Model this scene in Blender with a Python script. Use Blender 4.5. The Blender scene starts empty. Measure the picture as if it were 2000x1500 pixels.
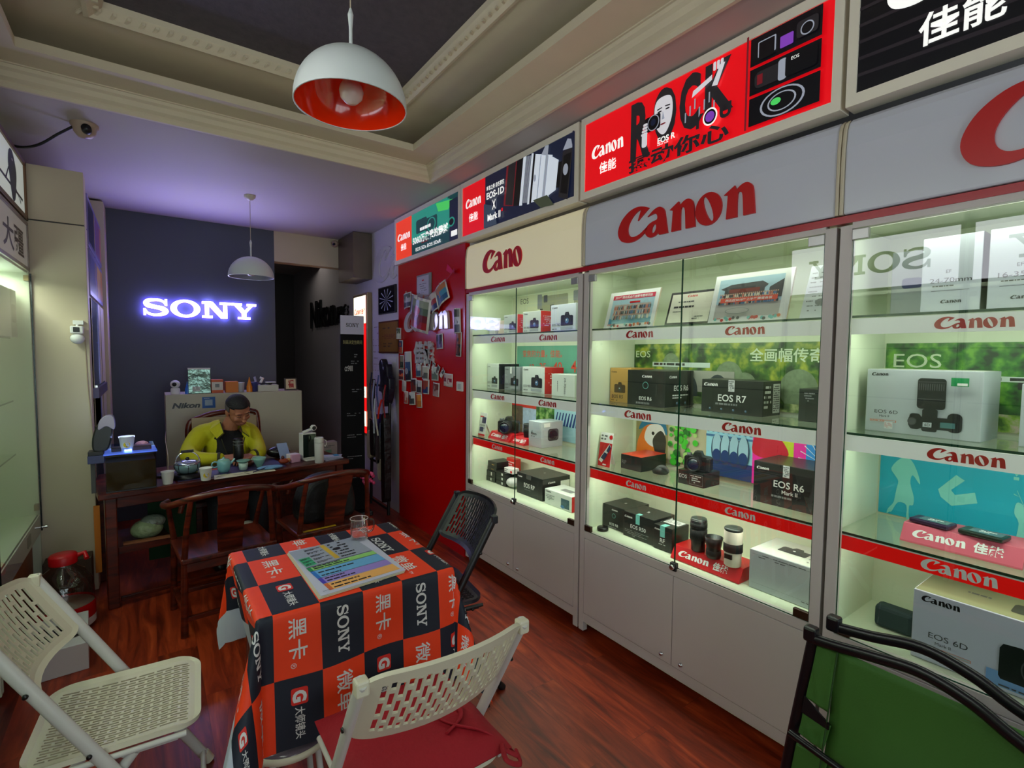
import bpy, bmesh, math, random
from mathutils import Vector, Matrix
random.seed(4)
SC = bpy.context.scene
COL = SC.collection
R = math.radians
# ------------------------------------------------------------------ camera
cd = bpy.data.cameras.new('camera'); cam = bpy.data.objects.new('camera', cd); COL.objects.link(cam)
cd.sensor_fit = 'HORIZONTAL'; cd.sensor_width = 36.0; cd.lens = 985.5 / 2000 * 36.0
cd.clip_start = 0.02; cd.clip_end = 60
cam.matrix_world = Matrix(((0.811492, 0.026656, -0.583756, 0.00), (-0.584300, 0.051773, -0.809884, 0.00), (0.008635, 0.998303, 0.057589, 1.50), (0, 0, 0, 1)))
_m = cam.matrix_world.to_3x3(); _x = _m.col[0].normalized(); _z = _m.col[2].normalized(); _y = _z.cross(_x).normalized(); _x = _y.cross(_z)
cam.matrix_world = Matrix(((_x.x, _y.x, _z.x, 0.0), (_x.y, _y.y, _z.y, 0.0), (_x.z, _y.z, _z.z, 1.5), (0, 0, 0, 1)))
SC.camera = cam
# ------------------------------------------------------------------ world, exposure
SC.view_settings.view_transform = 'Standard'; SC.view_settings.look = 'None'; SC.view_settings.gamma = 1.0
SC.view_settings.use_curve_mapping = False
SC.view_settings.exposure = 0.0
SC.cycles.max_bounces = 10; SC.cycles.transparent_max_bounces = 24; SC.cycles.sample_clamp_indirect = 4.0
SC.cycles.caustics_reflective = False; SC.cycles.caustics_refractive = False
wd = bpy.data.worlds.new('world'); SC.world = wd; wd.use_nodes = True
wd.node_tree.nodes['Background'].inputs[0].default_value = (0.75, 0.85, 1.0, 1); wd.node_tree.nodes['Background'].inputs[1].default_value = 0.6

def area(name, loc, aim, sx, sy, power, col=(1, 1, 1), spread=None, axis=None):
    l = bpy.data.lights.new(name, 'AREA'); l.shape = 'RECTANGLE'; l.size = sx; l.size_y = sy; l.energy = power; l.color = col
    if spread: l.spread = R(spread)
    o = bpy.data.objects.new(name, l); COL.objects.link(o); o.location = loc
    d = Vector(aim) - Vector(loc); o.rotation_euler = d.to_track_quat('-Z', 'Y').to_euler()
    if axis:                                                     # the size_x side runs along this axis
        z = -d.normalized(); x = Vector(axis); x = (x - z * x.dot(z)).normalized(); y = z.cross(x)
        o.rotation_euler = Matrix(((x.x, y.x, z.x), (x.y, y.y, z.y), (x.z, y.z, z.z))).to_euler()
    return o
# daylight through the shop front behind the camera
area('daylight_shop_front', (0.65, -2.75, 1.5), (0.65, 5, 1.2), 2.6, 2.3, 62, (0.86, 0.92, 1.0))
# small linear lamps inside the showcases (under each fascia) and the blue spill of the sign and tank
LED = (0.90, 1.0, 0.84)

# ------------------------------------------------------------------ materials
def lin(c):
    def f(v):
        v = v / 255.0
        return v / 12.92 if v <= 0.04045 else ((v + 0.055) / 1.055) ** 2.4
    return (f(c[0]), f(c[1]), f(c[2]), 1.0)
MATS = {}
def mat(name, rgb=(200, 200, 200), rough=0.5, metal=0.0, spec=0.5, emit=0.0, ecol=None, noise=None, bump=None, coat=0.0):
    if name in MATS: return MATS[name]
    m = bpy.data.materials.new(name); m.use_nodes = True; nt = m.node_tree; b = nt.nodes['Principled BSDF']
    b.inputs['Base Color'].default_value = lin(rgb); b.inputs['Roughness'].default_value = rough; b.inputs['Metallic'].default_value = metal
    b.inputs['Specular IOR Level'].default_value = spec; b.inputs['Coat Weight'].default_value = coat
    if emit:
        b.inputs['Emission Color'].default_value = lin(ecol or rgb); b.inputs['Emission Strength'].default_value = emit
    if noise or bump:
        tc = nt.nodes.new('ShaderNodeTexCoord')
    if noise:
        sc_, amt = noise
        n = nt.nodes.new('ShaderNodeTexNoise'); n.inputs['Scale'].default_value = sc_; n.inputs['Detail'].default_value = 5
        nt.links.new(tc.outputs['Object'], n.inputs['Vector'])
        mx = nt.nodes.new('ShaderNodeMix'); mx.data_type = 'RGBA'
        c = lin(rgb); mx.inputs[6].default_value = tuple(min(1, v * (1 + amt)) for v in c[:3]) + (1,); mx.inputs[7].default_value = tuple(v * (1 - amt) for v in c[:3]) + (1,)
        nt.links.new(n.outputs['Fac'], mx.inputs[0]); nt.links.new(mx.outputs[2], b.inputs['Base Color'])
        if emit: nt.links.new(mx.outputs[2], b.inputs['Emission Color'])
    if bump:
        sc_, st = bump
        n2 = nt.nodes.new('ShaderNodeTexNoise'); n2.inputs['Scale'].default_value = sc_; n2.inputs['Detail'].default_value = 4
        nt.links.new(tc.outputs['Object'], n2.inputs['Vector'])
        bp = nt.nodes.new('ShaderNodeBump'); bp.inputs['Strength'].default_value = st; bp.inputs['Distance'].default_value = 0.01
        nt.links.new(n2.outputs['Fac'], bp.inputs['Height']); nt.links.new(bp.outputs['Normal'], b.inputs['Normal'])
    MATS[name] = m
    return m
def glass(name, tint=(0.93, 0.97, 0.95), refl=1.0, rough=0.0, f0=0.07):
    if name in MATS: return MATS[name]
    m = bpy.data.materials.new(name); m.use_nodes = True; nt = m.node_tree; nt.nodes.clear()
    o = nt.nodes.new('ShaderNodeOutputMaterial'); t = nt.nodes.new('ShaderNodeBsdfTransparent'); g = nt.nodes.new('ShaderNodeBsdfGlossy')
    t.inputs[0].default_value = tint + (1,); g.inputs['Roughness'].default_value = rough; g.inputs['Color'].default_value = (refl, refl, refl, 1)
    lw = nt.nodes.new('ShaderNodeLayerWeight'); lw.inputs['Blend'].default_value = 0.5
    pw = nt.nodes.new('ShaderNodeMath'); pw.operation = 'POWER'; pw.inputs[1].default_value = 5.0
    mu = nt.nodes.new('ShaderNodeMath'); mu.operation = 'MULTIPLY_ADD'; mu.inputs[1].default_value = 0.9; mu.inputs[2].default_value = f0
    mx = nt.nodes.new('ShaderNodeMixShader')
    nt.links.new(lw.outputs['Facing'], pw.inputs[0]); nt.links.new(pw.outputs[0], mu.inputs[0]); nt.links.new(mu.outputs[0], mx.inputs[0])
    nt.links.new(t.outputs[0], mx.inputs[1]); nt.links.new(g.outputs[0], mx.inputs[2]); nt.links.new(mx.outputs[0], o.inputs[0])
    MATS[name] = m
    return m
def wood(name, c1, c2, scale=(1, 12, 12), rough=0.35, detail=6, dist=1.5):
    if name in MATS: return MATS[name]
    m = bpy.data.materials.new(name); m.use_nodes = True; nt = m.node_tree; b = nt.nodes['Principled BSDF']
    tc = nt.nodes.new('ShaderNodeTexCoord'); mp = nt.nodes.new('ShaderNodeMapping'); mp.inputs['Scale'].default_value = scale
    n = nt.nodes.new('ShaderNodeTexNoise'); n.inputs['Scale'].default_value = 2.5; n.inputs['Detail'].default_value = detail; n.inputs['Distortion'].default_value = dist
    r = nt.nodes.new('ShaderNodeValToRGB'); r.color_ramp.elements[0].color = lin(c1); r.color_ramp.elements[0].position = .32
    r.color_ramp.elements[1].color = lin(c2); r.color_ramp.elements[1].position = .68
    nt.links.new(tc.outputs['Object'], mp.inputs[0]); nt.links.new(mp.outputs[0], n.inputs['Vector']); nt.links.new(n.outputs['Fac'], r.inputs[0])
    nt.links.new(r.outputs[0], b.inputs['Base Color']); b.inputs['Roughness'].default_value = rough
    MATS[name] = m
    return m
def floor_mat():
    m = bpy.data.materials.new('laminate_planks'); m.use_nodes = True; nt = m.node_tree; b = nt.nodes['Principled BSDF']
    tc = nt.nodes.new('ShaderNodeTexCoord'); mp = nt.nodes.new('ShaderNodeMapping'); mp.inputs['Rotation'].default_value = (0, 0, R(90))
    br = nt.nodes.new('ShaderNodeTexBrick'); br.inputs['Scale'].default_value = 1.0; br.inputs['Brick Width'].default_value = 1.25; br.inputs['Row Height'].default_value = 0.165
    br.inputs['Mortar Size'].default_value = 0.0012; br.inputs['Mortar Smooth'].default_value = 0.3; br.offset = 0.37
    br.inputs['Color1'].default_value = (0.1, 0.1, 0.1, 1); br.inputs['Color2'].default_value = (0.9, 0.9, 0.9, 1); br.inputs['Mortar'].default_value = (0.0, 0.0, 0.0, 1)
    nt.links.new(tc.outputs['Object'], mp.inputs[0]); nt.links.new(mp.outputs[0], br.inputs['Vector'])
    mp2 = nt.nodes.new('ShaderNodeMapping'); mp2.inputs['Scale'].default_value = (9.0, 1.1, 1)
    nt.links.new(tc.outputs['Object'], mp2.inputs[0])
    add = nt.nodes.new('ShaderNodeVectorMath'); add.operation = 'ADD'
    sc_ = nt.nodes.new('ShaderNodeVectorMath'); sc_.operation = 'SCALE'; sc_.inputs['Scale'].default_value = 7.0
    nt.links.new(br.outputs['Color'], sc_.inputs[0]); nt.links.new(mp2.outputs[0], add.inputs[0]); nt.links.new(sc_.outputs[0], add.inputs[1])
    n = nt.nodes.new('ShaderNodeTexNoise'); n.inputs['Scale'].default_value = 1.6; n.inputs['Detail'].default_value = 9; n.inputs['Distortion'].default_value = 1.4; n.inputs['Roughness'].default_value = 0.62
    nt.links.new(add.outputs[0], n.inputs['Vector'])
    r = nt.nodes.new('ShaderNodeValToRGB'); e = r.color_ramp.elements
    e[0].position = .30; e[0].color = lin((84, 24, 10)); e[1].position = .72; e[1].color = lin((196, 84, 42)); x = e.new(.48); x.color = lin((138, 46, 20)); x = e.new(.60); x.color = lin((166, 62, 28))
    nt.links.new(n.outputs['Fac'], r.inputs[0])
    mx = nt.nodes.new('ShaderNodeMix'); mx.data_type = 'RGBA'; mx.blend_type = 'MULTIPLY'; mx.inputs[0].default_value = 1
    rr = nt.nodes.new('ShaderNodeMapRange'); rr.inputs[3].default_value = 0.62; rr.inputs[4].default_value = 1.12
    sep = nt.nodes.new('ShaderNodeSeparateColor'); nt.links.new(br.outputs['Color'], sep.inputs[0]); nt.links.new(sep.outputs[0], rr.inputs[0])
    nt.links.new(r.outputs[0], mx.inputs[6]); nt.links.new(rr.outputs[0], mx.inputs[7]); nt.links.new(mx.outputs[2], b.inputs['Base Color'])
    b.inputs['Roughness'].default_value = 0.33; b.inputs['Specular IOR Level'].default_value = 0.45
    bp = nt.nodes.new('ShaderNodeBump'); bp.inputs['Strength'].default_value = .25; bp.inputs['Distance'].default_value = 0.002
    nt.links.new(n.outputs['Fac'], bp.inputs['Height']); nt.links.new(bp.outputs[0], b.inputs['Normal'])
    return m
def foliage_mat(name, a, b_, c_, scale=40, emit=0):
    if name in MATS: return MATS[name]
    m = bpy.data.materials.new(name); m.use_nodes = True; nt = m.node_tree; b = nt.nodes['Principled BSDF']
    tc = nt.nodes.new('ShaderNodeTexCoord'); n = nt.nodes.new('ShaderNodeTexNoise'); n.inputs['Scale'].default_value = scale; n.inputs['Detail'].default_value = 8
    r = nt.nodes.new('ShaderNodeValToRGB'); e = r.color_ramp.elements; e[0].position = .36; e[0].color = lin(a); e[1].position = .66; e[1].color = lin(c_); x = e.new(.5); x.color = lin(b_)
    nt.links.new(tc.outputs['Object'], n.inputs['Vector']); nt.links.new(n.outputs['Fac'], r.inputs[0]); nt.links.new(r.outputs[0], b.inputs['Base Color']); b.inputs['Roughness'].default_value = .4
    if emit:
        nt.links.new(r.outputs[0], b.inputs['Emission Color']); b.inputs['Emission Strength'].default_value = emit
    MATS[name] = m
    return m

WHITE = mat('white_laminate', (205, 196, 192), .38, noise=(3, .04))
CREAM = mat('cream_board', (204, 192, 168), .5, noise=(2, .05))
INNER = mat('showcase_inner_panel', (216, 224, 198), .45)
RED = mat('signal_red', (200, 12, 22), .4)
REDW = mat('red_wall_board', (200, 6, 8), .24, noise=(2, .05))
LOGO = mat('logo_red', (200, 8, 14), .35)
BLACK = mat('black_plastic', (16, 16, 18), .38)
BLK2 = mat('black_card', (32, 34, 34), .34, noise=(6, .1))
GREYB = mat('grey_card', (186, 190, 194), .45)
PAPER = mat('white_paper', (232, 232, 230), .6)
INK = mat('black_ink', (22, 22, 24), .5)
DGREY = mat('dark_grey', (70, 70, 72), .5)
MGREY = mat('mid_grey', (130, 132, 134), .5)
SILVER = mat('silver_metal', (200, 200, 200), .25, 1.0)
CHROME = mat('chrome', (225, 225, 225), .12, 1.0)
GLASS = glass('showcase_glass', (0.935, 0.985, 0.955), .95)
GLASSE = mat('glass_edge_green', (14, 66, 46), .15)
MAHOG = wood('mahogany', (48, 14, 8), (112, 38, 18), (1.5, 1.5, 9), .28)
MAHOGX = wood('mahogany_board', (44, 14, 10), (104, 36, 20), (9, 1.2, 9), .3)
BLUEGR = mat('blue_grey_print', (70, 110, 150), .5)
LENSGL = mat('lens_glass_blue', (20, 30, 70), .05, 0, 1.0, coat=1.0)

# ------------------------------------------------------------------ objects
WM = {}
def thing(name, label, cat, loc=(0, 0, 0), rz=0.0, group=None, rx=0.0, ry=0.0):
    o = bpy.data.objects.new(name, None); COL.objects.link(o); o.location = loc; o.rotation_euler = (rx, ry, rz); o.empty_display_size = .05
    o['label'] = label; o['category'] = cat
    if group: o['group'] = group
    from mathutils import Euler
    WM[o] = Matrix.Translation(Vector(loc)) @ Euler((rx, ry, rz)).to_matrix().to_4x4()
    return o
def tag(o, label, cat, group=None, kind=None):
    o['label'] = label; o['category'] = cat
    if group: o['group'] = group
    if kind: o['kind'] = kind
    return o
def struct(o, label=None):
    o['kind'] = 'structure'
    if label: o['label'] = label
    return o
class MB:
    def __init__(s): s.v = []; s.f = []; s.m = []; s.sm = []; s.mats = []
    def mi(s, m):
        if m not in s.mats: s.mats.append(m)
        return s.mats.index(m)
    def face(s, pts, m, smooth=False):
        b = len(s.v); s.v += [tuple(p) for p in pts]; s.f.append(tuple(range(b, b + len(pts)))); s.m.append(s.mi(m)); s.sm.append(smooth); return s
    def mesh(s, vs, fs, m, smooth=False):
        b = len(s.v); s.v += [tuple(p) for p in vs]; k = s.mi(m)
        for f in fs: s.f.append(tuple(b + i for i in f)); s.m.append(k); s.sm.append(smooth)
        return s
    def box(s, x0, y0, z0, x1, y1, z1, m):
        if x0 > x1: x0, x1 = x1, x0
        if y0 > y1: y0, y1 = y1, y0
        if z0 > z1: z0, z1 = z1, z0
        vs = [(x0, y0, z0), (x1, y0, z0), (x1, y1, z0), (x0, y1, z0), (x0, y0, z1), (x1, y0, z1), (x1, y1, z1), (x0, y1, z1)]
        return s.mesh(vs, [(0, 3, 2, 1), (4, 5, 6, 7), (0, 1, 5, 4), (1, 2, 6, 5), (2, 3, 7, 6), (3, 0, 4, 7)], m)
    def hexa(s, p, m):
        return s.mesh(p, [(0, 3, 2, 1), (4, 5, 6, 7), (0, 1, 5, 4), (1, 2, 6, 5), (2, 3, 7, 6), (3, 0, 4, 7)], m)
    def prism(s, pts, axis, a0, a1, m, smooth=False):
        n = len(pts)
        def P(u, v, w): return {'x': (w, u, v), 'y': (u, w, v), 'z': (u, v, w)}[axis]
        vs = [P(u, v, a0) for u, v in pts] + [P(u, v, a1) for u, v in pts]
        fs = [tuple(range(n))[::-1], tuple(range(n, 2 * n))] + [(i, (i + 1) % n, n + (i + 1) % n, n + i) for i in range(n)]
        return s.mesh(vs, fs, m, smooth)
    def tube(s, pts, r, m, n=10, cap=True, closed=False, flat=None):
        pts = [Vector(p) for p in pts]; N = len(pts); rs = r if isinstance(r, (list, tuple)) else [r] * N
        rings = []; up = None
        for i, p in enumerate(pts):
            if closed: t = pts[(i + 1) % N] - pts[i - 1]
            else: t = pts[min(i + 1, N - 1)] - pts[max(i - 1, 0)]
            t.normalize()
            if up is None:
                up = Vector((0, 0, 1)) if abs(t.z) < .9 else Vector((0, 1, 0))
            a = t.cross(up)
            if a.length < 1e-5: a = t.orthogonal()
            a.normalize(); b_ = a.cross(t).normalized(); up = b_
            fx, fy = flat or (1, 1)
            rings.append([p + a * (math.cos(2 * math.pi * k / n) * rs[i] * fx) + b_ * (math.sin(2 * math.pi * k / n) * rs[i] * fy) for k in range(n)])
        vs = [q for g in rings for q in g]; fs = []
        for i in range(N if closed else N - 1):
            j = (i + 1) % N
            for k in range(n): fs.append((i * n + k, i * n + (k + 1) % n, j * n + (k + 1) % n, j * n + k))
        s.mesh(vs, fs, m, True)
        if cap and not closed:
            s.face(rings[0], m); s.face(rings[-1][::-1], m)
        return s
    def lathe(s, prof, c, m, n=28, axis='z', smooth=True, cap=True):
        cx, cy, cz = c; vs = []
        for r_, h in prof:
            for k in range(n):
                a = 2 * math.pi * k / n; u, v = r_ * math.cos(a), r_ * math.sin(a)
                vs.append({'z': (cx + u, cy + v, cz + h), 'y': (cx + u, cy + h, cz + v), 'x': (cx + h, cy + u, cz + v)}[axis])
        fs = []
        for i in range(len(prof) - 1):
            for k in range(n): fs.append((i * n + k, i * n + (k + 1) % n, (i + 1) * n + (k + 1) % n, (i + 1) * n + k))
        s.mesh(vs, fs, m, smooth)
        if cap:
            if prof[0][0] > 1e-5: s.face(vs[:n], m)
            if prof[-1][0] > 1e-5: s.face(vs[-n:], m)
        return s
    def ball(s, c, r, m, n=14, k=9):
        rx, ry, rz = r if isinstance(r, (tuple, list)) else (r, r, r); vs = []
        for i in range(k + 1):
            t = math.pi * i / k
            for j in range(n):
                a = 2 * math.pi * j / n; vs.append((c[0] + rx * math.sin(t) * math.cos(a), c[1] + ry * math.sin(t) * math.sin(a), c[2] + rz * math.cos(t)))
        fs = [(i * n + j, (i + 1) * n + j, (i + 1) * n + (j + 1) % n, i * n + (j + 1) % n) for i in range(k) for j in range(n)]
        return s.mesh(vs, fs, m, True)
    def build(s, name, parent=None, local=False, bevel=0, seg=2, fixn=True, label=None, solid=0, loc=None, sub=0):
        vs = s.v
        if parent is not None and not local:
            inv = WM[parent].inverted(); vs = [tuple(inv @ Vector(p)) for p in vs]
        off = None
        if parent is None and loc is not None:
            off = Vector(loc); vs = [tuple(Vector(p) - off) for p in vs]
        me = bpy.data.meshes.new(name); me.from_pydata(vs, [], s.f)
        for m_ in s.mats: me.materials.append(m_)
        me.polygons.foreach_set('material_index', s.m); me.polygons.foreach_set('use_smooth', s.sm); me.update()
        if fixn:
            bm = bmesh.new(); bm.from_mesh(me); bmesh.ops.remove_doubles(bm, verts=bm.verts, dist=1e-6) if fixn == 'weld' else None
            bmesh.ops.recalc_face_normals(bm, faces=bm.faces); bm.to_mesh(me); bm.free()
        o = bpy.data.objects.new(name, me); COL.objects.link(o)
        if off is not None: o.location = off
        if parent is not None: o.parent = parent; WM[o] = WM[parent].copy()
        else: WM[o] = Matrix.Translation(off) if off is not None else Matrix()
        if bevel:
            b = o.modifiers.new('bevel', 'BEVEL'); b.width = bevel; b.segments = seg; b.limit_method = 'ANGLE'; b.angle_limit = R(40)
        if solid:
            b = o.modifiers.new('solid', 'SOLIDIFY'); b.thickness = solid
        if sub:
            b = o.modifiers.new('sub', 'SUBSURF'); b.levels = sub; b.render_levels = sub
        if label: o['label'] = label
        return o

# ------------------------------------------------------------------ lettering
def tmesh(splines_groups, extrude=0):
    """closed outlines (outer + holes per group) -> (verts, faces)"""
    V, F = [], []
    for g in splines_groups:
        c = bpy.data.curves.new('outline', 'CURVE'); c.dimensions = '2D'; c.fill_mode = 'BOTH'; c.extrude = extrude
        for pts in g:
            sp = c.splines.new('POLY'); sp.points.add(len(pts) - 1)
            for i, p in enumerate(pts): sp.points[i].co = (p[0], p[1], 0, 1)
            sp.use_cyclic_u = True
        o = bpy.data.objects.new('outline', c); COL.objects.link(o)
        me = bpy.data.meshes.new_from_object(o.evaluated_get(bpy.context.evaluated_depsgraph_get()))
        b = len(V); V += [tuple(v.co) for v in me.vertices]; F += [tuple(b + i for i in p.vertices) for p in me.polygons]
        bpy.data.objects.remove(o); bpy.data.curves.remove(c); bpy.data.meshes.remove(me)
    return V, F
_TC = {}
def text_geo(s, bold=0.0, extrude=0.0, shear=0.0, space=1.0):
    k = (s, bold, extrude, shear, space)
    if k in _TC: return _TC[k]
    c = bpy.data.curves.new('lettering', 'FONT'); c.body = s; c.size = 1; c.offset = bold; c.extrude = extrude; c.shear = shear; c.space_character = space; c.resolution_u = 3
    o = bpy.data.objects.new('lettering', c); COL.objects.link(o)
    me = bpy.data.meshes.new_from_object(o.evaluated_get(bpy.context.evaluated_depsgraph_get()))
    V = [tuple(v.co) for v in me.vertices]; F = [tuple(p.vertices) for p in me.polygons]
    bpy.data.objects.remove(o); bpy.data.curves.remove(c); bpy.data.meshes.remove(me)
    _TC[k] = (V, F); return _TC[k]
def cat(pts, n=5, corners=()):
    """Catmull-Rom through closed points; indices in corners stay sharp"""
    N = len(pts); out = []
    for i in range(N):
        p1, p2 = pts[i], pts[(i + 1) % N]
        p0 = pts[i - 1] if i not in corners else p1
        p3 = pts[(i + 2) % N] if (i + 1) % N not in corners else p2
        for k in range(n):
            t = k / n; t2 = t * t; t3 = t2 * t
            out.append(tuple(.5 * (2 * p1[j] + (p2[j] - p0[j]) * t + (2 * p0[j] - 5 * p1[j] + 4 * p2[j] - p3[j]) * t2 + (3 * p1[j] - p0[j] - 3 * p2[j] + p3[j]) * t3) for j in (0, 1)))
    return out
def ell(cx, cy, rx, ry, n=28, rot=0):
    return [(cx + rx * math.cos(a) * math.cos(rot) - ry * math.sin(a) * math.sin(rot), cy + rx * math.cos(a) * math.sin(rot) + ry * math.sin(a) * math.cos(rot)) for a in [2 * math.pi * i / n for i in range(n)]]
def ribbon(pts, ws):
    P = cat_open(pts, 6); W = []
    for i in range(len(ws) - 1):
        for k in range(6): W.append(ws[i] + (ws[i + 1] - ws[i]) * k / 6)
    W.append(ws[-1]); L, Rr = [], []
    for i, p in enumerate(P):
        a = P[max(i - 1, 0)]; b = P[min(i + 1, len(P) - 1)]; dx, dy = b[0] - a[0], b[1] - a[1]; l = math.hypot(dx, dy) or 1
        nx, ny = -dy / l, dx / l; w = W[i] / 2
        L.append((p[0] + nx * w, p[1] + ny * w)); Rr.append((p[0] - nx * w, p[1] - ny * w))
    return L + Rr[::-1]
def cat_open(pts, n=6):
    out = []
    N = len(pts)
    for i in range(N - 1):
        p0 = pts[max(i - 1, 0)]; p1 = pts[i]; p2 = pts[i + 1]; p3 = pts[min(i + 2, N - 1)]
        for k in range(n):
            t = k / n; t2 = t * t; t3 = t2 * t
            out.append(tuple(.5 * (2 * p1[j] + (p2[j] - p0[j]) * t + (2 * p0[j] - 5 * p1[j] + 4 * p2[j] - p3[j]) * t2 + (3 * p1[j] - p0[j] - 3 * p2[j] + p3[j]) * t3) for j in range(len(p1))))
    out.append(tuple(pts[-1])); return out
def rrect(u0, v0, u1, v1, r=.01, n=5):
    o = []
    for cx, cy, a0 in ((u1 - r, v1 - r, 0), (u0 + r, v1 - r, 90), (u0 + r, v0 + r, 180), (u1 - r, v0 + r, 270)):
        for k in range(n + 1): a = R(a0 + 90 * k / n); o.append((cx + r * math.cos(a), cy + r * math.sin(a)))
    return o
def quads(pts, ws):
    o = ribbon(pts, ws); n = len(o) // 2; L, Q = o[:n], o[n:][::-1]
    return [[L[i], Q[i], Q[i + 1], L[i + 1]] for i in range(n - 1)]
def canon_groups():
    C = cat([(1.06, .86), (.92, .93), (.68, .98), (.42, .92), (.18, .74), (.04, .50), (.02, .28), (.12, .08), (.32, -.02), (.56, -.03), (.80, .06), (.98, .22), (1.04, .34), (.92, .25), (.76, .15), (.60, .11), (.46, .14), (.37, .26), (.36, .44), (.44, .62), (.58, .78), (.72, .86), (.80, .85), (.70, .56)], 4, (0, 12, 22, 23))
    A = cat([(1.02, .60), (1.22, .76), (1.40, .80), (1.53, .70), (1.58, .50), (1.66, 0), (1.40, 0), (1.38, .07), (1.24, -.01), (1.10, -.02), (.98, .08), (.96, .22), (1.05, .36), (1.20, .43), (1.32, .46), (1.33, .56), (1.28, .63), (1.18, .64)], 4, (0, 5, 6, 7))
    Ah = ell(1.23, .21, .07, .13, 16, -.3)
    def n_(x): return cat([(x, .62), (x + .26, .80), (x + .30, .68), (x + .42, .78), (x + .55, .80), (x + .66, .70), (x + .70, .5), (x + .74, 0), (x + .48, 0), (x + .45, .50), (x + .40, .60), (x + .33, .56), (x + .33, 0), (x + .07, 0), (x + .10, .56), (x + .08, .60)], 3, (0, 1, 2, 7, 8, 12, 13, 15))
    O = [ell(2.78, .385, .34, .43, 28), ell(2.78, .385, .085, .36, 20, .33)]
    return [[C], [A, Ah], [n_(1.70)], O, [n_(3.16)]]
def sx(groups, k): return [[[(x * k, y) for x, y in pl] for pl in g] for g in groups]
CANON = sx(canon_groups(), 1.2); CANON_W = 3.90 * 1.2
def sony_groups():
    S = [[q] for q in quads([(1.22, .66), (1.10, .84), (.86, .93), (.62, .93), (.36, .88), (.22, .73), (.34, .59), (.70, .51), (1.04, .43), (1.22, .28), (1.08, .13), (.80, .06), (.54, .06), (.30, .15), (.17, .34)], [.1, .12, .14, .15, .2, .28, .26, .22, .26, .28, .2, .15, .14, .12, .1])] + [[[(1.17, .60), (1.30, .60), (1.30, .99), (1.17, .99)]], [[(.08, .01), (.21, .01), (.21, .40), (.08, .40)]]]
    O = [[ell(2.25, .5, .80, .53, 40), ell(2.25, .5, .46, .38, 36)]]
    b = 3.15
    N = [[[(b, .86), (b + .52, .86), (b + .60, 1), (b, 1)]], [[(b + .16, .05), (b + .38, .05), (b + .38, .95), (b + .16, .95)]], [[(b, 0), (b + .58, 0), (b + .58, .14), (b, .14)]], [[(b + .16, 1), (b + .60, 1), (b + 1.42, 0), (b + 1.06, 0)]], [[(b + 1.20, 0), (b + 1.42, 0), (b + 1.42, .95), (b + 1.20, .95)]], [[(b + 1.0, .86), (b + 1.62, .86), (b + 1.62, 1), (b + 1.0, 1)]]]
    c = 4.82
    Y = [[[(c, .86), (c + .62, .86), (c + .62, 1), (c, 1)]], [[(c + .92, .86), (c + 1.48, .86), (c + 1.48, 1), (c + .92, 1)]], [[(c + .10, .95), (c + .44, .95), (c + .86, .45), (c + .62, .38)]], [[(c + 1.14, .95), (c + 1.36, .95), (c + .86, .38), (c + .72, .48)]], [[(c + .62, .05), (c + .88, .05), (c + .88, .50), (c + .62, .50)]], [[(c + .38, 0), (c + 1.12, 0), (c + 1.12, .14), (c + .38, .14)]]]
    return S + O + N + Y
SONYG = sony_groups(); SONY_W = 6.3
_GC = {}
def logo_geo(which, extrude=0):
    k = (which, extrude)
    if k not in _GC: _GC[k] = tmesh({'canon': CANON, 'sony': SONYG, 'cano': CANON[:4]}[which], extrude)
    return _GC[k]
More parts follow.
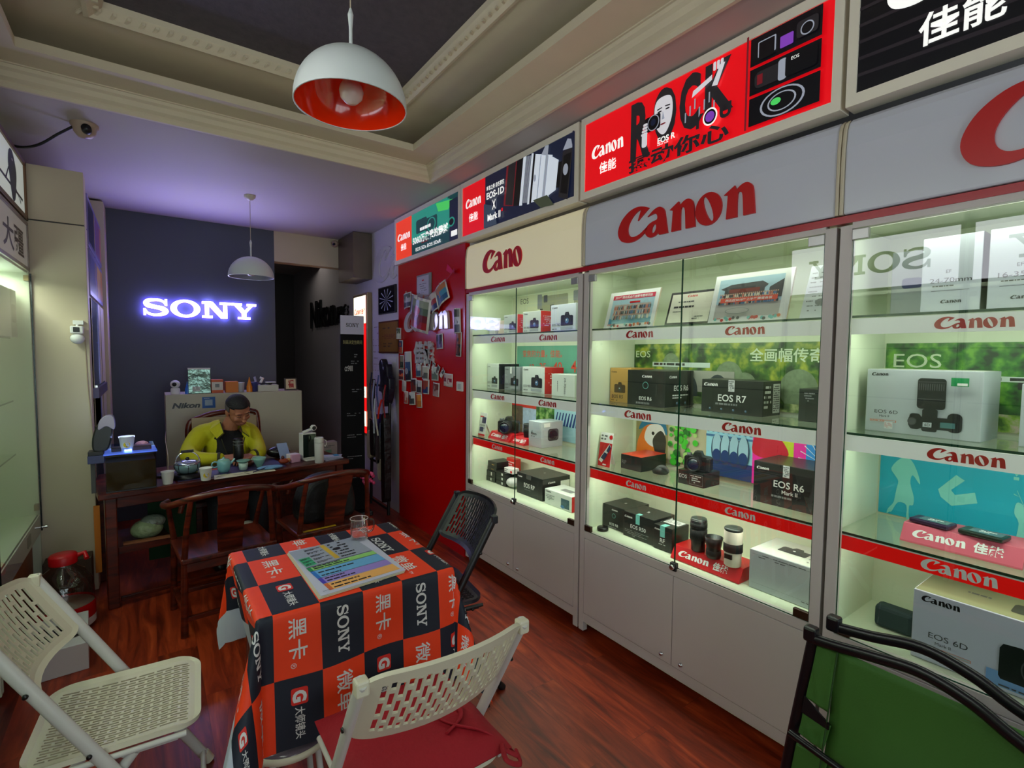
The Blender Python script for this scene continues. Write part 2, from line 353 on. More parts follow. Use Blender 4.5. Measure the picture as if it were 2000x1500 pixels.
class Dec(MB):
    """flat print on a plane: O + U*u + V*v, lifted a hair per layer"""
    def __init__(s, O, U, V, lift=.0006, step=.0003):
        MB.__init__(s); s.O = Vector(O); s.U = Vector(U).normalized(); s.V = Vector(V).normalized(); s.N = s.U.cross(s.V); s.L = lift; s.step = step
    def P(s, u, v): return s.O + s.U * u + s.V * v + s.N * s.L
    def poly(s, pts, m): 
        s.face([s.P(*p) for p in pts], m); s.L += s.step; return s
    def geo(s, g, u, v, k, m, ky=None, rot=0, kz=None):
        ky = ky or k; c, q = math.cos(rot), math.sin(rot)
        vs = []
        for p in g[0]:
            a, b = p[0] * k, p[1] * ky; w = s.P(u + a * c - b * q, v + a * q + b * c)
            if p[2]: w = w + s.N * p[2] * (kz or k)
            vs.append(w)
        s.mesh(vs, g[1], m); s.L += s.step; return s
    def rect(s, u0, v0, u1, v1, m): return s.poly([(u0, v0), (u1, v0), (u1, v1), (u0, v1)], m)
    def rr(s, u0, v0, u1, v1, r, m): return s.poly(rrect(u0, v0, u1, v1, r), m)
    def ell(s, cx, cy, rx, ry, m, rot=0, n=24): return s.poly(ell(cx, cy, rx, ry, n, rot), m)
    def text(s, t, u, v, h, m, w=None, bold=0.0, align='l', shear=0, rot=0, ext=0):
        g = text_geo(t, bold, ext, shear); xs = [p[0] for p in g[0]]; x0, x1 = min(xs), max(xs)
        cap = .92 if ord(t[0]) > 0x2e00 else .70
        ky = h / cap; k = w / (x1 - x0) if w else ky
        a = -x0 * k
        if align == 'c': a = -(x0 + x1) / 2 * k
        if align == 'r': a = -x1 * k
        return s.geo(g, u + a * math.cos(rot), v + a * math.sin(rot) + (h * .08 if cap == .92 else 0), k, m, ky, rot, kz=1)
    def canon(s, u, v, w, m, h=None, rot=0, ext=0):
        return s.geo(logo_geo('canon', ext), u, v, w / CANON_W, m, (h or w / CANON_W), rot, kz=1)
    def sony(s, u, v, w, m, h=None, rot=0, ext=0):
        return s.geo(logo_geo('sony', ext), u, v, w / SONY_W, m, (h or w / SONY_W), rot, kz=1)
    def tri(s, pts, m): return s.geo(tmesh([[pts]]), 0, 0, 1, m)
    def scribble(s, u0, v0, u1, v1, rows, m, seed=1, fill=.8, hh=.5):
        """small print lines as short word blocks"""
        rg = random.Random(seed); dv = (v1 - v0) / rows
        for i in range(rows):
            u = u0; vv = v1 - (i + 1) * dv + dv * (1 - hh) / 2
            end = u0 + (u1 - u0) * (1 if i < rows - 1 else .6)
            while u < end:
                w = (u1 - u0) * rg.uniform(.04, .16); w = min(w, end - u)
                if rg.random() < fill: s.face([s.P(u, vv), s.P(u + w, vv), s.P(u + w, vv + dv * hh), s.P(u, vv + dv * hh)], m)
                u += w + (u1 - u0) * .02
        s.L += s.step; return s
def cam_print(d, u, v, s, body=BLACK, ring=DGREY, gl=BLUEGR):
    """printed camera picture, front view, width s, lower-left at (u, v)"""
    d.poly([(u, v + .05 * s), (u + .03 * s, v), (u + .97 * s, v), (u + s, v + .06 * s), (u + s, v + .5 * s), (u + .93 * s, v + .56 * s), (u + .72 * s, v + .56 * s), (u + .64 * s, v + .74 * s), (u + .38 * s, v + .74 * s), (u + .31 * s, v + .57 * s), (u + .25 * s, v + .6 * s), (u + .04 * s, v + .58 * s), (u, v + .5 * s)], body)
    d.rect(u + .42 * s, v + .62 * s, u + .60 * s, v + .67 * s, ring)
    d.ell(u + .52 * s, v + .27 * s, .27 * s, .27 * s, ring); d.ell(u + .52 * s, v + .27 * s, .25 * s, .25 * s, body); d.ell(u + .52 * s, v + .27 * s, .16 * s, .16 * s, ring); d.ell(u + .52 * s, v + .27 * s, .145 * s, .145 * s, gl)
    d.ell(u + .49 * s, v + .31 * s, .05 * s, .04 * s, PAPER)
    return d
# ================================================================== ROOM
XF = 1.861          # front plane of the red-brand showcases on the right
FLOOR = floor_mat()
m = MB(); m.box(-1.2, -2.6, -.05, 2.5, 8.6, 0, FLOOR); struct(m.build('floor'))
CEIL = mat('ceiling_paint', (186, 178, 172), .7, noise=(1.5, .03))
WALLPAPER = mat('dark_ceiling_wallpaper', (78, 72, 78), .75, noise=(22, .35), bump=(30, .4))
TX0, TX1, TY0, TY1 = -.67, 1.66, -1.3, 3.32
m = MB()
for a in ((-1.2, TY1, 2.5, 8.6), (-1.2, -2.6, 2.5, TY0), (-1.2, TY0, TX0, TY1), (TX1, TY0, 2.5, TY1)):
    m.face([(a[0], a[1], 2.72), (a[2], a[1], 2.72), (a[2], a[3], 2.72), (a[0], a[3], 2.72)], CEIL)
struct(m.build('ceiling', fixn=False))
m = MB(); m.box(TX0 - .1, TY0 - .1, 3.0, TX1 + .1, TY1 + .1, 3.03, WALLPAPER); struct(m.build('ceiling_tray_wallpaper'))
def ring(m, prof, mt, x0=TX0, x1=TX1, y0=TY0, y1=TY1):
    for (r0, z0), (r1, z1) in zip(prof, prof[1:]):
        a0, a1 = x0 + r0 * (1.22 if r0 > .3 else 1), x0 + r1 * (1.22 if r1 > .3 else 1)
        A = [(a0, y0 + r0, z0), (x1 - r0, y0 + r0, z0), (x1 - r0, y1 - r0, z0), (a0, y1 - r0, z0)]
        B = [(a1, y0 + r1, z1), (x1 - r1, y0 + r1, z1), (x1 - r1, y1 - r1, z1), (a1, y1 - r1, z1)]
        for i in range(4): m.face([A[i], A[(i + 1) % 4], B[(i + 1) % 4], B[i]], mt)
PLASTER = mat('plaster_moulding', (214, 202, 176), .6, noise=(9, .05), bump=(14, .15))
m = MB(); ring(m, [(-.012, 2.72), (-.012, 2.712), (.004, 2.712), (.012, 2.728), (.012, 2.738), (.03, 2.752), (.038, 2.775), (.052, 2.785), (.056, 2.80), (.066, 2.80), (.066, 2.806), (.24, 2.806), (.24, 2.848), (.225, 2.848), (.225, 2.82), (-.03, 2.82), (-.03, 2.955), (.40, 2.955)], PLASTER)
struct(m.build('trim_1', fixn=False))
m = MB(); ring(m, [(.395, 2.955), (.395, 2.942), (.41, 2.938), (.425, 2.950), (.45, 2.975), (.455, 3.0)], PLASTER)
# raised leaf pattern along the inner moulding
for side in range(4):
    L = (TY1 - TY0 - .9) if side in (0, 2) else (TX1 - TX0 - .9); n = int(L / .05)
    for i in range(n):
        t = .45 + L * (i + .5) / n
        c = {0: (TX1 - .425, TY0 + t), 2: (TX0 + .5185, TY0 + t), 1: (TX0 + t, TY1 - .425), 3: (TX0 + t, TY0 + .425)}[side]
        a, b = (1, 0) if side in (0, 2) else (0, 1); w, q = .012, .02
        s_ = 1 if side in (0, 3) else -1
        def pt(u, v, z): return (c[0] + a * u * s_ + b * v, c[1] + b * u * s_ + a * v, z)
        m.hexa([pt(-.022, -q, 2.942), pt(-.022, -q + w, 2.942), pt(.022, q, 2.956), pt(.022, q - w, 2.956), pt(-.022, -q, 2.952), pt(-.022, -q + w, 2.952), pt(.022, q, 2.968), pt(.022, q - w, 2.968)], PLASTER)
struct(m.build('trim_2', fixn=False))
NAVY = mat('dark_blue_grey_paint', (80, 86, 98), .6, noise=(1.3, .06))
m = MB(); m.box(-.95, 5.57, 0, 1.055, 5.69, 2.72, NAVY); struct(m.build('wall_back'))
CREAMW = mat('cream_wall_paint', (204, 190, 164), .6, noise=(1.5, .06))
m = MB(); m.box(1.055, 5.57, 2.42, 1.885, 5.70, 2.72, CREAMW); struct(m.build('trim_3'))
WHW = mat('white_wall_paint', (206, 202, 206), .6, noise=(1.2, .06))
m = MB(); m.box(1.885, 4.36, 0, 2.02, 8.6, 2.72, WHW); struct(m.build('wall_right'))
m = MB(); m.box(2.30, -2.6, 0, 2.42, 4.37, 2.72, WHW); m.box(1.90, 3.17, 0, 2.30, 4.37, 2.71, WHW); struct(m.build('wall_right_behind_showcases'))
area('backroom_fill', (1.5, 6.9, 2.6), (1.7, 6.6, .5), .8, .8, .8, (1, .9, .8))  # added fill lamp without a fixture, lifts the dim back room wall
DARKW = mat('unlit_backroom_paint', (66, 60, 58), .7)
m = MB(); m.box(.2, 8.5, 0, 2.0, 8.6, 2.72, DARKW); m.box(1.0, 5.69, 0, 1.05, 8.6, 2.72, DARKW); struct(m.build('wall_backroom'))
m = MB(); m.box(-1.05, -2.6, 0, -.95, 5.6, 2.72, mat('brown_wall_paint', (96, 78, 66), .7)); struct(m.build('wall_left'))
m = MB(); m.box(-.95, -2.70, 2.35, 2.4, -2.60, 2.72, CREAMW); m.box(-.95, -2.7, 0, -.55, -2.6, 2.35, CREAMW); m.box(1.88, -2.7, 0, 2.4, -2.6, 2.35, CREAMW); struct(m.build('wall_front'))
m = MB(); m.box(-.55, -2.66, .02, 1.88, -2.65, 2.35, GLASS)
for x in (-.55, .05, .64, 1.26, 1.85): m.box(x, -2.67, 0, x + .035, -2.63, 2.35, SILVER)
struct(m.build('window_1'))
# end pillar of the left showcases
m = MB(); m.box(-.95, 4.04, 0, -.29, 4.16, 2.255, CREAMW); m.box(-.95, 4.04, 2.262, -.29, 4.16, 2.575, CREAMW)
m.box(-.95, 4.045, 2.255, -.293, 4.155, 2.262, DGREY); struct(m.build('pillar', bevel=.003))
m = MB(); m.box(-.95, 5.30, 0, -.262, 5.568, 2.705, CREAMW); struct(m.build('pillar_back_corner'))

# ================================================================== SHOWCASES ON THE RIGHT
def front(X, Yl, z): return (X, Yl, z), (0, -1, 0), (0, 0, 1)      # a decal plane that faces the room (-X)
def showcase(label, y0, y1, split, hdr_mat, logo, glass_door=True, lock=True):
    t = thing('display_cabinet', label, 'cabinet', (XF, (y0 + y1) / 2, 0), group=None)
    a, b = y0 + .006, y1 - .006
    w = .034
    m = MB(); X0, X1 = XF, XF + .03                                   # frame
    m.box(X0, a, .02, X1, a + w, 1.93, WHITE); m.box(X0, b - w, .02, X1, b, 1.93, WHITE)
    m.box(X0 + .001, a + w, 1.918, X1, b - w, 1.938, WHITE); m.box(X0 + .001, a + w, .53, X1, b - w, .566, WHITE)
    m.box(X0 + .001, a + w, .072, X1, b - w, .118, WHITE)
    m.box(XF + .03, a, .06, 2.27, a + .012, 1.96, INNER); m.box(XF + .03, b - .012, .06, 2.27, b, 1.96, INNER)
    m.box(2.255, a, .06, 2.27, b, 1.96, INNER); m.box(XF + .03, a, .548, 2.26, b, .564, INNER); m.box(XF + .03, a, 1.94, 2.26, b, 1.96, INNER)
    m.box(XF + .10, a + .012, .002, XF + .12, b - .012, .072, mat('grey_kickboard', (120, 108, 100), .5)); m.box(XF + .02, a + .012, .055, 2.26, b - .012, .070, INNER)
    m.build('cabinet_body', t)
    mid = (a + b) / 2
    for i, (p, q) in enumerate(((a + w + .002, mid - .0015), (mid + .0015, b - w - .002))):
        m = MB(); m.box(XF - .001, p, .121, XF + .016, q, .527, WHITE); d = m.build('cabinet_door', t, bevel=.0015)
        yk = (q - .05 if i == 0 else p + .05)
        m = MB(); m.lathe([(.009, 0), (.009, -.006), (.0065, -.007), (.0065, -.011), (0, -.011)], (XF - .001, yk, .15), CHROME, 16, 'x'); m.build('door_lock', d)
    for k, z in enumerate((1.64, 1.25, .91)):                          # glass shelves with fascia
        m = MB(); m.box(XF + .045, a + .014, z - .008, 2.25, b - .014, z, GLASS); m.box(XF + .0445, a + .014, z - .008, XF + .0455, b - .014, z, GLASSE)
        sh = m.build('glass_shelf', t, fixn=False)
        fm = mat('red_fascia', (222, 8, 8), .35, emit=.32) if k == 2 else mat('white_fascia', (236, 240, 232), .4, emit=.20)  # emission added to both fascias, standing in for light through them
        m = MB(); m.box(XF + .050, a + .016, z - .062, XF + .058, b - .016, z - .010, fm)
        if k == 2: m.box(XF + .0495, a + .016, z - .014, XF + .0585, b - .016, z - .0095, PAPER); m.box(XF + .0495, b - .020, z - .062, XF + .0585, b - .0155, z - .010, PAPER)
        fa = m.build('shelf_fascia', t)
        lm = PAPER if k == 2 else LOGO
        for u, w_ in (((.25 if k < 2 else .27, .165 if k < 2 else .125), (.775 if k < 2 else .80, .165 if k < 2 else .13)) if split else ((.245, .175), (.80, .175))):
            d = Dec(*front(XF + .05, b, z - .062), lift=.002); d.canon(u, .010, w_, lm, .036 if w_ > .14 else .030); d.build('lettering', fa, fixn=False)
    for z, pw_ in ((1.935, 1.7 if logo == 'cano' else .9), (1.628, 2.0), (1.238, 2.0 if split else 1.3), (.898, 2.0 if split else .8)):   # slim lamps behind the fascias
        m = MB(); m.box(XF + .060, a + .06, z - .008, XF + .072, b - .06, z - .001, mat('led_strip', (255, 255, 235), emit=3.0)); m.build('led_strip', t)
        area('showcase_lamp', (XF + .085, mid, z - .012), (XF + .17, mid, z - .3), (b - a) - .14, .02, pw_, LED, None, (0, 1, 0))
    # glass doors
    if split: spans = ((a + w + .003, mid - .002), (mid + .002, b - w - .003))
    else: spans = ((a + w + .003, b - w - .003),)
    for i, (p, q) in enumerate(spans):
        m = MB(); m.face([(XF + .006, p, .568), (XF + .006, q, .568), (XF + .006, q, 1.915), (XF + .006, p, 1.915)], GLASS)
        for yy in (p, q): m.box(XF + .005, yy - .0012, .568, XF + .008, yy + .0012, 1.915, GLASSE)
        m.box(XF + .005, p, .567, XF + .008, q, .5695, GLASSE)
        g = m.build('glass_door', t, fixn=False)
        far = (i == len(spans) - 1)
        for zz, col, hh in ((1.880, mat('hinge_cover', (172, 172, 168), .3, .6), .034), (.572, mat('dark_hinge', (70, 48, 36), .35, .5), .03)):
            m = MB(); yy = (q - .045, q + .002) if far else (p - .002, p + .05)
            m.box(XF - .004, yy[0], zz, XF + .012, yy[1], zz + hh, col); m.build('hinge', g, bevel=.002)
    if split and lock:
        m = MB(); m.box(XF - .008, mid - .016, .553, XF + .012, mid + .016, .590, BLACK); m.lathe([(.012, 0), (.012, -.012), (.005, -.013), (0, -.013)], (XF - .008, mid, .572), CHROME, 14, 'x'); m.build('glass_lock', t, bevel=.003)
    # red strip and bulging header sign
    m = MB(); m.box(XF - .002, y0, 1.938, XF + .03, y1, 1.962, mat('dark_red_strip', (176, 8, 30), .25)); m.build('red_strip', t)
    prof = [(XF + .03, 1.966), (XF - .004, 1.966)] + [(XF - .004 - .002 * math.sin(math.pi * k / 14), 1.966 + .27 * k / 14) for k in range(1, 12)] + [(XF + .002, 2.24), (XF + .012, 2.262), (XF + .03, 2.278)]
    m = MB(); n = len(prof)
    r = .045; pts = []
    # face outline with rounded upper corners, thin white side rims
    m.prism([(p[1], p[0]) for p in prof][::-1] if False else prof, 'y', y0 + .012, y1 - .012, hdr_mat)
    hs = m.build('header_sign', t, bevel=.006)
    m = MB()
    for yy in (y0 + .001, y1 - .012): m = MB(); m.prism([(q[0] - .004 if q[0] < XF + .02 else q[0], q[1]) for q in prof], 'y', yy, yy + .011, CREAM); m.build('header_side_rim', t, bevel=.003)
    if logo:
        d = Dec(*front(XF - .0055, y1, 1.966), lift=.001)
        if logo == 'cano': d.geo(logo_geo('cano', .006), .235, .082, .118, LOGO, .145, kz=1)
        elif logo == 'canon': d.geo(logo_geo('canon', .008), .245, .070, .145, LOGO, .152, kz=1)
        else: d.geo(logo_geo('canon', .008), .30, .055, .17, LOGO, .20, kz=1)
        d.build('logo_lettering', hs, fixn=False)
    return t
HG = mat('header_white_acrylic', (212, 214, 228), .12, noise=(3, .02)); HC = mat('header_cream_acrylic', (232, 222, 186), .3, noise=(3, .03), emit=.28)  # emission added to the cream header face to brighten it
showcase('white glass-fronted showcase in the middle bay under the grey-white sign, with two glass doors', .745, 1.95, True, HG, 'canon')
showcase('white showcase beside the red wall board under the cream sign missing its last letter', 1.95, 3.155, True, HC, 'cano')
showcase('white showcase at the right edge of the photo behind the green folding chair', -.46, .745, False, HG, 'big')

# ================================================================== ADVERT LIGHT BOXES
def E(name, rgb, e=.9, **k): return mat(name, rgb, .3, emit=e, **k)
def lightbox(label, y0, y1, paint, d0=.085):
    t = thing('light_box', label, 'illuminated sign', (XF, (y0 + y1) / 2, 2.30), group=None)
    X = XF - .018; m = MB(); b = .036
    FR = mat('light_box_frame', (250, 242, 224), .5, noise=(5, .05))
    m.box(X, y0, 2.302, XF + .05, y1, 2.302 + b, FR); m.box(X, y0, 2.71 - b, XF + .05, y1, 2.71, FR)
    m.box(X, y0, 2.302 + b, XF + .05, y0 + b * .8, 2.71 - b, FR); m.box(X, y1 - b * .8, 2.302 + b, XF + .05, y1, 2.71 - b, FR)
    m.build('frame', t)
    L = y1 - y0 - 2 * b * .8; H = .408 - 2 * b
    m = MB(); m.box(X + .006, y0 + b * .8, 2.302 + b, X + .012, y1 - b * .8, 2.71 - b, E('light_box_film_dark', (34, 34, 44), .35)); m.build('panel', t)
    d = Dec(*front(X + .006, y1 - b * .8, 2.302 + b), lift=.0008, step=.0004)
    paint(d, L, H); d.build('printed_film', t, fixn=False)
    return t
ER = E('lit_red_film', (232, 12, 24), .6); EW = E('lit_white_film', (236, 236, 232), .85); ED = E('lit_charcoal', (42, 40, 44), .35); EG = E('lit_grey', (150, 156, 170), .6)
EO = E('lit_orange_red', (226, 60, 34), .8); EL = E('lit_pale_grey', (196, 204, 214), .75); EB = E('lit_black', (16, 16, 22), .2); ET = E('lit_teal', (40, 150, 128), .6); ETD = E('lit_dark_teal', (22, 70, 72), .5)
EP = E('lit_violet', (120, 60, 170), .7); EGN = E('lit_green_spot', (70, 190, 90), .8); ENV = E('lit_navy', (26, 34, 60), .4); ESK = E('lit_pale_skin', (200, 198, 204), .75); EDR = E('lit_dark_red', (120, 26, 36), .5)
def paint3(d, L, H):
    d.rect(0, 0, L, H, ER)
    d.canon(.045, .15, .21, EW, .062); d.text('佳能', .10, .065, .052, EW, bold=.02)
    x0 = .30; h = H
    # big letters R O C K made of charcoal shapes
    def letter(s, u, w, v=.13, hh=.20): d.text(s, u, v, hh, ED, w=w, bold=.045)
    letter('R', x0, .115, .075, .235); letter('O', x0 + .135, .115, .11, .20); letter('C', x0 + .265, .10, .115, .20); letter('K', x0 + .385, .125, .13, .185)
    # generic model with a camera: hair, face, features
    u = x0 + .185; v = .225
    d.poly([(p[0] * .052 + u, p[1] * .082 + v + .006) for p in ell(0, 0, 1.05, 1.12, 24)], ED)
    d.poly([(p[0] + u, p[1] + v - .012) for p in cat([(-.046, .052), (-.048, .0), (-.036, -.05), (-.008, -.084), (.018, -.078), (.042, -.03), (.046, .03), (.03, .068), (-.02, .074)], 4)], ESK)
    for q in (-1, 1): d.ell(u + q * .021, v + .004, .011, .0035, EB); d.poly([(u + q * .034, v + .012), (u + q * .008, v + .016), (u + q * .008, v + .020), (u + q * .034, v + .018)], EB)
    d.poly([(u - .002, v), (u + .007, v - .034), (u - .007, v - .034)], EG); d.ell(u, v - .054, .014, .0035, EDR)
    d.rr(u - .10, v - .065, u - .014, v + .0, .01, EB); d.ell(u - .052, v - .032, .032, .034, EG); d.ell(u - .052, v - .032, .028, .030, EB); d.ell(u - .052, v - .030, .014, .015, ENV)
    for i in range(4): d.rr(u - .118 + i * .004, v - .072 + i * .013, u - .082, v - .061 + i * .013, .005, ESK)
    d.rr(u - .112, v - .125, u - .082, v - .066, .01, ESK)
    # a raised arm crossing the last letters
    d.poly([(x0 + .33, .22), (x0 + .42, .255), (x0 + .42, .275), (x0 + .335, .245)], ESK); d.poly([(x0 + .42, .23), (x0 + .455, .30), (x0 + .475, .30), (x0 + .445, .225)], ESK)
    for i in range(3): d.rr(x0 + .425 + i * .016, .285, x0 + .437 + i * .016, .318, .004, ESK)
    for i in range(7): d.rect(x0 + .30 + i * .022, .13 + (i % 3) * .02, x0 + .306 + i * .022, .17 + (i % 3) * .02, EG)
    d.text('EOS R', x0 + .165, .088, .024, EW, bold=.03); d.scribble(x0 + .165, .078, x0 + .26, .085, 1, EW, 3)
    d.text('Y', x0 + .335, .086, .050, ED, bold=.05); d.ell(x0 + .42, .112, .032, .034, EW); d.ell(x0 + .42, .112, .026, .028, EB); d.ell(x0 + .42, .112, .020, .020, EP); d.text('U', x0 + .462, .088, .050, ED, bold=.05)
    d.text('撼动你心', x0 + .005, .004, .070, ED, w=.50, bold=.03)
    # three product pictures
    a = L - .275; b = L - .03
    for k, (v0, v1) in enumerate(((.012, .112), (.122, .215), (.225, .324))): d.rect(a, v0, b, v1, EB)
    d.ell(a + .12, .062, .078, .048, EG); d.ell(a + .12, .062, .07, .043, EB); d.ell(a + .12, .062, .05, .032, EG); d.ell(a + .12, .062, .044, .028, EB); d.ell(a + .10, .067, .018, .012, EGN)
    d.rr(a + .02, .138, a + .12, .196, .02, ED); d.rr(a + .105, .132, a + .135, .204, .01, EG); d.rr(a + .13, .135, a + .235, .205, .01, EB); d.rect(a + .03, .15, a + .05, .185, EDR); d.text('EOS', a + .15, .185, .011, EW)
    d.rr(a + .03, .245, a + .095, .30, .004, EG); d.rr(a + .034, .235, a + .09, .296, .004, EB); d.rr(a + .11, .24, a + .155, .28, .004, EP); d.rr(a + .165, .245, a + .235, .30, .012, ED); d.ell(a + .20, .268, .022, .022, EG); d.ell(a + .20, .268, .018, .018, EB)
    d.rect(a - .012, 0, a - .004, H, EDR)
def paint2(d, L, H):
    d.rect(0, 0, .295, H, ER); d.canon(.04, .185, .20, EW, .062); d.text('佳能', .085, .085, .055, EW, bold=.02)
    d.rect(.295, 0, L, H, ENV)
    # long white telephoto lens on a camera, angled
    def Q(a, b): c, s = math.cos(-.16), math.sin(-.16); return (.82 + (a * c - b * s) * .98, .185 + (a * s + b * c) * 1.12)
    def band(a0, a1, h0, h1, m): d.poly([Q(a0, -h0), Q(a1, -h1), Q(a1, h1), Q(a0, h0)], m)
    band(-.30, -.18, .125, .13, EDR); band(-.28, -.20, .12, .125, ED); band(-.19, -.12, .13, .128, EB); band(-.125, -.095, .13, .13, EL); band(-.097, -.04, .12, .118, ED)
    for i in range(5): band(-.094 + i * .011, -.088 + i * .011, .119, .118, EG)
    band(-.04, -.02, .128, .126, EL); band(-.02, .0, .124, .12, EB); band(0, .16, .12, .10, EL); band(.05, .058, .11, .108, EG); band(.10, .125, .106, .10, EG)
    band(.16, .22, .092, .07, EL); band(.22, .25, .06, .06, EB); band(.25, .33, .105, .12, ED); band(.262, .32, .085, .095, EB)
    d.poly([Q(.06, .11), Q(.09, .15), Q(.12, .15), Q(.12, .10)], EG); d.poly([Q(.25, .11), Q(.28, .16), Q(.31, .155), Q(.33, .115)], EG)
    d.poly([Q(.02, -.11), Q(.10, -.15), Q(.22, -.14), Q(.15, -.09)], E('lit_olive', (70, 78, 60), .4)); d.ell(*Q(.29, .02), .02, .03, EG); d.ell(*Q(.02, .0), .012, .02, EG)
    d.poly([(L - .012, 0), (L, 0), (L, H), (L - .012, H)], ENV); d.poly([(.295, 0), (.45, 0), (.42, .12), (.295, .16)], E('lit_slate', (60, 74, 92), .5))
    d.text('瞬息之美 自在掌控', .33, .235, .028, EW, w=.20, bold=.02); d.text('EOS-1D', .33, .180, .040, EW, w=.20, bold=.03)
    d.rect(.39, .098, .448, .165, EG); d.rect(.392, .100, .446, .163, ENV); d.text('X', .398, .104, .054, EW, w=.042, bold=.03); d.text('Mark II', .345, .038, .040, EW, w=.15, bold=.03); d.rect(.505, .066, .522, .086, ER)
def paint1(d, L, H):
    d.rect(0, 0, .33, H, EO); d.canon(.03, .165, .265, EW, .062); d.text('佳能', .10, .075, .055, EW, bold=.02)
    d.rect(.33, 0, L, H, ETD); d.poly([(.33, H), (L * .86, H), (L * .8, .12), (.33, .10)], ET)
    d.rr(.42, .16, .62, .27, .02, ETD); d.rr(.60, .12, .80, .25, .02, ETD); d.ell(.70, .19, .075, .055, ET); d.ell(.70, .19, .06, .045, ETD); d.rr(.83, .10, 1.0, .32, .01, ET); d.poly([(.78, .33), (1.06, .30), (.98, .24), (.82, .26)], EGN)
    d.rect(1.0, .0, L, .30, ENV); d.ell(1.03, .14, .05, .035, ET); d.ell(1.03, .14, .035, .024, EB)
    d.scribble(.50, .17, .82, .20, 1, EW, 5, 1, .8); d.text('5060万像素的震撼', .36, .085, .050, EW, w=.62, bold=.03); d.scribble(.53, .062, .72, .082, 1, EDR, 6, 1); d.text('EOS 5Ds EOS 5DsR', .42, .020, .026, EW, w=.45, bold=.02)
    d.rect(1.03, .03, 1.12, .07, EW)
def paint4(d, L, H):
    d.rect(0, 0, L, H, EB)
    for i in range(5): d.poly([(0, .05 + i * .05), (L, .0 + i * .06), (L, .02 + i * .06), (0, .06 + i * .05)], E('lit_smoke', (44, 38, 44), .3))
    d.canon(.07, .20, .62, EW, .13); d.text('佳能', .155, .065, .088, EW, bold=.02)
lightbox('lit advert box with red left end and giant camera-ad letters, above the middle showcase', .75, 1.965, paint3)
lightbox('lit advert box with white telephoto lens picture beside a red panel, above the cream sign', 1.985, 3.21, paint2)
lightbox('lit advert box with teal camera picture, above the red wall board', 3.215, 4.40, paint1)
lightbox('black advert box with pale lettering at the upper right corner', -.465, .735, paint4)
# ================================================================== GOODS IN THE SHOWCASES
def pbox(label, xf, yl, z, w, d, h, body, front=None, side=None, top=None, rz=0.0, group=None, cat_='box', name='camera_box', bev=.002):
    t = thing(name, label, cat_, (xf, yl, z + .0005), R(-90 + rz), group)
    m = MB(); m.box(0, 0, 0, w, d, h, body); m.build('carton', t, local=True, bevel=bev)
    for nm, fn, (O, U, V), a in (('front_print', front, ((0, 0, 0), (1, 0, 0), (0, 0, 1)), (w, h)), ('side_print', side, ((w, 0, 0), (0, 1, 0), (0, 0, 1)), (d, h)), ('top_print', top, ((0, 0, h), (1, 0, 0), (0, 1, 0)), (w, d))):
        if fn:
            dd = Dec(O, U, V); fn(dd, *a); dd.build(nm, t, local=True, fixn=False)
    return t
LG = mat('box_silver_grey', (176, 182, 188), .4); GOLD = mat('box_gold_card', (196, 150, 78), .42, noise=(8, .05)); GOLD2 = mat('gold_dark_print', (84, 58, 30), .5)
STK = mat('hatched_seal', (200, 202, 204), .4); TEAL = mat('teal_seal', (120, 196, 190), .3); ORG = mat('orange_print', (222, 110, 50), .5); GRN = mat('green_sticker', (18, 140, 78), .4)
def black_front(name, sub=1, brand='l', ts=.16, seal=False, ring=False, tu=.5, tv=.30):
    def f(d, w, h):
        if brand == 'l': d.canon(.04 * w, h * .80, w * .24, PAPER)
        else: d.canon(.40 * w, h * .80, w * .26, PAPER)
        d.text(name, w * tu, h * tv, h * ts, PAPER, align='c', bold=.012)
        if sub: d.scribble(w * .25, h * (tv - .12), w * .85, h * (tv - .05), 1, MGREY, 7, 1, .8)
        if ring: d.ell(w * .5, h * .58, h * .10, h * .10, TEAL); d.ell(w * .5, h * .58, h * .085, h * .085, BLK2)
        if seal: d.rect(w * .46, h * .66, w * .56, h * 1.0, STK); d.scribble(w * .465, h * .68, w * .555, h * .98, 5, DGREY, 3, .7)
    return f
def brand_top(d, w, l): d.text('R', w * .46, l * .45, .018, PAPER)
# --- middle bay, second shelf
def f(d, w, h):
    d.canon(.01, h * .86, w * .26, GOLD2); d.rect(w * .85, h * .80, w * .93, h * .92, GOLD2); cam_print(d, w * .22, h * .28, w * .52, GOLD2, BLACK, DGREY); d.text('EOS R5', w * .12, h * .12, .018, GOLD2, bold=.02); d.scribble(w * .1, h * .03, w * .6, h * .08, 1, GOLD2, 4)
pbox('golden tan camera box at the far left of the forest-poster shelf', 2.05, 1.925, 1.25, .148, .18, .185, GOLD, f)
def f(d, w, h):
    black_front('EOS R6', 1, 'c', .10, ring=True, tv=.16)(d, w, h); d.rect(w * .78, h * .30, w * .785, h * .62, MGREY)
pbox('black camera box with ring outline between the tan box and the wide black box', 2.015, 1.770, 1.25, .235, .225, .178, BLK2, f, lambda d, w, h: (d.canon(.03, h * .80, w * .26, PAPER), d.text('EOS R6', w * .3, h * .45, .026, PAPER, bold=.015), d.scribble(w * .25, h * .22, w * .8, h * .36, 2, PAPER, 5, 1, .5), [cam_print(d, w * (.3 + k * .28), h * .04, w * .2, BLACK) for k in range(2)]))
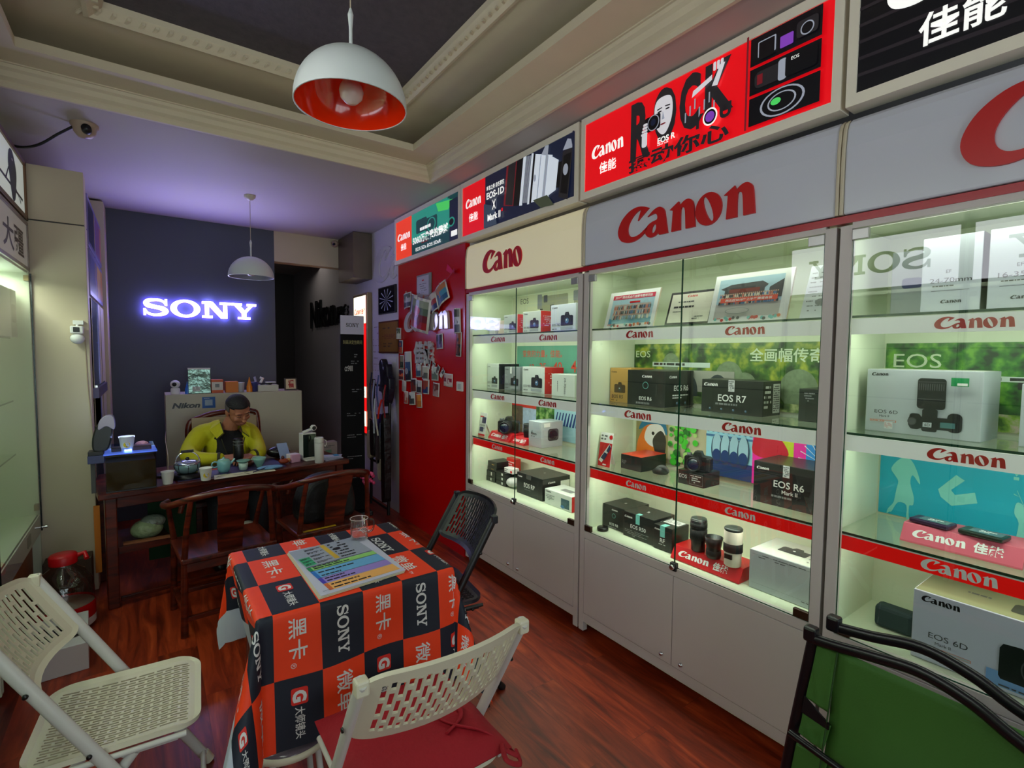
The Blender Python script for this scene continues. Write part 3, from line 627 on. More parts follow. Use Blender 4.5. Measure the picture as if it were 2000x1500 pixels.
pbox('wide black camera box with hatched seal on the forest-poster shelf', 2.06, 1.367, 1.25, .286, .145, .148, BLK2, lambda d, w, h: (black_front('EOS R7', 1, 'l', .20, seal=True, tu=.52, tv=.36)(d, w, h), [cam_print(d, w * (.1 + k * .2), h * .06, w * .12, BLACK) for k in range(4)]), lambda d, w, h: (d.rect(w * .55, h * .08, w * .95, h * .92, PAPER), d.scribble(w * .58, h * .12, w * .92, h * .88, 12, DGREY, 2, .9), d.scribble(w * .05, h * .2, w * .45, h * .9, 5, PAPER, 8, .7)))
pbox('small black box at the near end of the forest-poster shelf', 2.07, .944, 1.25, .15, .15, .128, BLK2, lambda d, w, h: (d.scribble(.02, h * .6, w * .4, h * .9, 4, MGREY, 3),))
# --- middle bay, third shelf
def standee(label, xf, yl, z, w, h, paint, rz=0, lean=.14, cat_='promo card', name='promo_card', group=None):
    t = thing(name, label, cat_, (xf, yl, z + .001), R(-90 + rz), group)
    m = MB(); q = h * lean; m.hexa([(0, 0, 0), (w, 0, 0), (w, .003, 0), (0, .003, 0), (0, q, h), (w, q, h), (w, q + .003, h), (0, q + .003, h)], PAPER); m.build('card', t, local=True)
    dd = Dec((0, 0, 0), (1, 0, 0), (0, q, h)); paint(dd, w, math.hypot(q, h)); dd.build('printed_face', t, local=True, fixn=False)
    m = MB(); m.hexa([(w * .35, q * .8, h * .75), (w * .65, q * .8, h * .75), (w * .65, .075, 0), (w * .35, .075, 0), (w * .35, q * .8 + .002, h * .77), (w * .65, q * .8 + .002, h * .77), (w * .65, .078, 0), (w * .35, .078, 0)], PAPER); m.build('back_strut', t, local=True)
    return t
def f(d, w, h):
    d.rect(0, 0, w, h * .70, RED); d.scribble(.006, h * .76, w * .7, h * .95, 2, DGREY, 4); d.ell(w * .85, h * .88, .012, .012, RED)
    d.poly([(w * .05, h * .16), (w * .32, h * .10), (w * .95, h * .60), (w * .78, h * .68)], PAPER); d.poly([(w * .20, h * .24), (w * .50, h * .18), (w * .72, h * .38), (w * .46, h * .42)], mat('print_navy', (36, 46, 84), .5)); d.poly([(w * .60, h * .46), (w * .80, h * .42), (w * .95, h * .58), (w * .80, h * .66)], mat('print_navy', (36, 46, 84), .5)); d.scribble(w * .3, h * .02, w * .95, h * .1, 1, PAPER, 2)
standee('red and white lens promo card standing left of the parrot picture', 1.955, 1.915, .91, .088, .178, f)
pbox('low black box with an orange-red lid below the parrot picture', 2.01, 1.800, .91, .135, .20, .075, BLK2, lambda d, w, h: d.text('RP', .008, h * .35, .02, MGREY), None, lambda d, w, l: d.rect(.001, .001, w - .001, l - .001, mat('orange_red_lid', (206, 62, 34), .4)))
t = thing('lens_hood', 'black petal-shaped lens hood lying on the shelf right of the orange-lidded box', 'lens hood', (2.08, 1.60, .911), .4)
m = MB(); n = 40; vs = []; fs = []
for i in range(n):
    a = 2 * math.pi * i / n; hh = .022 + .014 * math.cos(2 * a)
    for r_, z_ in ((.036, 0), (.042, hh), (.039, hh), (.033, 0)): vs.append((r_ * math.cos(a), r_ * math.sin(a), z_))
for i in range(n):
    for k in range(4): fs.append((i * 4 + k, i * 4 + (k + 1) % 4, ((i + 1) % n) * 4 + (k + 1) % 4, ((i + 1) % n) * 4 + k))
m.mesh(vs, fs, mat('hood_grey', (60, 62, 60), .4), True); m.build('hood', t, local=True)
def camera(label, loc, rz, s=1.0, lens=.07, cat_='camera', group=None, stripes=None):
    """SLR body with lens; local: lens points to -y"""
    t = thing('camera', label, cat_, loc, rz, group); B = mat('camera_body_black', (20, 20, 22), .42, bump=(160, .2))
    def S(*p): return tuple(v * s for v in p)
    m = MB(); m.prism([S(-.066, .004), S(-.060, .0), S(.060, .0), S(.066, .006), S(.066, .062), S(.056, .072), S(.024, .074), S(.016, .096), S(-.014, .096), S(-.024, .074), S(-.054, .072), S(-.066, .064)], 'y', -.018 * s, .022 * s, B)
    m.build('body', t, local=True, bevel=.004 * s)
    m = MB(); m.prism([S(.040, .004), S(.068, .004), S(.070, .068), S(.046, .070)], 'y', -.040 * s, -.012 * s, B); m.build('grip', t, local=True, bevel=.006 * s)
    m = MB(); m.lathe([(.013 * s, .072 * s), (.013 * s, .082 * s), (0, .082 * s)], (-.044 * s, 0, 0), DGREY, 18); m.build('mode_dial', t, local=True)
    m = MB(); r = .034 * s; L = lens * s; m.lathe([(r * .85, 0), (r, -.008 * s), (r, -L * .35), (r * 1.06, -L * .4), (r * 1.06, -L * .62), (r, -L * .66), (r * 1.04, -L * .95), (r * 1.0, -L), (r * .86, -L), (r * .80, -L + .006 * s)], (-.006 * s, -.016 * s, .037 * s), B, 32, 'y', cap=False)
    le = m.build('lens', t, local=True)
    m = MB(); m.lathe([(r * .82, -L + .006 * s), (r * .6, -L + .003 * s), (0, -L + .001 * s)], (-.006 * s, -.016 * s, .037 * s), LENSGL, 28, 'y', cap=False); m.build('front_glass', le, local=True)
    return t
t = pbox('low black display plinth with white lettering under the camera with the glasses picture behind', 1.995, 1.435, .91, .135, .125, .066, BLK2, lambda d, w, h: (d.text('EOS', .008, h * .45, .017, PAPER), d.rect(w * .46, h * .12, w * .97, h * .86, MGREY), d.rect(w * .47, h * .15, w * .96, h * .83, BLK2), d.scribble(w * .5, h * .2, w * .93, h * .8, 4, PAPER, 3, .7, .4)), cat_='display stand', name='display_plinth')
camera('black camera on the small lettered plinth in front of the glasses picture', (2.05, 1.367, .977), R(-90 + 18), .92, .055)
pbox('large black camera box at the near end of the picture-strip shelf', 2.003, 1.078, .91, .25, .20, .168, BLK2, lambda d, w, h: (d.canon(.012, h * .82, w * .20, PAPER), d.text('EOS R6', w * .33, h * .46, h * .155, PAPER, w=w * .46, bold=.01), d.text('Mark II', w * .46, h * .32, h * .09, PAPER, bold=.01), d.scribble(w * .3, h * .21, w * .82, h * .27, 1, MGREY, 3, 1, .8), d.rect(w * .47, h * .72, w * .57, h, STK), d.scribble(w * .475, h * .74, w * .565, h * .98, 6, DGREY, 3, .7)), None, None)
# --- middle bay, bottom shelf
pbox('black camera box in the far corner of the middle showcase floor', 2.015, 1.925, .565, .160, .19, .125, BLK2, lambda d, w, h: (black_front('EOS R8', 1, 'c', .11, ring=True, tv=.14)(d, w, h),), None, brand_top)
pbox('black camera box with teal seal, middle of the three on the showcase floor', 1.995, 1.760, .565, .195, .165, .128, BLK2, lambda d, w, h: (d.canon(.008, h * .78, w * .26, PAPER), d.text('EOS R50', w * .5, h * .40, h * .15, PAPER, align='c', bold=.015), d.rect(w * .42, h * .62, w * .55, h, TEAL), d.scribble(w * .05, h * .06, w * .9, h * .32, 4, MGREY, 3, .8, .35)), lambda d, w, h: d.rect(w * .3, h * .2, w * .9, h * .9, PAPER), lambda d, w, l: (brand_top(d, w, l), d.rect(w * .42, 0, w * .55, l * .16, TEAL)))
pbox('small black lens box with teal seal beside the red stand', 1.985, 1.558, .565, .108, .13, .118, BLK2, lambda d, w, h: (d.canon(.006, h * .80, w * .34, PAPER), d.text('RF', w * .36, h * .32, h * .17, PAPER, bold=.02), d.rect(w * .36, h * .55, w * .62, h, TEAL), d.scribble(w * .3, h * .22, w * .9, h * .27, 1, PAPER, 3)), None, lambda d, w, l: (d.rect(w * .36, 0, w * .62, l * .3, TEAL), d.rect(w * .1, l * .45, w * .9, l * .95, PAPER), d.scribble(w * .15, l * .5, w * .85, l * .9, 5, DGREY, 4, .8, .4)))
PINK = mat('stand_pink', (206, 92, 112), .4)
def red_stand(label, xf, yl, z, w, d=.15, h=.058, mt=RED, lm=PAPER, cjk=True, rz=0):
    t = thing('display_stand', label, 'display stand', (xf, yl, z + .0005), R(-90 + rz))
    s = .032; m = MB(); m.prism([(0, .0), (0, .006), (s, h), (d, h), (d, 0)], 'x', 0, w, mt); m.build('stand_body', t, local=True, bevel=.0015)
    dd = Dec((0, 0, .006), (1, 0, 0), (0, s, h - .006)); L = math.hypot(s, h)
    dd.canon(w * .10, L * .26, w * .46, lm, L * .42)
    if cjk: dd.text('佳能', w * .62, L * .22, L * .48, lm, bold=.03)
    dd.build('lettering', t, local=True, fixn=False); return t
red_stand('red wedge stand carrying three lenses on the middle showcase floor', 1.945, 1.428, .565, .335)
def lens_obj(label, x, y, z, prof, mats_bands, cat_='lens'):
    t = thing('camera_lens', label, cat_, (x, y, z + .0005), 0)
    m = MB(); m.lathe(prof, (0, 0, 0), mats_bands[0], 36); b = m.build('barrel', t, local=True)
    for (z0, z1, r, mt) in mats_bands[1]:
        m = MB(); m.lathe([(r - .001, z0 - .0005), (r, z0), (r, z1), (r - .001, z1 + .0005)], (0, 0, 0), mt, 36, cap=False); m.build('zoom_ring' if mt is not CHROME else 'accent_ring', t, local=True)
    return t
RIB = mat('ribbed_rubber', (12, 12, 13), .7); CAPM = mat('lens_cap', (40, 46, 44), .4)
l = lens_obj('tall black zoom lens standing at the left on the red stand', 1.998, 1.320, .623, [(.026, 0), (.030, .004), (.031, .04), (.035, .05), (.036, .14), (.034, .143), (0, .143)], (BLACK, [(.055, .10, .0372, RIB), (.108, .128, .037, RIB)]))
m = MB(); m.lathe([(.034, .1435), (.033, .149), (.020, .1495), (0, .1485)], (0, 0, 0), CAPM, 36); m.build('lens_cap', l, local=True)
l = lens_obj('short black lens with flared hood in the middle of the red stand', 1.985, 1.235, .623, [(.027, 0), (.030, .004), (.030, .045), (.032, .055), (.038, .090), (.036, .090), (.031, .060), (0, .058)], (BLACK, [(.012, .034, .0312, RIB)]))
l = lens_obj('white telephoto zoom lens with black grip ring on the red stand', 1.975, 1.140, .623, [(.030, 0), (.034, .004), (.034, .045), (.036, .06), (.037, .146), (.035, .15), (0, .15)], (mat('lens_white', (226, 216, 200), .4), [(.062, .098, .0382, RIB)]))
m = MB(); m.lathe([(.036, .1505), (.037, .158), (.034, .162), (.020, .162), (0, .160)], (0, 0, 0), CAPM, 36); m.build('lens_cap', l, local=True)
m = MB(); m.box(-.0385, -.016, .035, -.030, .016, .055, BLACK); m.build('switch_panel', l, local=True, bevel=.001)
pbox('large silver-grey box with a camera pictured on its lid beside the red stand', 1.965, 1.062, .565, .255, .215, .158, LG, lambda d, w, h: (d.scribble(.01, h * .82, w * .9, h * .94, 2, DGREY, 3, .5, .3), d.rect(.01, h * .90, w * .95, h * .905, DGREY), d.scribble(w * .8, h * .1, w * .97, h * .14, 1, DGREY, 3), d.rect(.01, h * .16, w * .95, h * .163, DGREY)), None, lambda d, w, l: (d.rect(.004, .004, w - .004, l - .004, mat('box_lid_pale', (208, 210, 200), .45)), cam_print(d, w * .28, l * .35, w * .42, DGREY, BLACK, DGREY), d.scribble(w * .76, l * .1, w * .97, l * .9, 5, MGREY, 9, .4, .2)))
t = thing('round_cover', 'round black cover lying by the hinge on the middle showcase floor', 'cover', (1.955, 1.868, .5655), 0); m = MB(); m.lathe([(.028, 0), (.030, .003), (.030, .014), (.028, .018), (0, .018)], (0, 0, 0), BLACK, 32); m.build('cap', t, local=True)
# --- middle bay, top shelf: framed group photos and certificate
def crowd(d, u0, v0, u1, v1, rows, seed, pal):
    rg = random.Random(seed); n = int((u1 - u0) / .008)
    for r_ in range(rows):
        v = v1 - (v1 - v0) * (r_ + 1) / rows
        for i in range(n):
            u = u0 + (u1 - u0) * (i + rg.random() * .6) / n; h = (v1 - v0) / rows * 1.1; mt = pal[rg.randrange(len(pal))]
            d.face([d.P(u, v), d.P(u + .008, v), d.P(u + .007, v + h * .7), d.P(u + .001, v + h * .7)], mt)
        d.L += d.step
        for i in range(n):
            u = u0 + (u1 - u0) * (i + .3) / n
            d.face([d.P(u, v + h * .68), d.P(u + .005, v + h * .68), d.P(u + .005, v + h * 1.0), d.P(u, v + h * 1.0)], SKINP)
        d.L += d.step
SKINP = mat('print_skin', (206, 164, 140), .6); PAL = [mat('print_green_grey', (96, 108, 96), .6), mat('print_cream', (214, 208, 190), .6), mat('print_blue', (88, 120, 160), .6), mat('print_charcoal', (56, 56, 64), .6), mat('print_salmon', (200, 120, 100), .6)]
def border_dots(d, w, h, seed=2):
    rg = random.Random(seed)
    for i in range(18): d.ell(w * (.1 + .85 * rg.random()), rg.uniform(.006, .016), .007, .007, [RED, TEAL, ORG, DGREY][rg.randrange(4)], n=10)
def f(d, w, h):
    d.rect(0, 0, w, h, PAPER); d.rect(w * .08, h * .11, w * .93, h * .88, mat('print_sky', (170, 200, 214), .5)); d.rect(w * .08, h * .11, w * .93, h * .25, mat('print_pool', (90, 160, 186), .5))
    d.rect(w * .08, h * .78, w * .93, h * .90, mat('print_magenta', (206, 30, 70), .5)); d.text('2017年西北区全域运营专题培训会', w * .12, h * .81, h * .055, PAPER, w=w * .76, bold=.02)
    d.rect(w * .45, h * .66, w * .66, h * .71, RED); crowd(d, w * .14, h * .22, w * .88, h * .62, 3, 3, PAL); d.canon(w * .08, h * .065, w * .12, RED); d.text('佳能', w * .84, h * .055, h * .045, RED, bold=.03); border_dots(d, w, h)
def easel_photo(label, xf, yl, z, w, h, paint, lean=.30, name='framed_photo', cat_='framed photo', rz=0, edge=None):
    t = thing(name, label, cat_, (xf, yl, z + .001), R(-90 + rz)); q = h * lean; e = edge or mat('frame_pale_wood', (210, 196, 170), .5)
    m = MB(); m.hexa([(0, 0, 0), (w, 0, 0), (w, .010, -.0), (0, .010, -.0), (0, q, h), (w, q, h), (w, q + .012, h), (0, q + .012, h)], e); m.build('frame', t, local=True, bevel=.002)
    dd = Dec((0, 0, 0), (1, 0, 0), (0, q, h)); dd.O = dd.O + dd.N * .0005; paint(dd, w, math.hypot(q, h)); dd.build('picture', t, local=True, fixn=False)
    return t
easel_photo('group photo board with magenta banner on the top shelf of the middle showcase', 1.93, 1.865, 1.64, .315, .185, f)
def f(d, w, h):
    d.rect(.012, .012, w - .012, h - .012, mat('certificate_paper', (214, 210, 192), .5)); d.canon(w * .40, h * .82, w * .22, RED); d.scribble(w * .22, h * .66, w * .8, h * .71, 1, DGREY, 3, 1, .7); d.scribble(w * .14, h * .50, w * .88, h * .57, 1, INK, 6, 1, .8); d.scribble(w * .14, h * .38, w * .5, h * .42, 1, DGREY, 3, 1, .6); d.scribble(w * .6, h * .14, w * .85, h * .26, 2, DGREY, 2)
easel_photo('dark-framed certificate between the two group photo boards', 1.955, 1.505, 1.64, .235, .155, f, .34, 'framed_certificate', 'certificate', edge=BLACK)
def f(d, w, h):
    d.rect(0, 0, w, h, PAPER); d.rect(w * .07, h * .10, w * .90, h * .90, mat('print_sky', (170, 200, 214), .5)); d.rect(w * .07, h * .10, w * .90, h * .38, mat('print_plaza', (186, 180, 176), .5))
    d.poly([(w * .16, h * .40), (w * .16, h * .66), (w * .10, h * .70), (w * .24, h * .78), (w * .64, h * .80), (w * .72, h * .72), (w * .68, h * .66), (w * .68, h * .40)], DGREY); d.rect(w * .22, h * .60, w * .62, h * .68, mat('print_red_dark', (120, 50, 40), .5))
    d.poly([(w * .74, h * .45), (w * .90, h * .45), (w * .90, h * .80), (w * .74, h * .66)], DGREY)
    crowd(d, w * .10, h * .36, w * .86, h * .58, 3, 5, PAL); d.rect(w * .13, h * .40, w * .86, h * .49, mat('print_red_orange', (220, 84, 60), .5)); d.text('西北区2018年上半年渠道会议', w * .2, h * .42, h * .05, PAPER, w=w * .6, bold=.02)
    d.ell(w * .38, h * .22, w * .16, h * .06, MGREY); d.ell(w * .38, h * .22, w * .15, h * .052, mat('print_plaza', (186, 180, 176), .5)); d.text('佳能', w * .84, h * .055, h * .045, RED, bold=.03); d.canon(w * .08, h * .06, w * .10, RED); border_dots(d, w, h, 5)
easel_photo('group photo board with temple gate and red banner on the top shelf', 1.93, 1.262, 1.64, .325, .20, f)
def f(d, w, h): d.rect(0, 0, w, h, mat('leaflet_grey', (200, 204, 210), .5)); d.scribble(w * .1, h * .1, w * .8, h * .9, 9, MGREY, 4, .7, .25); d.ell(w * .6, h * .3, w * .18, h * .06, MGREY)
easel_photo('pale leaflet leaning at the near end of the photo-board shelf', 1.95, .90, 1.64, .10, .20, f, .42, 'leaflet', 'leaflet', edge=PAPER)

# --- posters along the back of the showcases
def backposter(label, y1, y0, z0, z1, paint, base):
    t = thing('backdrop_poster', label, 'poster', (2.2545, (y0 + y1) / 2, z0))
    m = MB(); m.box(2.2505, y0, z0, 2.2545, y1, z1, base); m.build('sheet', t)
    d = Dec((2.2505, y1, z0), (0, -1, 0), (0, 0, 1)); paint(d, y1 - y0, z1 - z0); d.build('printed_picture', t, fixn=False)
FOREST = foliage_mat('forest_print', (18, 44, 16), (66, 108, 30), (168, 176, 52), 16)
FOREST2 = foliage_mat('forest_print_dense', (14, 46, 20), (44, 112, 28), (110, 170, 50), 26); PALE = mat('print_pale_green', (206, 220, 190), .5)
def f(d, w, h):
    d.text('EOS', .012, h * .76, .036, PALE, w=.10, bold=.0); d.text('全画幅传奇佳能', .68, h * .72, .058, PALE, w=.45, bold=.015)
    for i, (u, v, r) in enumerate(((.58, .14, .07), (.66, .10, .06), (.9, .1, .08), (.25, .2, .05))): d.ell(u, v, r, r * 1.1, mat('print_tree_grey', (110, 128, 96), .6, noise=(60, .5)))
    d.rect(.13, h * .60, .48, h * .68, mat('print_bridge', (190, 204, 196), .5)); d.scribble(.14, h * .62, .47, h * .67, 1, INK, 9, 1, .8)
    for k in range(3): d.poly([(.10 + k * .17, h * .20), (.27 + k * .17, h * .20), (.27 + k * .17, h * .55), (.10 + k * .17, h * .55)], mat('print_arch_stone', (150, 150, 140), .5)); d.ell(.185 + k * .17, h * .20, .06, .09, mat('print_arch_dark', (36, 46, 56), .5))
    d.rect(0, 0, w, h * .12, foliage_mat('print_water', (40, 64, 40), (96, 120, 60), (190, 200, 140), 22))
backposter('forest and viaduct poster behind the second shelf of the middle showcase', 1.93, .77, 1.262, 1.566, f, FOREST)
def f(d, w, h):
    d.text('EOS', .025, h * .70, .05, PALE, w=.14); d.rect(.14, h * .56, w, h * .62, mat('print_bridge', (190, 204, 196), .5)); d.scribble(.15, h * .57, w, h * .61, 1, INK, 9, 1, .8); d.rect(.36, h * .48, w, h * .56, INK)
    d.rect(0, 0, w, h * .2, foliage_mat('print_meadow', (60, 110, 30), (150, 190, 60), (220, 200, 190), 30))
backposter('dense green forest poster behind the second shelf of the right-hand showcase', .72, -.42, 1.262, 1.555, f, FOREST2)
CY = mat('cyan_poster', (0, 172, 200), .5); CYL = mat('print_pale_cyan', (130, 214, 204), .5)
def f(d, w, h):
    u = .085; _p, _t = d.poly, d.tri; d.poly = lambda P, m: _p([(x * .78 + .012, y) for x, y in P], m); d.tri = lambda P, m: _t([(x * .78 + .012, y) for x, y in P], m)
    d.poly(cat([(u - .022, h - .01), (u + .02, h - .01), (u + .022, h - .03), (u + .002, h - .048), (u - .02, h - .035)], 3, (0,)), CYL)
    d.tri(cat([(u - .055, .175), (u - .02, .215), (u + .02, .215), (u + .05, .165), (u + .058, .130), (u + .03, .160), (u + .022, .13), (u + .038, .08), (u + .036, .05), (u + .022, .045), (u + .024, .0), (u + .04, -.0), (u + .014, -.004), (u + .012, .045), (u - .022, .05), (u - .045, .012), (u - .055, -.002 + .01), (u - .065, .0), (u - .06, .02), (u - .04, .045), (u - .035, .07), (u - .03, .10), (u - .025, .13), (u - .04, .15)], 3), CYL)
    d.tri([(.235, .15), (.27, .185), (.30, .17), (.255, .13), (.27, .115), (.335, .135), (.345, .10), (.26, .075), (.22, .10), (.21, .125)], CYL)
    d.tri(cat([(.47, .0), (.475, .06), (.46, .09), (.465, .125), (.485, .12), (.50, .085), (.56, .08), (.60, .065), (.60, .0), (.58, .0), (.575, .035), (.50, .035), (.495, .0)], 3), CYL)
    for q in (-1, 1): d.poly([(.485, .12), (.487, .12), (.485 + q * .02, .165), (.483 + q * .02, .165)], CYL); d.poly([(.485 + q * .012, .145), (.485 + q * .03, .15), (.485 + q * .03, .154)], CYL)
    d.poly([(.42, h), (.50, h), (.46, h - .05)], CYL); d.rect(.452, h - .062, .468, h - .052, CYL)
    d.poly, d.tri = _p, _t
    d.poly([(.0, h - .03), (.0, h), (w, h), (w, h - .012), (.3, h - .01)], mat('print_mint', (150, 214, 190), .5))
backposter('cyan poster with pale walking figure and deer behind the pink stand', .72, -.42, .915, 1.175, f, CY)
def f(d, w, h):
    x = 0
    d.rect(0, 0, .22, h, mat('print_tan', (150, 140, 90), .5)); d.tri(cat([(.02, 0), (.01, .08), (.04, .15), (.10, .22), (.17, .20), (.20, .12), (.17, .04), (.16, 0)], 4), mat('print_macaw_orange', (232, 116, 20), .5)); d.tri(cat([(.02, .16), (.06, .23), (.14, .25), (.20, .21), (.21, .15), (.17, .19), (.10, .20)], 4), mat('print_macaw_blue', (20, 110, 150), .5))
    d.tri(cat([(.06, .12), (.09, .19), (.17, .20), (.20, .14), (.16, .08), (.10, .08)], 4), PAPER); d.tri(cat([(.13, .06), (.12, .12), (.17, .17), (.205, .13), (.20, .05), (.17, .0)], 4), mat('print_beak', (50, 44, 42), .4)); d.ell(.12, .15, .010, .010, INK); d.rect(.13, 0, .19, .03, mat('print_macaw_blue', (20, 110, 150), .5))
    d.rect(.22, 0, .46, h, mat('print_board', (190, 180, 150), .5)); rg = random.Random(3)
    GA, GB = mat('print_leaf_bright', (70, 190, 50), .5), mat('print_leaf_pale', (170, 210, 120), .5)
    for i in range(60): u = .235 + rg.random() * .16; v = rg.random() * h * .94 + .008; r = rg.uniform(.010, .022); d.ell(u, v, r, r, (GA, GB, GA, mat('print_leaf_dark', (30, 110, 34), .5))[rg.randrange(4)], n=9)
    d.rect(.46, 0, .70, h, mat('print_window_blue', (150, 206, 226), .5)); 
    for k in range(9): d.rect(.465 + k * .027, h * .8, .475 + k * .027, h, mat('print_steel_blue', (60, 110, 160), .5))
    d.rect(.46, 0, .70, h * .30, mat('print_deep_blue', (20, 50, 110), .5)); d.rect(.46, h * .72, .70, h * .76, mat('print_steel_blue', (60, 110, 160), .5))
    for k in range(4): d.ell(.52 + k * .045, .13, .03, .075, mat('print_glass_dark', (40, 60, 90), .4)); d.ell(.52 + k * .045, .14, .024, .066, mat('print_glass_pale', (160, 196, 214), .4)); d.ell(.52 + k * .045, .10, .022, .03, mat('print_deep_blue', (20, 50, 110), .5))
    d.rect(.70, 0, .92, h, mat('print_hot_pink', (240, 30, 160), .5)); d.rect(.76, h * .5, .90, h, mat('print_lime', (200, 210, 40), .5)); d.tri(cat([(.70, h * .55), (.72, h * .9), (.80, h * .92), (.86, h * .6), (.78, h * .48)], 4), mat('print_berry', (200, 20, 50), .4)); d.rect(.88, h * .4, .93, h, mat('print_hot_pink', (240, 30, 160), .5))
    d.rect(.93, 0, w, h, mat('print_azure', (40, 140, 220), .5))
    for k in range(14): a = .3 * k; d.poly([(1.0, .14), (1.0 + .10 * math.cos(a), .14 + .10 * math.sin(a)), (1.0 + .10 * math.cos(a + .04), .14 + .10 * math.sin(a + .04))], PAPER)
backposter('picture strip of macaw, salad, glasses and berries behind the middle showcase shelf', 1.905, .77, .925, 1.185, f, PAPER)
def f(d, w, h):
    d.text('EOS', .10, h * .80, .038, DGREY, w=.095); OL = mat('print_lens_olive', (150, 150, 120), .5)
    y = .075
    d.rr(.30, .115 + y, .62, .185 + y, .01, OL); d.rr(.30, .10 + y, .35, .20 + y, .006, MGREY); d.rr(.37, .14 + y, .41, .19 + y, .003, DGREY); d.rr(.35, .0 + y, .62, .14 + y, .006, OL); d.rr(.44, .03 + y, .48, .12 + y, .003, DGREY); d.rect(.33, y, .36, .10 + y, BLACK)
    for k in range(4): d.rr(.68 + k * .11, .05 + y, .76 + k * .11, .16 + y, .01, OL); d.rr(.675 + k * .11, .13 + y, .765 + k * .11, .195 + y, .008, MGREY); d.rect(.68 + k * .11, .05 + y, .76 + k * .11, .07 + y, BLACK)
    for k in range(5): d.ell(.68 + k * .08, .04 + y, .025, .03, OL)
backposter('pale poster of telephoto lenses behind the top shelf under the cream sign', 3.12, 1.975, 1.65, 1.93, f, mat('print_cream_green', (204, 208, 176), .5))
def f(d, w, h):
    d.text('变焦的力量，佳能。', .07, h * .70, .05, ORD, w=.44, bold=.01)
    for k, (s, u, hh) in enumerate((('12.', .16, .045), ('25.', .27, .055), ('40.', .42, .065), ('45.', .60, .075), ('50.', .80, .09))): d.text(s, u, h * .34, hh, ORD, bold=.01)
ORD = mat('print_orange_red', (206, 70, 44), .5)
backposter('teal poster with orange numbers behind the second shelf under the cream sign', 3.06, 1.975, 1.30, 1.565, f, mat('print_sea_teal', (88, 156, 132), .5, noise=(6, .25)))
def f(d, w, h):
    d.rect(.0, 0, .30, h, RED); d.rect(.0, 0, .14, h * .75, mat('print_brown', (90, 72, 60), .5, noise=(40, .5))); d.rect(.14, 0, .30, h * .72, mat('print_pale_blue', (170, 190, 220), .5, noise=(30, .4))); d.text('EOS 80D', .07, h * .80, .02, PAPER)
    d.rect(.30, 0, .50, h, foliage_mat('print_leaves', (20, 60, 24), (60, 120, 40), (150, 180, 110), 30)); d.rect(.50, 0, .76, h, mat('print_ice_blue', (160, 200, 214), .5)); 
    for k in range(8): d.poly([(.50 + k * .03, .10), (.52 + k * .03, .10), (.54 + k * .03, .19), (.53 + k * .03, .19)], mat('print_deep_blue', (20, 50, 110), .5))
    d.rect(.76, 0, w, h, mat('print_hot_pink', (240, 30, 160), .5)); d.tri(cat([(.76, h * .4), (.78, h * .95), (.90, h * .9), (.92, h * .5), (.84, h * .35)], 4), mat('print_berry', (200, 20, 50), .4))
backposter('collage poster of brochures, leaves and pink fabric behind the third shelf under the cream sign', 3.12, 1.975, .925, 1.185, f, PAPER)
# --- showcase under the cream sign
def white_cam(name, red=False):
    def f(d, w, h):
        d.canon(w * .06, h * .86, w * .22, DGREY); cam_print(d, w * .42, h * .22, w * .48, BLACK, DGREY, BLUEGR); d.text(name, w * .08, h * .22, h * .085, DGREY, bold=.01); d.scribble(w * .08, h * .08, w * .4, h * .14, 1, DGREY, 3); d.rect(w * .42, h * .08, w * .9, h * .18, mat('print_reflection', (160, 166, 170), .5))
    return f
def redside(d, w, h): d.rect(.001, .001, w - .001, h - .001, mat('box_red_side', (206, 44, 36), .45)); d.scribble(w * .2, h * .3, w * .9, h * .8, 6, PAPER, 3, .6, .3)
PW = mat('box_pale_green_white', (214, 220, 214), .45)
pbox('small transparent-looking pale pack at the far end of the lens-poster shelf', 2.02, 3.09, 1.64, .075, .08, .085, mat('pale_plastic', (214, 212, 214), .4))
pbox('pale pinkish pack second from the far end of the lens-poster shelf', 2.03, 2.99, 1.64, .07, .08, .10, mat('pale_pink_card', (224, 204, 196), .5))
pbox('white camera box with red side, farthest of three on the lens-poster shelf', 1.99, 2.862, 1.64, .155, .10, .13, PW, white_cam('EOS 200D'), redside)
pbox('white camera box with red side, middle of three on the lens-poster shelf', 2.005, 2.665, 1.64, .185, .11, .140, PW, white_cam('EOS 80D'), redside)
pbox('taller white camera box at the near end of the lens-poster shelf', 2.02, 2.400, 1.64, .225, .12, .165, mat('box_blue_white', (204, 208, 220), .45), white_cam('EOS 70D'), None)
pbox('white camera box with black side at the far end of the orange-number shelf', 2.03, 3.13, 1.25, .150, .18, .185, PW, white_cam('EOS 5D'), lambda d, w, h: d.rect(.001, .001, w - .001, h - .001, BLK2))
pbox('grey camera box with white seal beside the black-sided box', 2.06, 2.950, 1.25, .185, .17, .165, mat('box_mid_grey', (140, 146, 148), .45), lambda d, w, h: (white_cam('EOS 5Ds')(d, w, h), d.rect(w * .40, h * .72, w * .50, h, PAPER)))
pbox('white camera box with a red lid edge, third along the orange-number shelf', 2.04, 2.712, 1.25, .235, .16, .172, PW, white_cam('EOS 90D'), redside, lambda d, w, l: d.rect(w * .6, .001, w - .001, l * .9, mat('box_red_side', (206, 44, 36), .45)))
pbox('pale lens box with sideways lettering at the near end of the orange-number shelf', 2.03, 2.395, 1.25, .21, .14, .135, PW, lambda d, w, h: (d.text('24-70mm', w * .55, h * .85, .018, DGREY, rot=-math.pi / 2), d.scribble(w * .25, h * .2, w * .28, h * .7, 6, MGREY, 3, 1, .8)))
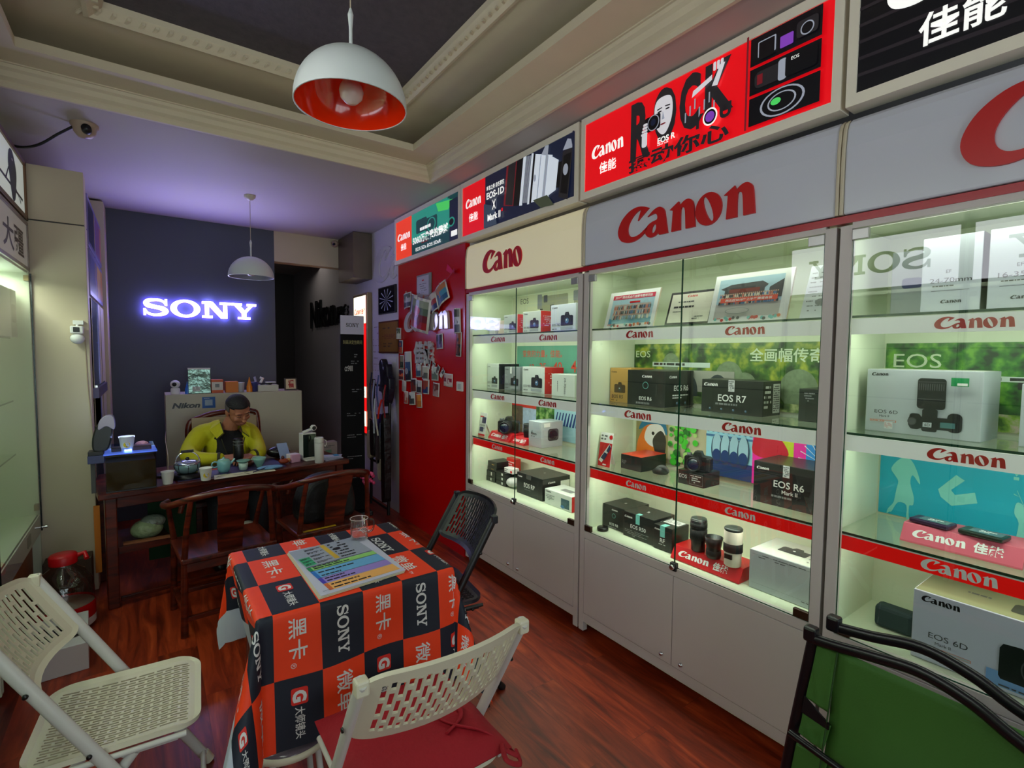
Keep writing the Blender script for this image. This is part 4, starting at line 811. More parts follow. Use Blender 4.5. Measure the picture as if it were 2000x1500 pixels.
def f(d, w, h):
    d.rect(0, 0, w, h, PAPER); d.rect(0, h * .8, w * .6, h * .86, RED); d.rr(w * .35, h * .55, w * .95, h * .82, .006, mat('print_indigo', (56, 52, 96), .5)); d.text('EOS R10', w * .1, h * .42, .012, DGREY, bold=.02); d.rr(w * .12, h * .18, w * .7, h * .38, .008, mat('print_indigo', (56, 52, 96), .5)); d.scribble(w * .7, h * .3, w * .95, h * .38, 2, DGREY, 4); d.rect(0, 0, w, h * .08, RED)
standee('white promo card with indigo camera pictures at the far end of the brochure shelf', 1.955, 3.13, .91, .085, .165, f)
red_stand('red wedge stand under the black camera on the brochure shelf', 1.945, 2.985, .91, .25, .17, .05)
camera('black camera lying on the red stand in front of the brochures', (2.03, 2.85, .962), R(-90 + 40), 1.15, .075)
red_stand('narrow red wedge stand left of the silver lens box', 1.955, 2.722, .91, .14, .14, .045)
l = lens_obj('short black lens standing on the narrow red stand', 2.035, 2.635, .956, [(.026, 0), (.030, .004), (.032, .03), (.033, .085), (.030, .088), (0, .088)], (BLACK, [(.03, .06, .0338, RIB)]))
def f(d, w, h):
    d.rr(w * .3, h * .25, w * .8, h * .72, .02, DGREY); d.ell(w * .55, h * .48, w * .2, h * .18, BLACK); d.rect(w * .12, h * .80, w * .4, h * .95, PAPER)
pbox('silver lens box with a pictured side at the near end of the brochure shelf', 2.0, 2.585, .91, .13, .18, .165, LG, lambda d, w, h: (d.text('EF', w * .25, h * .58, .010, DGREY), d.text('85mm', w * .2, h * .48, .016, DGREY, bold=.02), d.scribble(w * .2, h * .38, w * .7, h * .44, 1, DGREY, 4)), f)
for k, (x, y, z) in enumerate(((2.03, 3.195, .565), (2.03, 3.19, .600), (2.035, 3.185, .645), (2.035, 3.18, .675))):
    pbox(('bottom', 'second-lowest', 'third', 'top')[k] + ' dark slim box of the four-high stack in the far corner of the cream-sign showcase', x, y - .06, z, .115, .14, (.034, .044, .029, .04)[k], BLK2, lambda d, w, h: d.rect(w * .5, h * .25, w * .62, h * .8, PAPER) if k < 2 else d.scribble(w * .45, h * .3, w * .9, h * .6, 1, GOLD, 3), group='dark slim boxes on the cream-sign showcase floor', name='accessory_box')
for k in range(3):
    pbox(('lowest', 'middle', 'topmost')[k] + ' dark slim box of the three-high stack in front of the small red pack', 2.03, 3.005, .565 + k * .032, .125, .15, .031, BLK2, lambda d, w, h: d.rect(w * .55, h * .25, w * .7, h * .8, PAPER), group='dark slim boxes on the cream-sign showcase floor', name='accessory_box')
pbox('small white pack lying on the three-high stack of dark boxes', 2.05, 2.93, .662, .10, .06, .035, PAPER, lambda d, w, h: (d.scribble(w * .05, h * .2, w * .5, h * .9, 2, DGREY, 3, .8, .4), d.ell(w * .85, h * .4, .012, .01, RED)), name='accessory_box')
pbox('small red pack standing behind the stacks of dark boxes', 2.14, 3.03, .565, .11, .05, .175, mat('box_red_side', (206, 44, 36), .45), lambda d, w, h: (d.scribble(w * .1, h * .6, w * .9, h * .9, 3, PAPER, 3, .8, .4),), name='accessory_box')
t = thing('plastic_bag', 'crumpled pale bag between the stacked dark boxes and the wide black box', 'bag', (2.07, 2.845, .570)); m = MB(); m.ball((0, 0, .032), (.05, .055, .034), mat('bag_pale', (214, 218, 216), .35, bump=(25, 1.0))); m.build('bag', t, local=True)
pbox('wide black camera box on the floor of the cream-sign showcase', 2.02, 2.735, .565, .275, .235, .142, BLK2, lambda d, w, h: (d.canon(.012, h * .80, w * .17, PAPER), d.text('EOS RP', w * .5, h * .38, h * .2, PAPER, w=w * .42, align='c', bold=.015), d.scribble(w * .32, h * .26, w * .7, h * .3, 1, MGREY, 3, 1), d.rect(w * .38, h * .78, w * .58, h, mat('clear_tape', (80, 82, 80), .2))), lambda d, w, h: (d.canon(w * .2, h * .75, w * .25, PAPER), d.rect(w * .65, h * .1, w * .98, h * .8, PAPER)), lambda d, w, l: d.text('R', w * .5, l * .5, .018, PAPER))
pbox('white printer box with red end at the near corner of the cream-sign showcase', 2.015, 2.43, .565, .25, .16, .095, PW, lambda d, w, h: (d.canon(.01, h * .82, w * .2, DGREY), d.rect(w * .62, h * .12, w * .92, h * .72, mat('print_photo_dark', (60, 90, 100), .4, noise=(60, .6))), d.ell(w * .68, h * .18, .018, .01, mat('print_steel_blue', (60, 110, 160), .5)), d.scribble(w * .05, h * .3, w * .4, h * .7, 4, MGREY, 3)), lambda d, w, h: d.rect(.001, .001, w - .001, h - .001, RED), lambda d, w, l: (d.rr(w * .35, l * .3, w * .75, l * .6, .01, MGREY), d.rr(w * .8, l * .4, w * .95, l * .7, .01, MGREY)))
# --- right-hand showcase
def f(d, w, h):
    d.canon(.014, h * .90, w * .16, BLACK); d.text('EOS 6D', w * .09, h * .30, h * .055, DGREY, w=w * .22); d.text('Mark II', w * .14, h * .24, h * .034, DGREY); d.rect(w * .05, h * .165, w * .30, h * .195, ORG); d.rect(w * .055, h * .17, w * .295, h * .19, LG); d.scribble(w * .06, h * .172, w * .28, h * .188, 1, ORG, 3); d.rect(w * .19, h * .06, w * .27, h * .17, STK); d.scribble(w * .195, h * .07, w * .265, h * .16, 6, RED, 4, .8, .3)
    B = mat('print_camera_black', (18, 20, 24), .4)
    d.rr(w * .41, h * .12, w * .86, h * .30, .012, B); d.rr(w * .42, h * .10, w * .52, h * .34, .01, B); d.rr(w * .74, h * .10, w * .86, h * .38, .014, B); d.rr(w * .53, h * .08, w * .66, h * .42, .006, B); d.rr(w * .48, h * .42, w * .72, h * .88, .01, B); d.rect(w * .49, h * .56, w * .71, h * .575, DGREY); d.rect(w * .48, h * .82, w * .72, h * .83, DGREY)
    for k in range(12): d.rect(w * (.49 + k * .019), h * .70, w * (.50 + k * .019), h * .80, DGREY)
    d.rect(w * .69, h * .16, w * .81, h * .24, mat('print_lcd', (70, 112, 116), .4)); d.rect(w * .545, h * .15, w * .62, h * .22, LG); d.text('6D', w * .56, h * .165, h * .04, BLACK); d.ell(w * .45, h * .22, .012, .012, DGREY)
    d.rect(w * .76, h * .78, w * .90, h * .90, GRN); d.rect(w * .81, h * .79, w * .89, h * .825, PAPER)
pbox('big silver-grey camera box with green sticker on the right-hand showcase shelf', 2.02, .698, 1.25, .305, .16, .212, LG, f, None, lambda d, w, l: d.rect(.002, .002, w - .002, l - .002, mat('box_lid_pale', (208, 210, 200), .45)), rz=-3)
pbox('pale box edge at the right rim of the photo, beside the big silver-grey box', 2.02, .315, 1.25, .2, .15, .18, LG)
def lensbox(n1, n2):
    def f(d, w, h): d.text('EF', w * .42, h * .52, h * .045, DGREY); d.text(n1, w * .5, h * .40, h * .06, DGREY, w=w * .7, align='c'); d.scribble(w * .2, h * .34, w * .8, h * .37, 1, DGREY, 3, 1); d.rect(w * .18, h * .29, w * .82, h * .295, DGREY); d.canon(w * .35, h * .13, w * .35, DGREY)
    return f
pbox('tall pale lens box with black side on the right-hand showcase top shelf', 2.0, .555, 1.64, .143, .15, .235, mat('box_blue_white', (204, 208, 220), .45), lensbox('24-70mm', ''), lambda d, w, h: d.rect(0, 0, w, h, BLACK))
pbox('tall pale lens box at the right rim of the photo on the top shelf', 2.0, .398, 1.64, .143, .15, .235, mat('box_blue_white', (204, 208, 220), .45), lensbox('16-35mm', ''), None)
pbox('grey lens box with a lens picture at the far end of the right-hand top shelf', 2.03, .645, 1.64, .085, .12, .21, mat('box_mid_grey', (140, 146, 148), .45), lambda d, w, h: (d.rr(w * .35, h * .42, w * .98, h * .58, .01, mat('print_lens_blue', (30, 44, 90), .4)),))
red_stand('pink-red wedge stand carrying two small black devices', 1.965, .566, .91, .285, .15, .055, PINK)
for k, (x, y, lb, c) in enumerate(((2.03, .50, 'slim purple-black gadget with screen, left on the pink stand', (52, 36, 66)), (2.02, .375, 'slim green-black gadget with screen, right on the pink stand', (34, 52, 44)))):
    t = thing('pocket_device', lb, 'gadget', (x, y, .9685), R(-90 - 8)); m = MB(); m.box(-.052, -.032, 0, .052, .032, .014, mat('device_body_%s' % ('purple', 'green')[k], c, .3)); b = m.build('body', t, local=True, bevel=.004)
    d = Dec((-.03, -.024, .014), (1, 0, 0), (0, 1, 0)); d.rr(0, 0, .075, .048, .003, mat('device_screen', (90, 108, 112), .15)); d.scribble(.02, .012, .06, .036, 2, PAPER, 3); d.build('screen', t, local=True, fixn=False)
def f(d, w, h):
    d.canon(.02, h * .86, w * .22, BLACK); d.text('EOS 6D', w * .10, h * .36, h * .08, DGREY, w=w * .22); d.text('Mark II', w * .14, h * .28, h * .045, DGREY); d.rect(w * .06, h * .20, w * .34, h * .24, ORG); d.rect(w * .063, h * .205, w * .337, h * .235, LG); d.scribble(w * .07, h * .21, w * .33, h * .23, 1, ORG, 3)
    d.rect(w * .42, h * .05, w * .98, h * .25, mat('print_light_blue', (120, 160, 210), .5)); cam_print(d, w * .48, h * .16, w * .42, mat('print_camera_black', (18, 20, 24), .4), DGREY, mat('print_bright_blue', (50, 110, 200), .3)); d.scribble(w * .4, h * .06, w * .95, h * .1, 1, DGREY, 6)
pbox('large white camera box behind the green folding chair on the right-hand showcase floor', 1.93, .512, .565, .42, .24, .215, mat('box_lavender_white', (200, 200, 216), .45), f, None, lambda d, w, l: (d.rect(.003, .003, w - .003, l - .003, mat('box_olive_lid', (128, 126, 92), .5)), d.scribble(w * .2, l * .4, w * .5, l * .5, 1, DGREY, 2), cam_print(d, w * .5, l * .2, w * .3, mat('print_olive_dark', (54, 54, 44), .5), BLACK, DGREY)))
t = thing('camera_pouch', 'small dark teal pouch on the floor of the right-hand showcase', 'pouch', (2.04, .60, .566), R(-90)); m = MB(); m.box(-.05, 0, 0, .06, .06, .075, mat('teal_black_cloth', (34, 52, 56), .7)); m.build('pouch', t, local=True, bevel=.012)

# ================================================================== RED WALL BOARD
m = MB(); m.box(1.862, 3.17, .0, 1.90, 4.36, 2.298, REDW); 
rb = m.build('wall_board', loc=(1.88, 3.76, 0)); tag(rb, 'tall red wall board between the cream-sign showcase and the white wall', 'wall board')
t = thing('brand_lettering', 'raised silver brand letters on the red wall board', 'lettering', (1.86, 3.97, 1.70))
SL = mat('silver_acrylic', (222, 222, 226), .16, .2)
d = Dec((1.860, 4.19, 1.695), (0, -1, 0), (0, 0, 1), lift=.0115); d.geo(logo_geo('canon', .011), 0, 0, .172, SL, .172, kz=1); d.build('latin_letters', t, fixn=False)
d = Dec((1.860, 4.00, 1.43), (0, -1, 0), (0, 0, 1), lift=.009); d.text('佳能', 0, 0, .17, SL, w=.36, bold=.04, ext=.0085); d.build('chinese_letters', t, fixn=False)
t = thing('certificate', 'grey-framed certificate high on the red wall board', 'certificate', (1.86, 3.82, 1.92)); m = MB(); m.box(1.848, 3.69, 1.92, 1.8615, 3.95, 2.155, MGREY); m.build('frame', t, bevel=.003); d = Dec((1.8475, 3.935, 1.935), (0, -1, 0), (0, 0, 1)); d.rect(0, 0, .215, .205, mat('certificate_lilac', (196, 190, 210), .3)); d.rect(.09, .165, .13, .175, RED); d.scribble(.04, .06, .18, .15, 5, DGREY, 3, .7, .25); d.build('sheet', t, fixn=False)
def photo(label, y, z, w, h, cols, rot=0, curl=0.0, off=.003, group='small photo prints stuck on the red wall board', X=1.8605, seed=1):
    """small curled print: white border and a picture of coloured bands/shapes"""
    t = thing('photo_print', label, 'photo', (X - off, y, z), 0, group); n = 6; c, s = math.cos(rot), math.sin(rot); rg = random.Random(seed)
    def P(u, v, l=0):
        b = curl * math.sin(math.pi * (u / w)) if curl else 0
        a, q = u - w / 2, v - h / 2
        return (-off * 0 - b - l - .001, -(a * c - q * s), a * s + q * c)
    m = MB()
    for i in range(n):
        u0, u1 = w * i / n, w * (i + 1) / n; m.face([P(u0, 0), P(u1, 0), P(u1, h), P(u0, h)], PAPER, True)
    m.build('paper', t, local=True, fixn=False, solid=.0008)
    m = MB(); bd = min(w, h) * .08; C = [mat('photo_%d_%d_%d' % q, q, .3) for q in cols]
    K = len(C); 
    for k in range(K):
        v0 = bd + (h - 2 * bd) * k / K; v1 = bd + (h - 2 * bd) * (k + 1) / K
        for i in range(n):
            u0, u1 = bd + (w - 2 * bd) * i / n, bd + (w - 2 * bd) * (i + 1) / n; m.face([P(u0, v0, .001), P(u1, v0, .001), P(u1, v1, .001), P(u0, v1, .001)], C[k], True)
    for k in range(3):
        cu, cv = w * rg.uniform(.3, .7), h * rg.uniform(.25, .7); r = h * rg.uniform(.08, .2); m.face([P(cu + a, cv + b, .0014 + .0002 * k) for a, b in ell(0, 0, r * .7, r, 10)], C[rg.randrange(K)])
    m.build('picture', t, local=True, fixn=False)
photo('large curled group photo print hanging across the silver letters', 3.80, 1.83, .34, .27, [(170, 24, 24), (120, 30, 34), (90, 110, 90), (150, 160, 140)], R(-14), .05, .045, seed=5, group=None)
photo('curled photo print hanging at the left end of the string', 4.11, 1.96, .16, .13, [(60, 60, 64), (190, 190, 196), (90, 100, 96)], R(6), .02, .02, seed=6, group=None)
photo('narrow dark photo print between the left end print and the large group print', 3.965, 1.925, .12, .16, [(70, 56, 44), (96, 84, 70)], R(-16), .02, .03, seed=7, group=None)
photo('small print of blue shapes next to the palm-coloured print', 3.60, 1.90, .13, .15, [(40, 60, 110), (170, 60, 50), (210, 200, 190)], R(24), .015, .03, seed=8, group=None)
photo('tilted turquoise print at the right end of the string', 3.49, 1.955, .20, .16, [(40, 96, 140), (70, 150, 180), (190, 120, 60)], R(26), .02, .015, seed=9, group=None)
t = thing('hanging_string', 'thin string with clips holding the curled prints over the silver letters', 'string'); m = MB(); m.tube([(1.855, 4.20, 2.03), (1.835, 4.10, 2.025), (1.815, 3.95, 1.98), (1.81, 3.75, 1.955), (1.82, 3.6, 1.975), (1.835, 3.45, 2.035), (1.858, 3.33, 2.12)], .0015, mat('pink_string', (200, 60, 110), .5), 6); m.build('string', t)
for y, z in ((4.12, 2.03), (3.78, 1.965), (3.5, 2.035)): m = MB(); m.box(1.825, y - .005, z - .02, 1.835, y + .005, z + .012, mat('clothes_peg', (190, 130, 110), .6)); m.build('peg', t)
t = thing('ribbon_bow', 'pink cellophane bow at the upper right of the red wall board', 'ribbon', (1.858, 3.34, 2.12)); m = MB(); PB = mat('pink_cellophane', (220, 40, 110), .2)
for q in (-1, 1): m.mesh([(0, 0, 0), (-.02, q * .05, .035 + q * .02), (-.025, q * .06, -.01 + q * .02), (-.005, q * .02, -.02)], [(0, 1, 2, 3)], PB)
m.build('bow', t, local=True, solid=.001)
GP = [(4.325, 1.685, .07, .10, [(190, 190, 190), (60, 60, 60)], 'black and white print at the far upper left'), (4.30, 1.565, .09, .12, [(200, 80, 40), (40, 60, 110)], 'sunset print below the black and white print'), (4.28, 1.43, .09, .12, [(40, 60, 50), (150, 140, 120)], 'dark landscape print in the left column'), (4.27, 1.315, .09, .10, [(90, 20, 40), (230, 100, 60), (60, 40, 90)], 'purple and orange dusk print in the left column'), (4.23, 1.215, .09, .10, [(180, 176, 176), (210, 206, 200)], 'pale grey print low in the left column'), (4.19, 1.115, .09, .11, [(190, 90, 80), (220, 190, 180)], 'pinkish portrait print at the bottom left'),
      (4.13, 1.39, .13, .26, [(20, 24, 36), (50, 80, 130), (200, 200, 206)], 'long dark blue curled print beside the left column'), (4.03, 1.23, .12, .12, [(120, 40, 30), (60, 40, 36)], 'brown street print in the lower row'), (3.93, 1.36, .11, .11, [(60, 100, 130), (200, 210, 214)], 'pale blue seascape print in the middle row'), (3.79, 1.35, .11, .11, [(90, 90, 96), (190, 186, 180)], 'grey print with white peak in the middle row'), (3.63, 1.345, .12, .11, [(110, 130, 120), (200, 214, 206)], 'misty green print right in the middle row'),
      (3.92, 1.225, .10, .11, [(50, 50, 56), (200, 200, 206)], 'print with white curtain shapes in the lower row'), (3.78, 1.235, .10, .12, [(30, 50, 110), (150, 60, 50)], 'blue and brown indoor print in the lower row'), (3.61, 1.22, .11, .11, [(180, 150, 150), (120, 60, 60)], 'print of raised arms in the lower row'), (3.41, 1.305, .14, .10, [(220, 200, 200), (150, 30, 60), (220, 190, 190)], 'print with magenta arches right of the lower row'),
      (4.05, 1.115, .11, .11, [(60, 60, 66), (200, 204, 210)], 'grey sky print in the bottom row'), (3.92, 1.105, .11, .12, [(196, 110, 40), (230, 150, 60)], 'orange print with curled corner in the bottom row'), (3.55, 1.60, .11, .12, [(110, 90, 140), (40, 40, 60)], 'small violet print right of the chinese letters'), (3.26, 1.745, .08, .18, [(70, 70, 110), (190, 190, 220), (60, 60, 70)], 'tall glossy print at the upper right edge'), (3.25, 1.575, .08, .18, [(30, 26, 30), (150, 80, 50)], 'tall dark print with figures at the right edge')]
for k, (y, z, w, h, c, lb) in enumerate(GP): photo(lb + ' of the red board', y, z, w, h, c, R(random.uniform(-5, 5)), .012 if k % 3 else .03, seed=k + 20)
for k in range(7): photo('white-edged print number %s fanned under the chinese letters of the red board' % ('one', 'two', 'three', 'four', 'five', 'six', 'seven')[k] if False else ('%s print of the fan curving under the chinese letters of the red board' % ('leftmost', 'second', 'third', 'fourth', 'fifth', 'sixth', 'rightmost')[k]), 3.94 - k * .075, 1.455 - .022 * abs(k - 1.5) * (1 if k > 1 else .3), .045, .08, [(230, 228, 224), (90, 90, 96)], R(10 - k * 9), .004, .012, seed=k + 60, group='photo prints fanned under the chinese letters')
t = thing('wall_switch', 'small white switch plate at the right edge of the red wall board', 'switch', (1.86, 3.23, 1.265)); m = MB(); m.box(-.010, -.045, -.035, .002, .045, .035, PAPER); m.build('plate', t, local=True, bevel=.004); m = MB(); m.box(-.013, -.02, -.02, -.009, .02, .02, GREYB); m.build('rocker', t, local=True, bevel=.001)

# ================================================================== WHITE WALL BEYOND THE BOARD
t = thing('ventilation_duct', 'brushed metal duct box under the ceiling beside the doorway beam', 'duct', (1.79, 5.3, 2.2)); m = MB(); m.box(1.69, 5.08, 2.26, 1.884, 5.56, 2.715, mat('brushed_duct', (120, 108, 92), .4, .6, noise=(5, .2))); m.build('duct', t)
t = thing('brand_lettering', 'silver cut-out letters on the white wall beside the teal advert box', 'lettering', (1.88, 4.7, 2.3)); d = Dec((1.885, 5.02, 2.21), (0, -1, 0), (0, 0, 1), lift=.006); d.geo(tmesh(CANON[:2], .006), 0, 0, .36, SL, .33, kz=1); d.build('letters', t, fixn=False)
t = thing('wall_picture', 'black glossy picture with white light rays on the white wall', 'picture', (1.88, 4.66, 2.0)); m = MB(); m.box(1.866, 4.45, 1.885, 1.886, 4.87, 2.145, BLACK); m.build('frame', t, bevel=.003); d = Dec((1.8655, 4.86, 1.895), (0, -1, 0), (0, 0, 1)); d.rect(0, 0, .40, .24, mat('picture_navy', (18, 20, 34), .15))
for k in range(12): a = k * math.pi / 6 + .26; d.poly([(.2, .12), (.2 + .17 * math.cos(a - .05), .12 + .105 * math.sin(a - .05)), (.2 + .17 * math.cos(a + .05), .12 + .105 * math.sin(a + .05))], mat('picture_rays', (200, 204, 226), .3))
d.build('picture', t, fixn=False)
t = thing('wall_plaque', 'gold plaque in a dark wooden frame on the white wall', 'plaque', (1.88, 4.62, 1.66)); m = MB(); m.box(1.866, 4.37, 1.505, 1.886, 4.87, 1.815, MAHOG); m.build('frame', t, bevel=.003); d = Dec((1.8655, 4.855, 1.52), (0, -1, 0), (0, 0, 1)); d.rect(0, 0, .47, .28, mat('plaque_gold', (176, 128, 50), .3, .6)); d.text('十佳先进单位', .08, .12, .05, mat('plaque_red', (130, 40, 30), .4), w=.33); d.scribble(.12, .04, .4, .09, 2, mat('plaque_dark', (90, 60, 30), .4), 4); d.scribble(.1, .21, .4, .24, 1, mat('plaque_dark', (90, 60, 30), .4), 4); d.build('engraved_sheet', t, fixn=False)
t = thing('light_box', 'tall lit portrait advert box behind the black banner', 'illuminated sign', (1.87, 5.42, .6)); m = MB(); y0, y1, z0, z1 = 5.09, 5.52, .64, 2.13; m.box(1.83, y0, z0, 1.886, y1, z1, mat('box_frame_brass', (160, 140, 110), .4, .5)); m.build('frame', t, bevel=.008)
d = Dec((1.829, y1 - .03, z0 + .03), (0, -1, 0), (0, 0, 1)); W = y1 - y0 - .06; H = z1 - z0 - .06; EC = E('lit_cream_film', (226, 226, 190), 2.2); ER2 = E('lit_red_bright', (240, 20, 20), 1.5)
d.rect(0, 0, W, H, ER2); d.rect(0, H * .80, W, H, EC); d.canon(.02, H * .87, .20, ER, .06); d.text('佳能', .235, H * .87, .055, ER, bold=.03); d.text('刻', .14, H * .70, .10, EW, bold=.03); d.text('画', .14, H * .61, .10, EW, bold=.03); d.ell(W * .4, H * .50, .10, .16, ED); d.ell(W * .4, H * .55, .04, .06, ESK); d.text('600D', .05, H * .37, .07, EW, bold=.02); d.rect(0, H * .26, W, H * .34, EC); d.text('佳能', .18, H * .275, .07, ORD); d.rect(0, H * .05, W, H * .16, EC)
for k in range(8): d.poly([(.02 + k * .04, H * .05), (.05 + k * .04, H * .05), (.035 + k * .04, H * (.12 + .02 * (k % 3)))], E('lit_plant_green', (40, 70, 40), .3))
d.build('printed_film', t, fixn=False)
t = thing('brand_lettering', 'black raised letters on the dim wall of the unlit back room', 'lettering', (1.88, 6.8, 2.0)); d = Dec((1.885, 7.45, 1.86), (0, -1, 0), (0, 0, 1), lift=.012); d.text('Nikon', 0, 0, .34, BLACK, w=1.15, bold=.03, ext=.01); d.text('尼康', 1.20, 0, .2, BLACK, bold=.04, ext=.01); d.build('letters', t, fixn=False)
t = thing('standing_banner', 'tall black stand-up banner with white heading at the doorway', 'banner', (1.52, 4.62, 0), R(-6)); m = MB(); m.box(-.105, -.012, .04, .105, .012, 1.845, mat('banner_black', (12, 12, 15), .75, spec=.2)); b = m.build('panel', t, local=True, bevel=.004); m = MB(); m.box(-.15, -.12, 0, .15, .12, .04, BLACK); m.build('base', t, local=True, bevel=.006)
d = Dec((-.105, -.012, .04), (1, 0, 0), (0, 0, 1)); d.rect(0, 1.635, .21, 1.805, mat('banner_white', (200, 198, 222), .4)); d.sony(.048, 1.70, .115, BLACK, .036); d.text('刻画决定性瞬间', .022, 1.545, .036, mat('banner_gold', (170, 160, 90), .4), w=.17); d.text('α9III', .035, 1.30, .05, PAPER, w=.07); d.scribble(.12, 1.42, .15, 1.46, 2, MGREY, 3)
for z in (1.40, 1.14, .92, .72, .52, .34): d.scribble(.05 + .04 * (z > 1), z - .04, .18, z, 2, MGREY, int(z * 100), .8, .3)
d.build('printed_text', t, local=True, fixn=False)
# tall rack of bags and rods at the white wall
t = thing('wall_rack', 'tall black stand packed with rods, bags and ribbons beside the red wall board', 'rack', (1.78, 4.64, 0)); 
for y in (-.22, .24): m = MB(); m.tube([(0, y, 0), (.03, y * .9, 1.25)], .016, BLACK, 8); m.build('upright', t, local=True)
for z in (.05, .45, .85, 1.2): m = MB(); m.tube([(.0, -.22, z), (.0, .24, z)], .012, BLACK, 8); m.build('cross_rail', t, local=True)
t = thing('hanging_bag', 'dark glossy bag hanging at the top of the tall black rack', 'bag', (1.80, 4.50, 1.03)); m = MB(); m.prism(cat([(-.12, .10), (-.13, .24), (-.09, .27), (-.06, .38), (.0, .33), (.05, .42), (.12, .38), (.09, .22), (.13, .12), (.05, .10), (.03, -.03), (-.03, .04), (-.06, .0)], 3), 'x', -.03, .03, mat('dark_glossy_bag', (34, 34, 48), .25, noise=(8, .8), bump=(12, 1))); m.build('bag', t, local=True, bevel=.01)
for k, (y, z, w, h, c, lb) in enumerate(((4.70, .70, .11, .34, (22, 22, 24), 'long black tripod case leaning left on the rack'), (4.42, .55, .09, .8, (12, 12, 14), 'tall black case at the right side of the rack'), (4.60, .86, .08, .14, (54, 34, 110), 'purple pouch hanging on the rack'), (4.46, .80, .10, .13, (50, 66, 100), 'blue-grey pouch hanging on the rack'), (4.50, .42, .12, .20, (180, 170, 150), 'pale crumpled bag low on the rack'), (4.55, .62, .12, .30, (60, 54, 56), 'grey shiny bag in the middle of the rack'), (4.79, .62, .09, .26, (190, 186, 150), 'white and yellow ribbon bundle at the left of the rack'))):
    t = thing('hanging_bag' if k != 6 else 'ribbon_bundle', lb, 'bag' if k != 6 else 'ribbon', (1.755, y, z - h / 2)); m = MB(); m.prism(cat([(-w / 2, .02), (-w * .55, h * .5), (-w * .35, h * .95), (w * .1, h), (w * .45, h * .9), (w * .55, h * .45), (w * .4, 0), (-.01, -.01)], 4), 'x', -.03, .035, mat('bag_%d' % k, c, .35, noise=(14, .5), bump=(16, 1))); m.build('bag', t, local=True, bevel=.01)
for k, (y0, z0, y1, z1, c, lb) in enumerate(((4.60, .75, 4.57, 1.08, (200, 206, 216), 'thin white rod on the rack'), (4.50, .90, 4.41, 1.08, (226, 50, 30), 'orange-red strap loop on the rack'), (4.57, .95, 4.50, .74, (190, 180, 165), 'pale strap crossing the rack'))):
    t = thing('strap' if k else 'rod', lb, 'strap' if k else 'rod'); m = MB(); m.tube([(1.715, y0, z0), (1.71, (y0 + y1) / 2, (z0 + z1) / 2 + .015), (1.715, y1, z1)], .009, mat('strap_%d' % k, c, .4), 8); m.build('rod_body' if not k else 'band', t)
t = thing('potted_plant', 'pink cellophane flower and red ribbon by the right-hand wooden chair', 'flower', (1.34, 3.75, .0)); m = MB(); m.lathe([(.05, 0), (.07, .12), (.065, .12), (0, .11)], (0, 0, 0), DGREY, 20); m.build('pot', t, local=True); m = MB(); m.tube([(0, 0, .11), (.01, 0, .35), (0, -.01, .52)], .006, GRN, 6); m.build('stem', t, local=True)
m = MB(); rg = random.Random(2)
for k in range(22): a = rg.random() * 6.28; q = rg.random() * .05; m.ball((q * math.cos(a), q * math.sin(a), .50 + rg.random() * .10), .014, mat('pink_petal', (200, 60, 110), .3), 8, 5)
m.build('blossoms', t, local=True)

for k, (y, z0, z1, c, lb) in enumerate(((4.72, .95, 1.32, (40, 44, 66), 'thin dark blue ribbon hanging left on the black rack'), (4.66, .80, 1.25, (170, 176, 190), 'silver ribbon strip in the middle of the black rack'), (4.38, .92, 1.22, (150, 30, 40), 'dark red ribbon strip near the red wall board'), (4.54, 1.0, 1.3, (84, 96, 150), 'blue plastic strip beside the dark glossy bag'))):
    t = thing('hanging_ribbon', lb, 'ribbon'); m = MB(); m.tube(cat_open([(1.74, y, z1), (1.725, y + .012, (z0 + z1) / 2), (1.73, y - .01, z0)], 4), .012, mat('ribbon_%d' % k, c, .25), 6, flat=(.3, 1.6)); m.build('ribbon', t)
t = thing('paper_sheet', 'white paper sheets taped to the white wall under the gold plaque', 'paper', (1.884, 4.62, 1.2)); m = MB(); m.box(1.8815, 4.46, 1.20, 1.8845, 4.70, 1.47, mat('wall_sheet_white', (214, 212, 214), .6)); m.build('sheet', t)
t = thing('wall_writing', 'faint brown handwriting on the white wall left of the gold plaque', 'handwriting', (1.884, 4.98, 1.4)); d = Dec((1.885, 5.07, 1.05), (0, -1, 0), (0, 0, 1)); d.scribble(0, 0, .17, .75, 12, mat('faint_ink', (150, 132, 120), .7), 8, .5, .12); d.build('writing', t, fixn=False)
# ================================================================== SIGN WALL, SECURITY CAMERAS, PENDANT LAMPS
t = thing('illuminated_lettering', 'glowing white sign letters on the dark blue-grey back wall', 'illuminated sign', (.42, 5.55, 1.82)); LIT = mat('lit_sign_face', (236, 236, 255), .3, emit=4.5, ecol=(214, 216, 255))
d = Dec((-.035, 5.532, 1.822), (1, 0, 0), (0, 0, 1), lift=.0); d.geo(logo_geo('sony', .010), 0, 0, .91 / SONY_W, LIT, .152, kz=1); lf = d.build('letter_faces', t, fixn=False)
HALO = mat('halo_back_light', (120, 90, 255), .4, emit=22, ecol=(96, 70, 255))
d = Dec((-.035, 5.560, 1.822), (1, 0, 0), (0, 0, 1), lift=.0); d.geo(logo_geo('sony', .003), 0, 0, .91 / SONY_W, HALO, .152, kz=1); d.build('halo_lamp', t, fixn=False)
area('sign_halo_up', (.42, 5.15, 1.85), (.42, 4.5, 2.72), .85, .10, 6, (.44, .42, 1.0), 130, (1, 0, 0)); area('sign_glow', (.42, 5.50, 1.9), (.42, 3.5, 1.6), .9, .16, 2.6, (.72, .70, 1.0), None, (1, 0, 0))
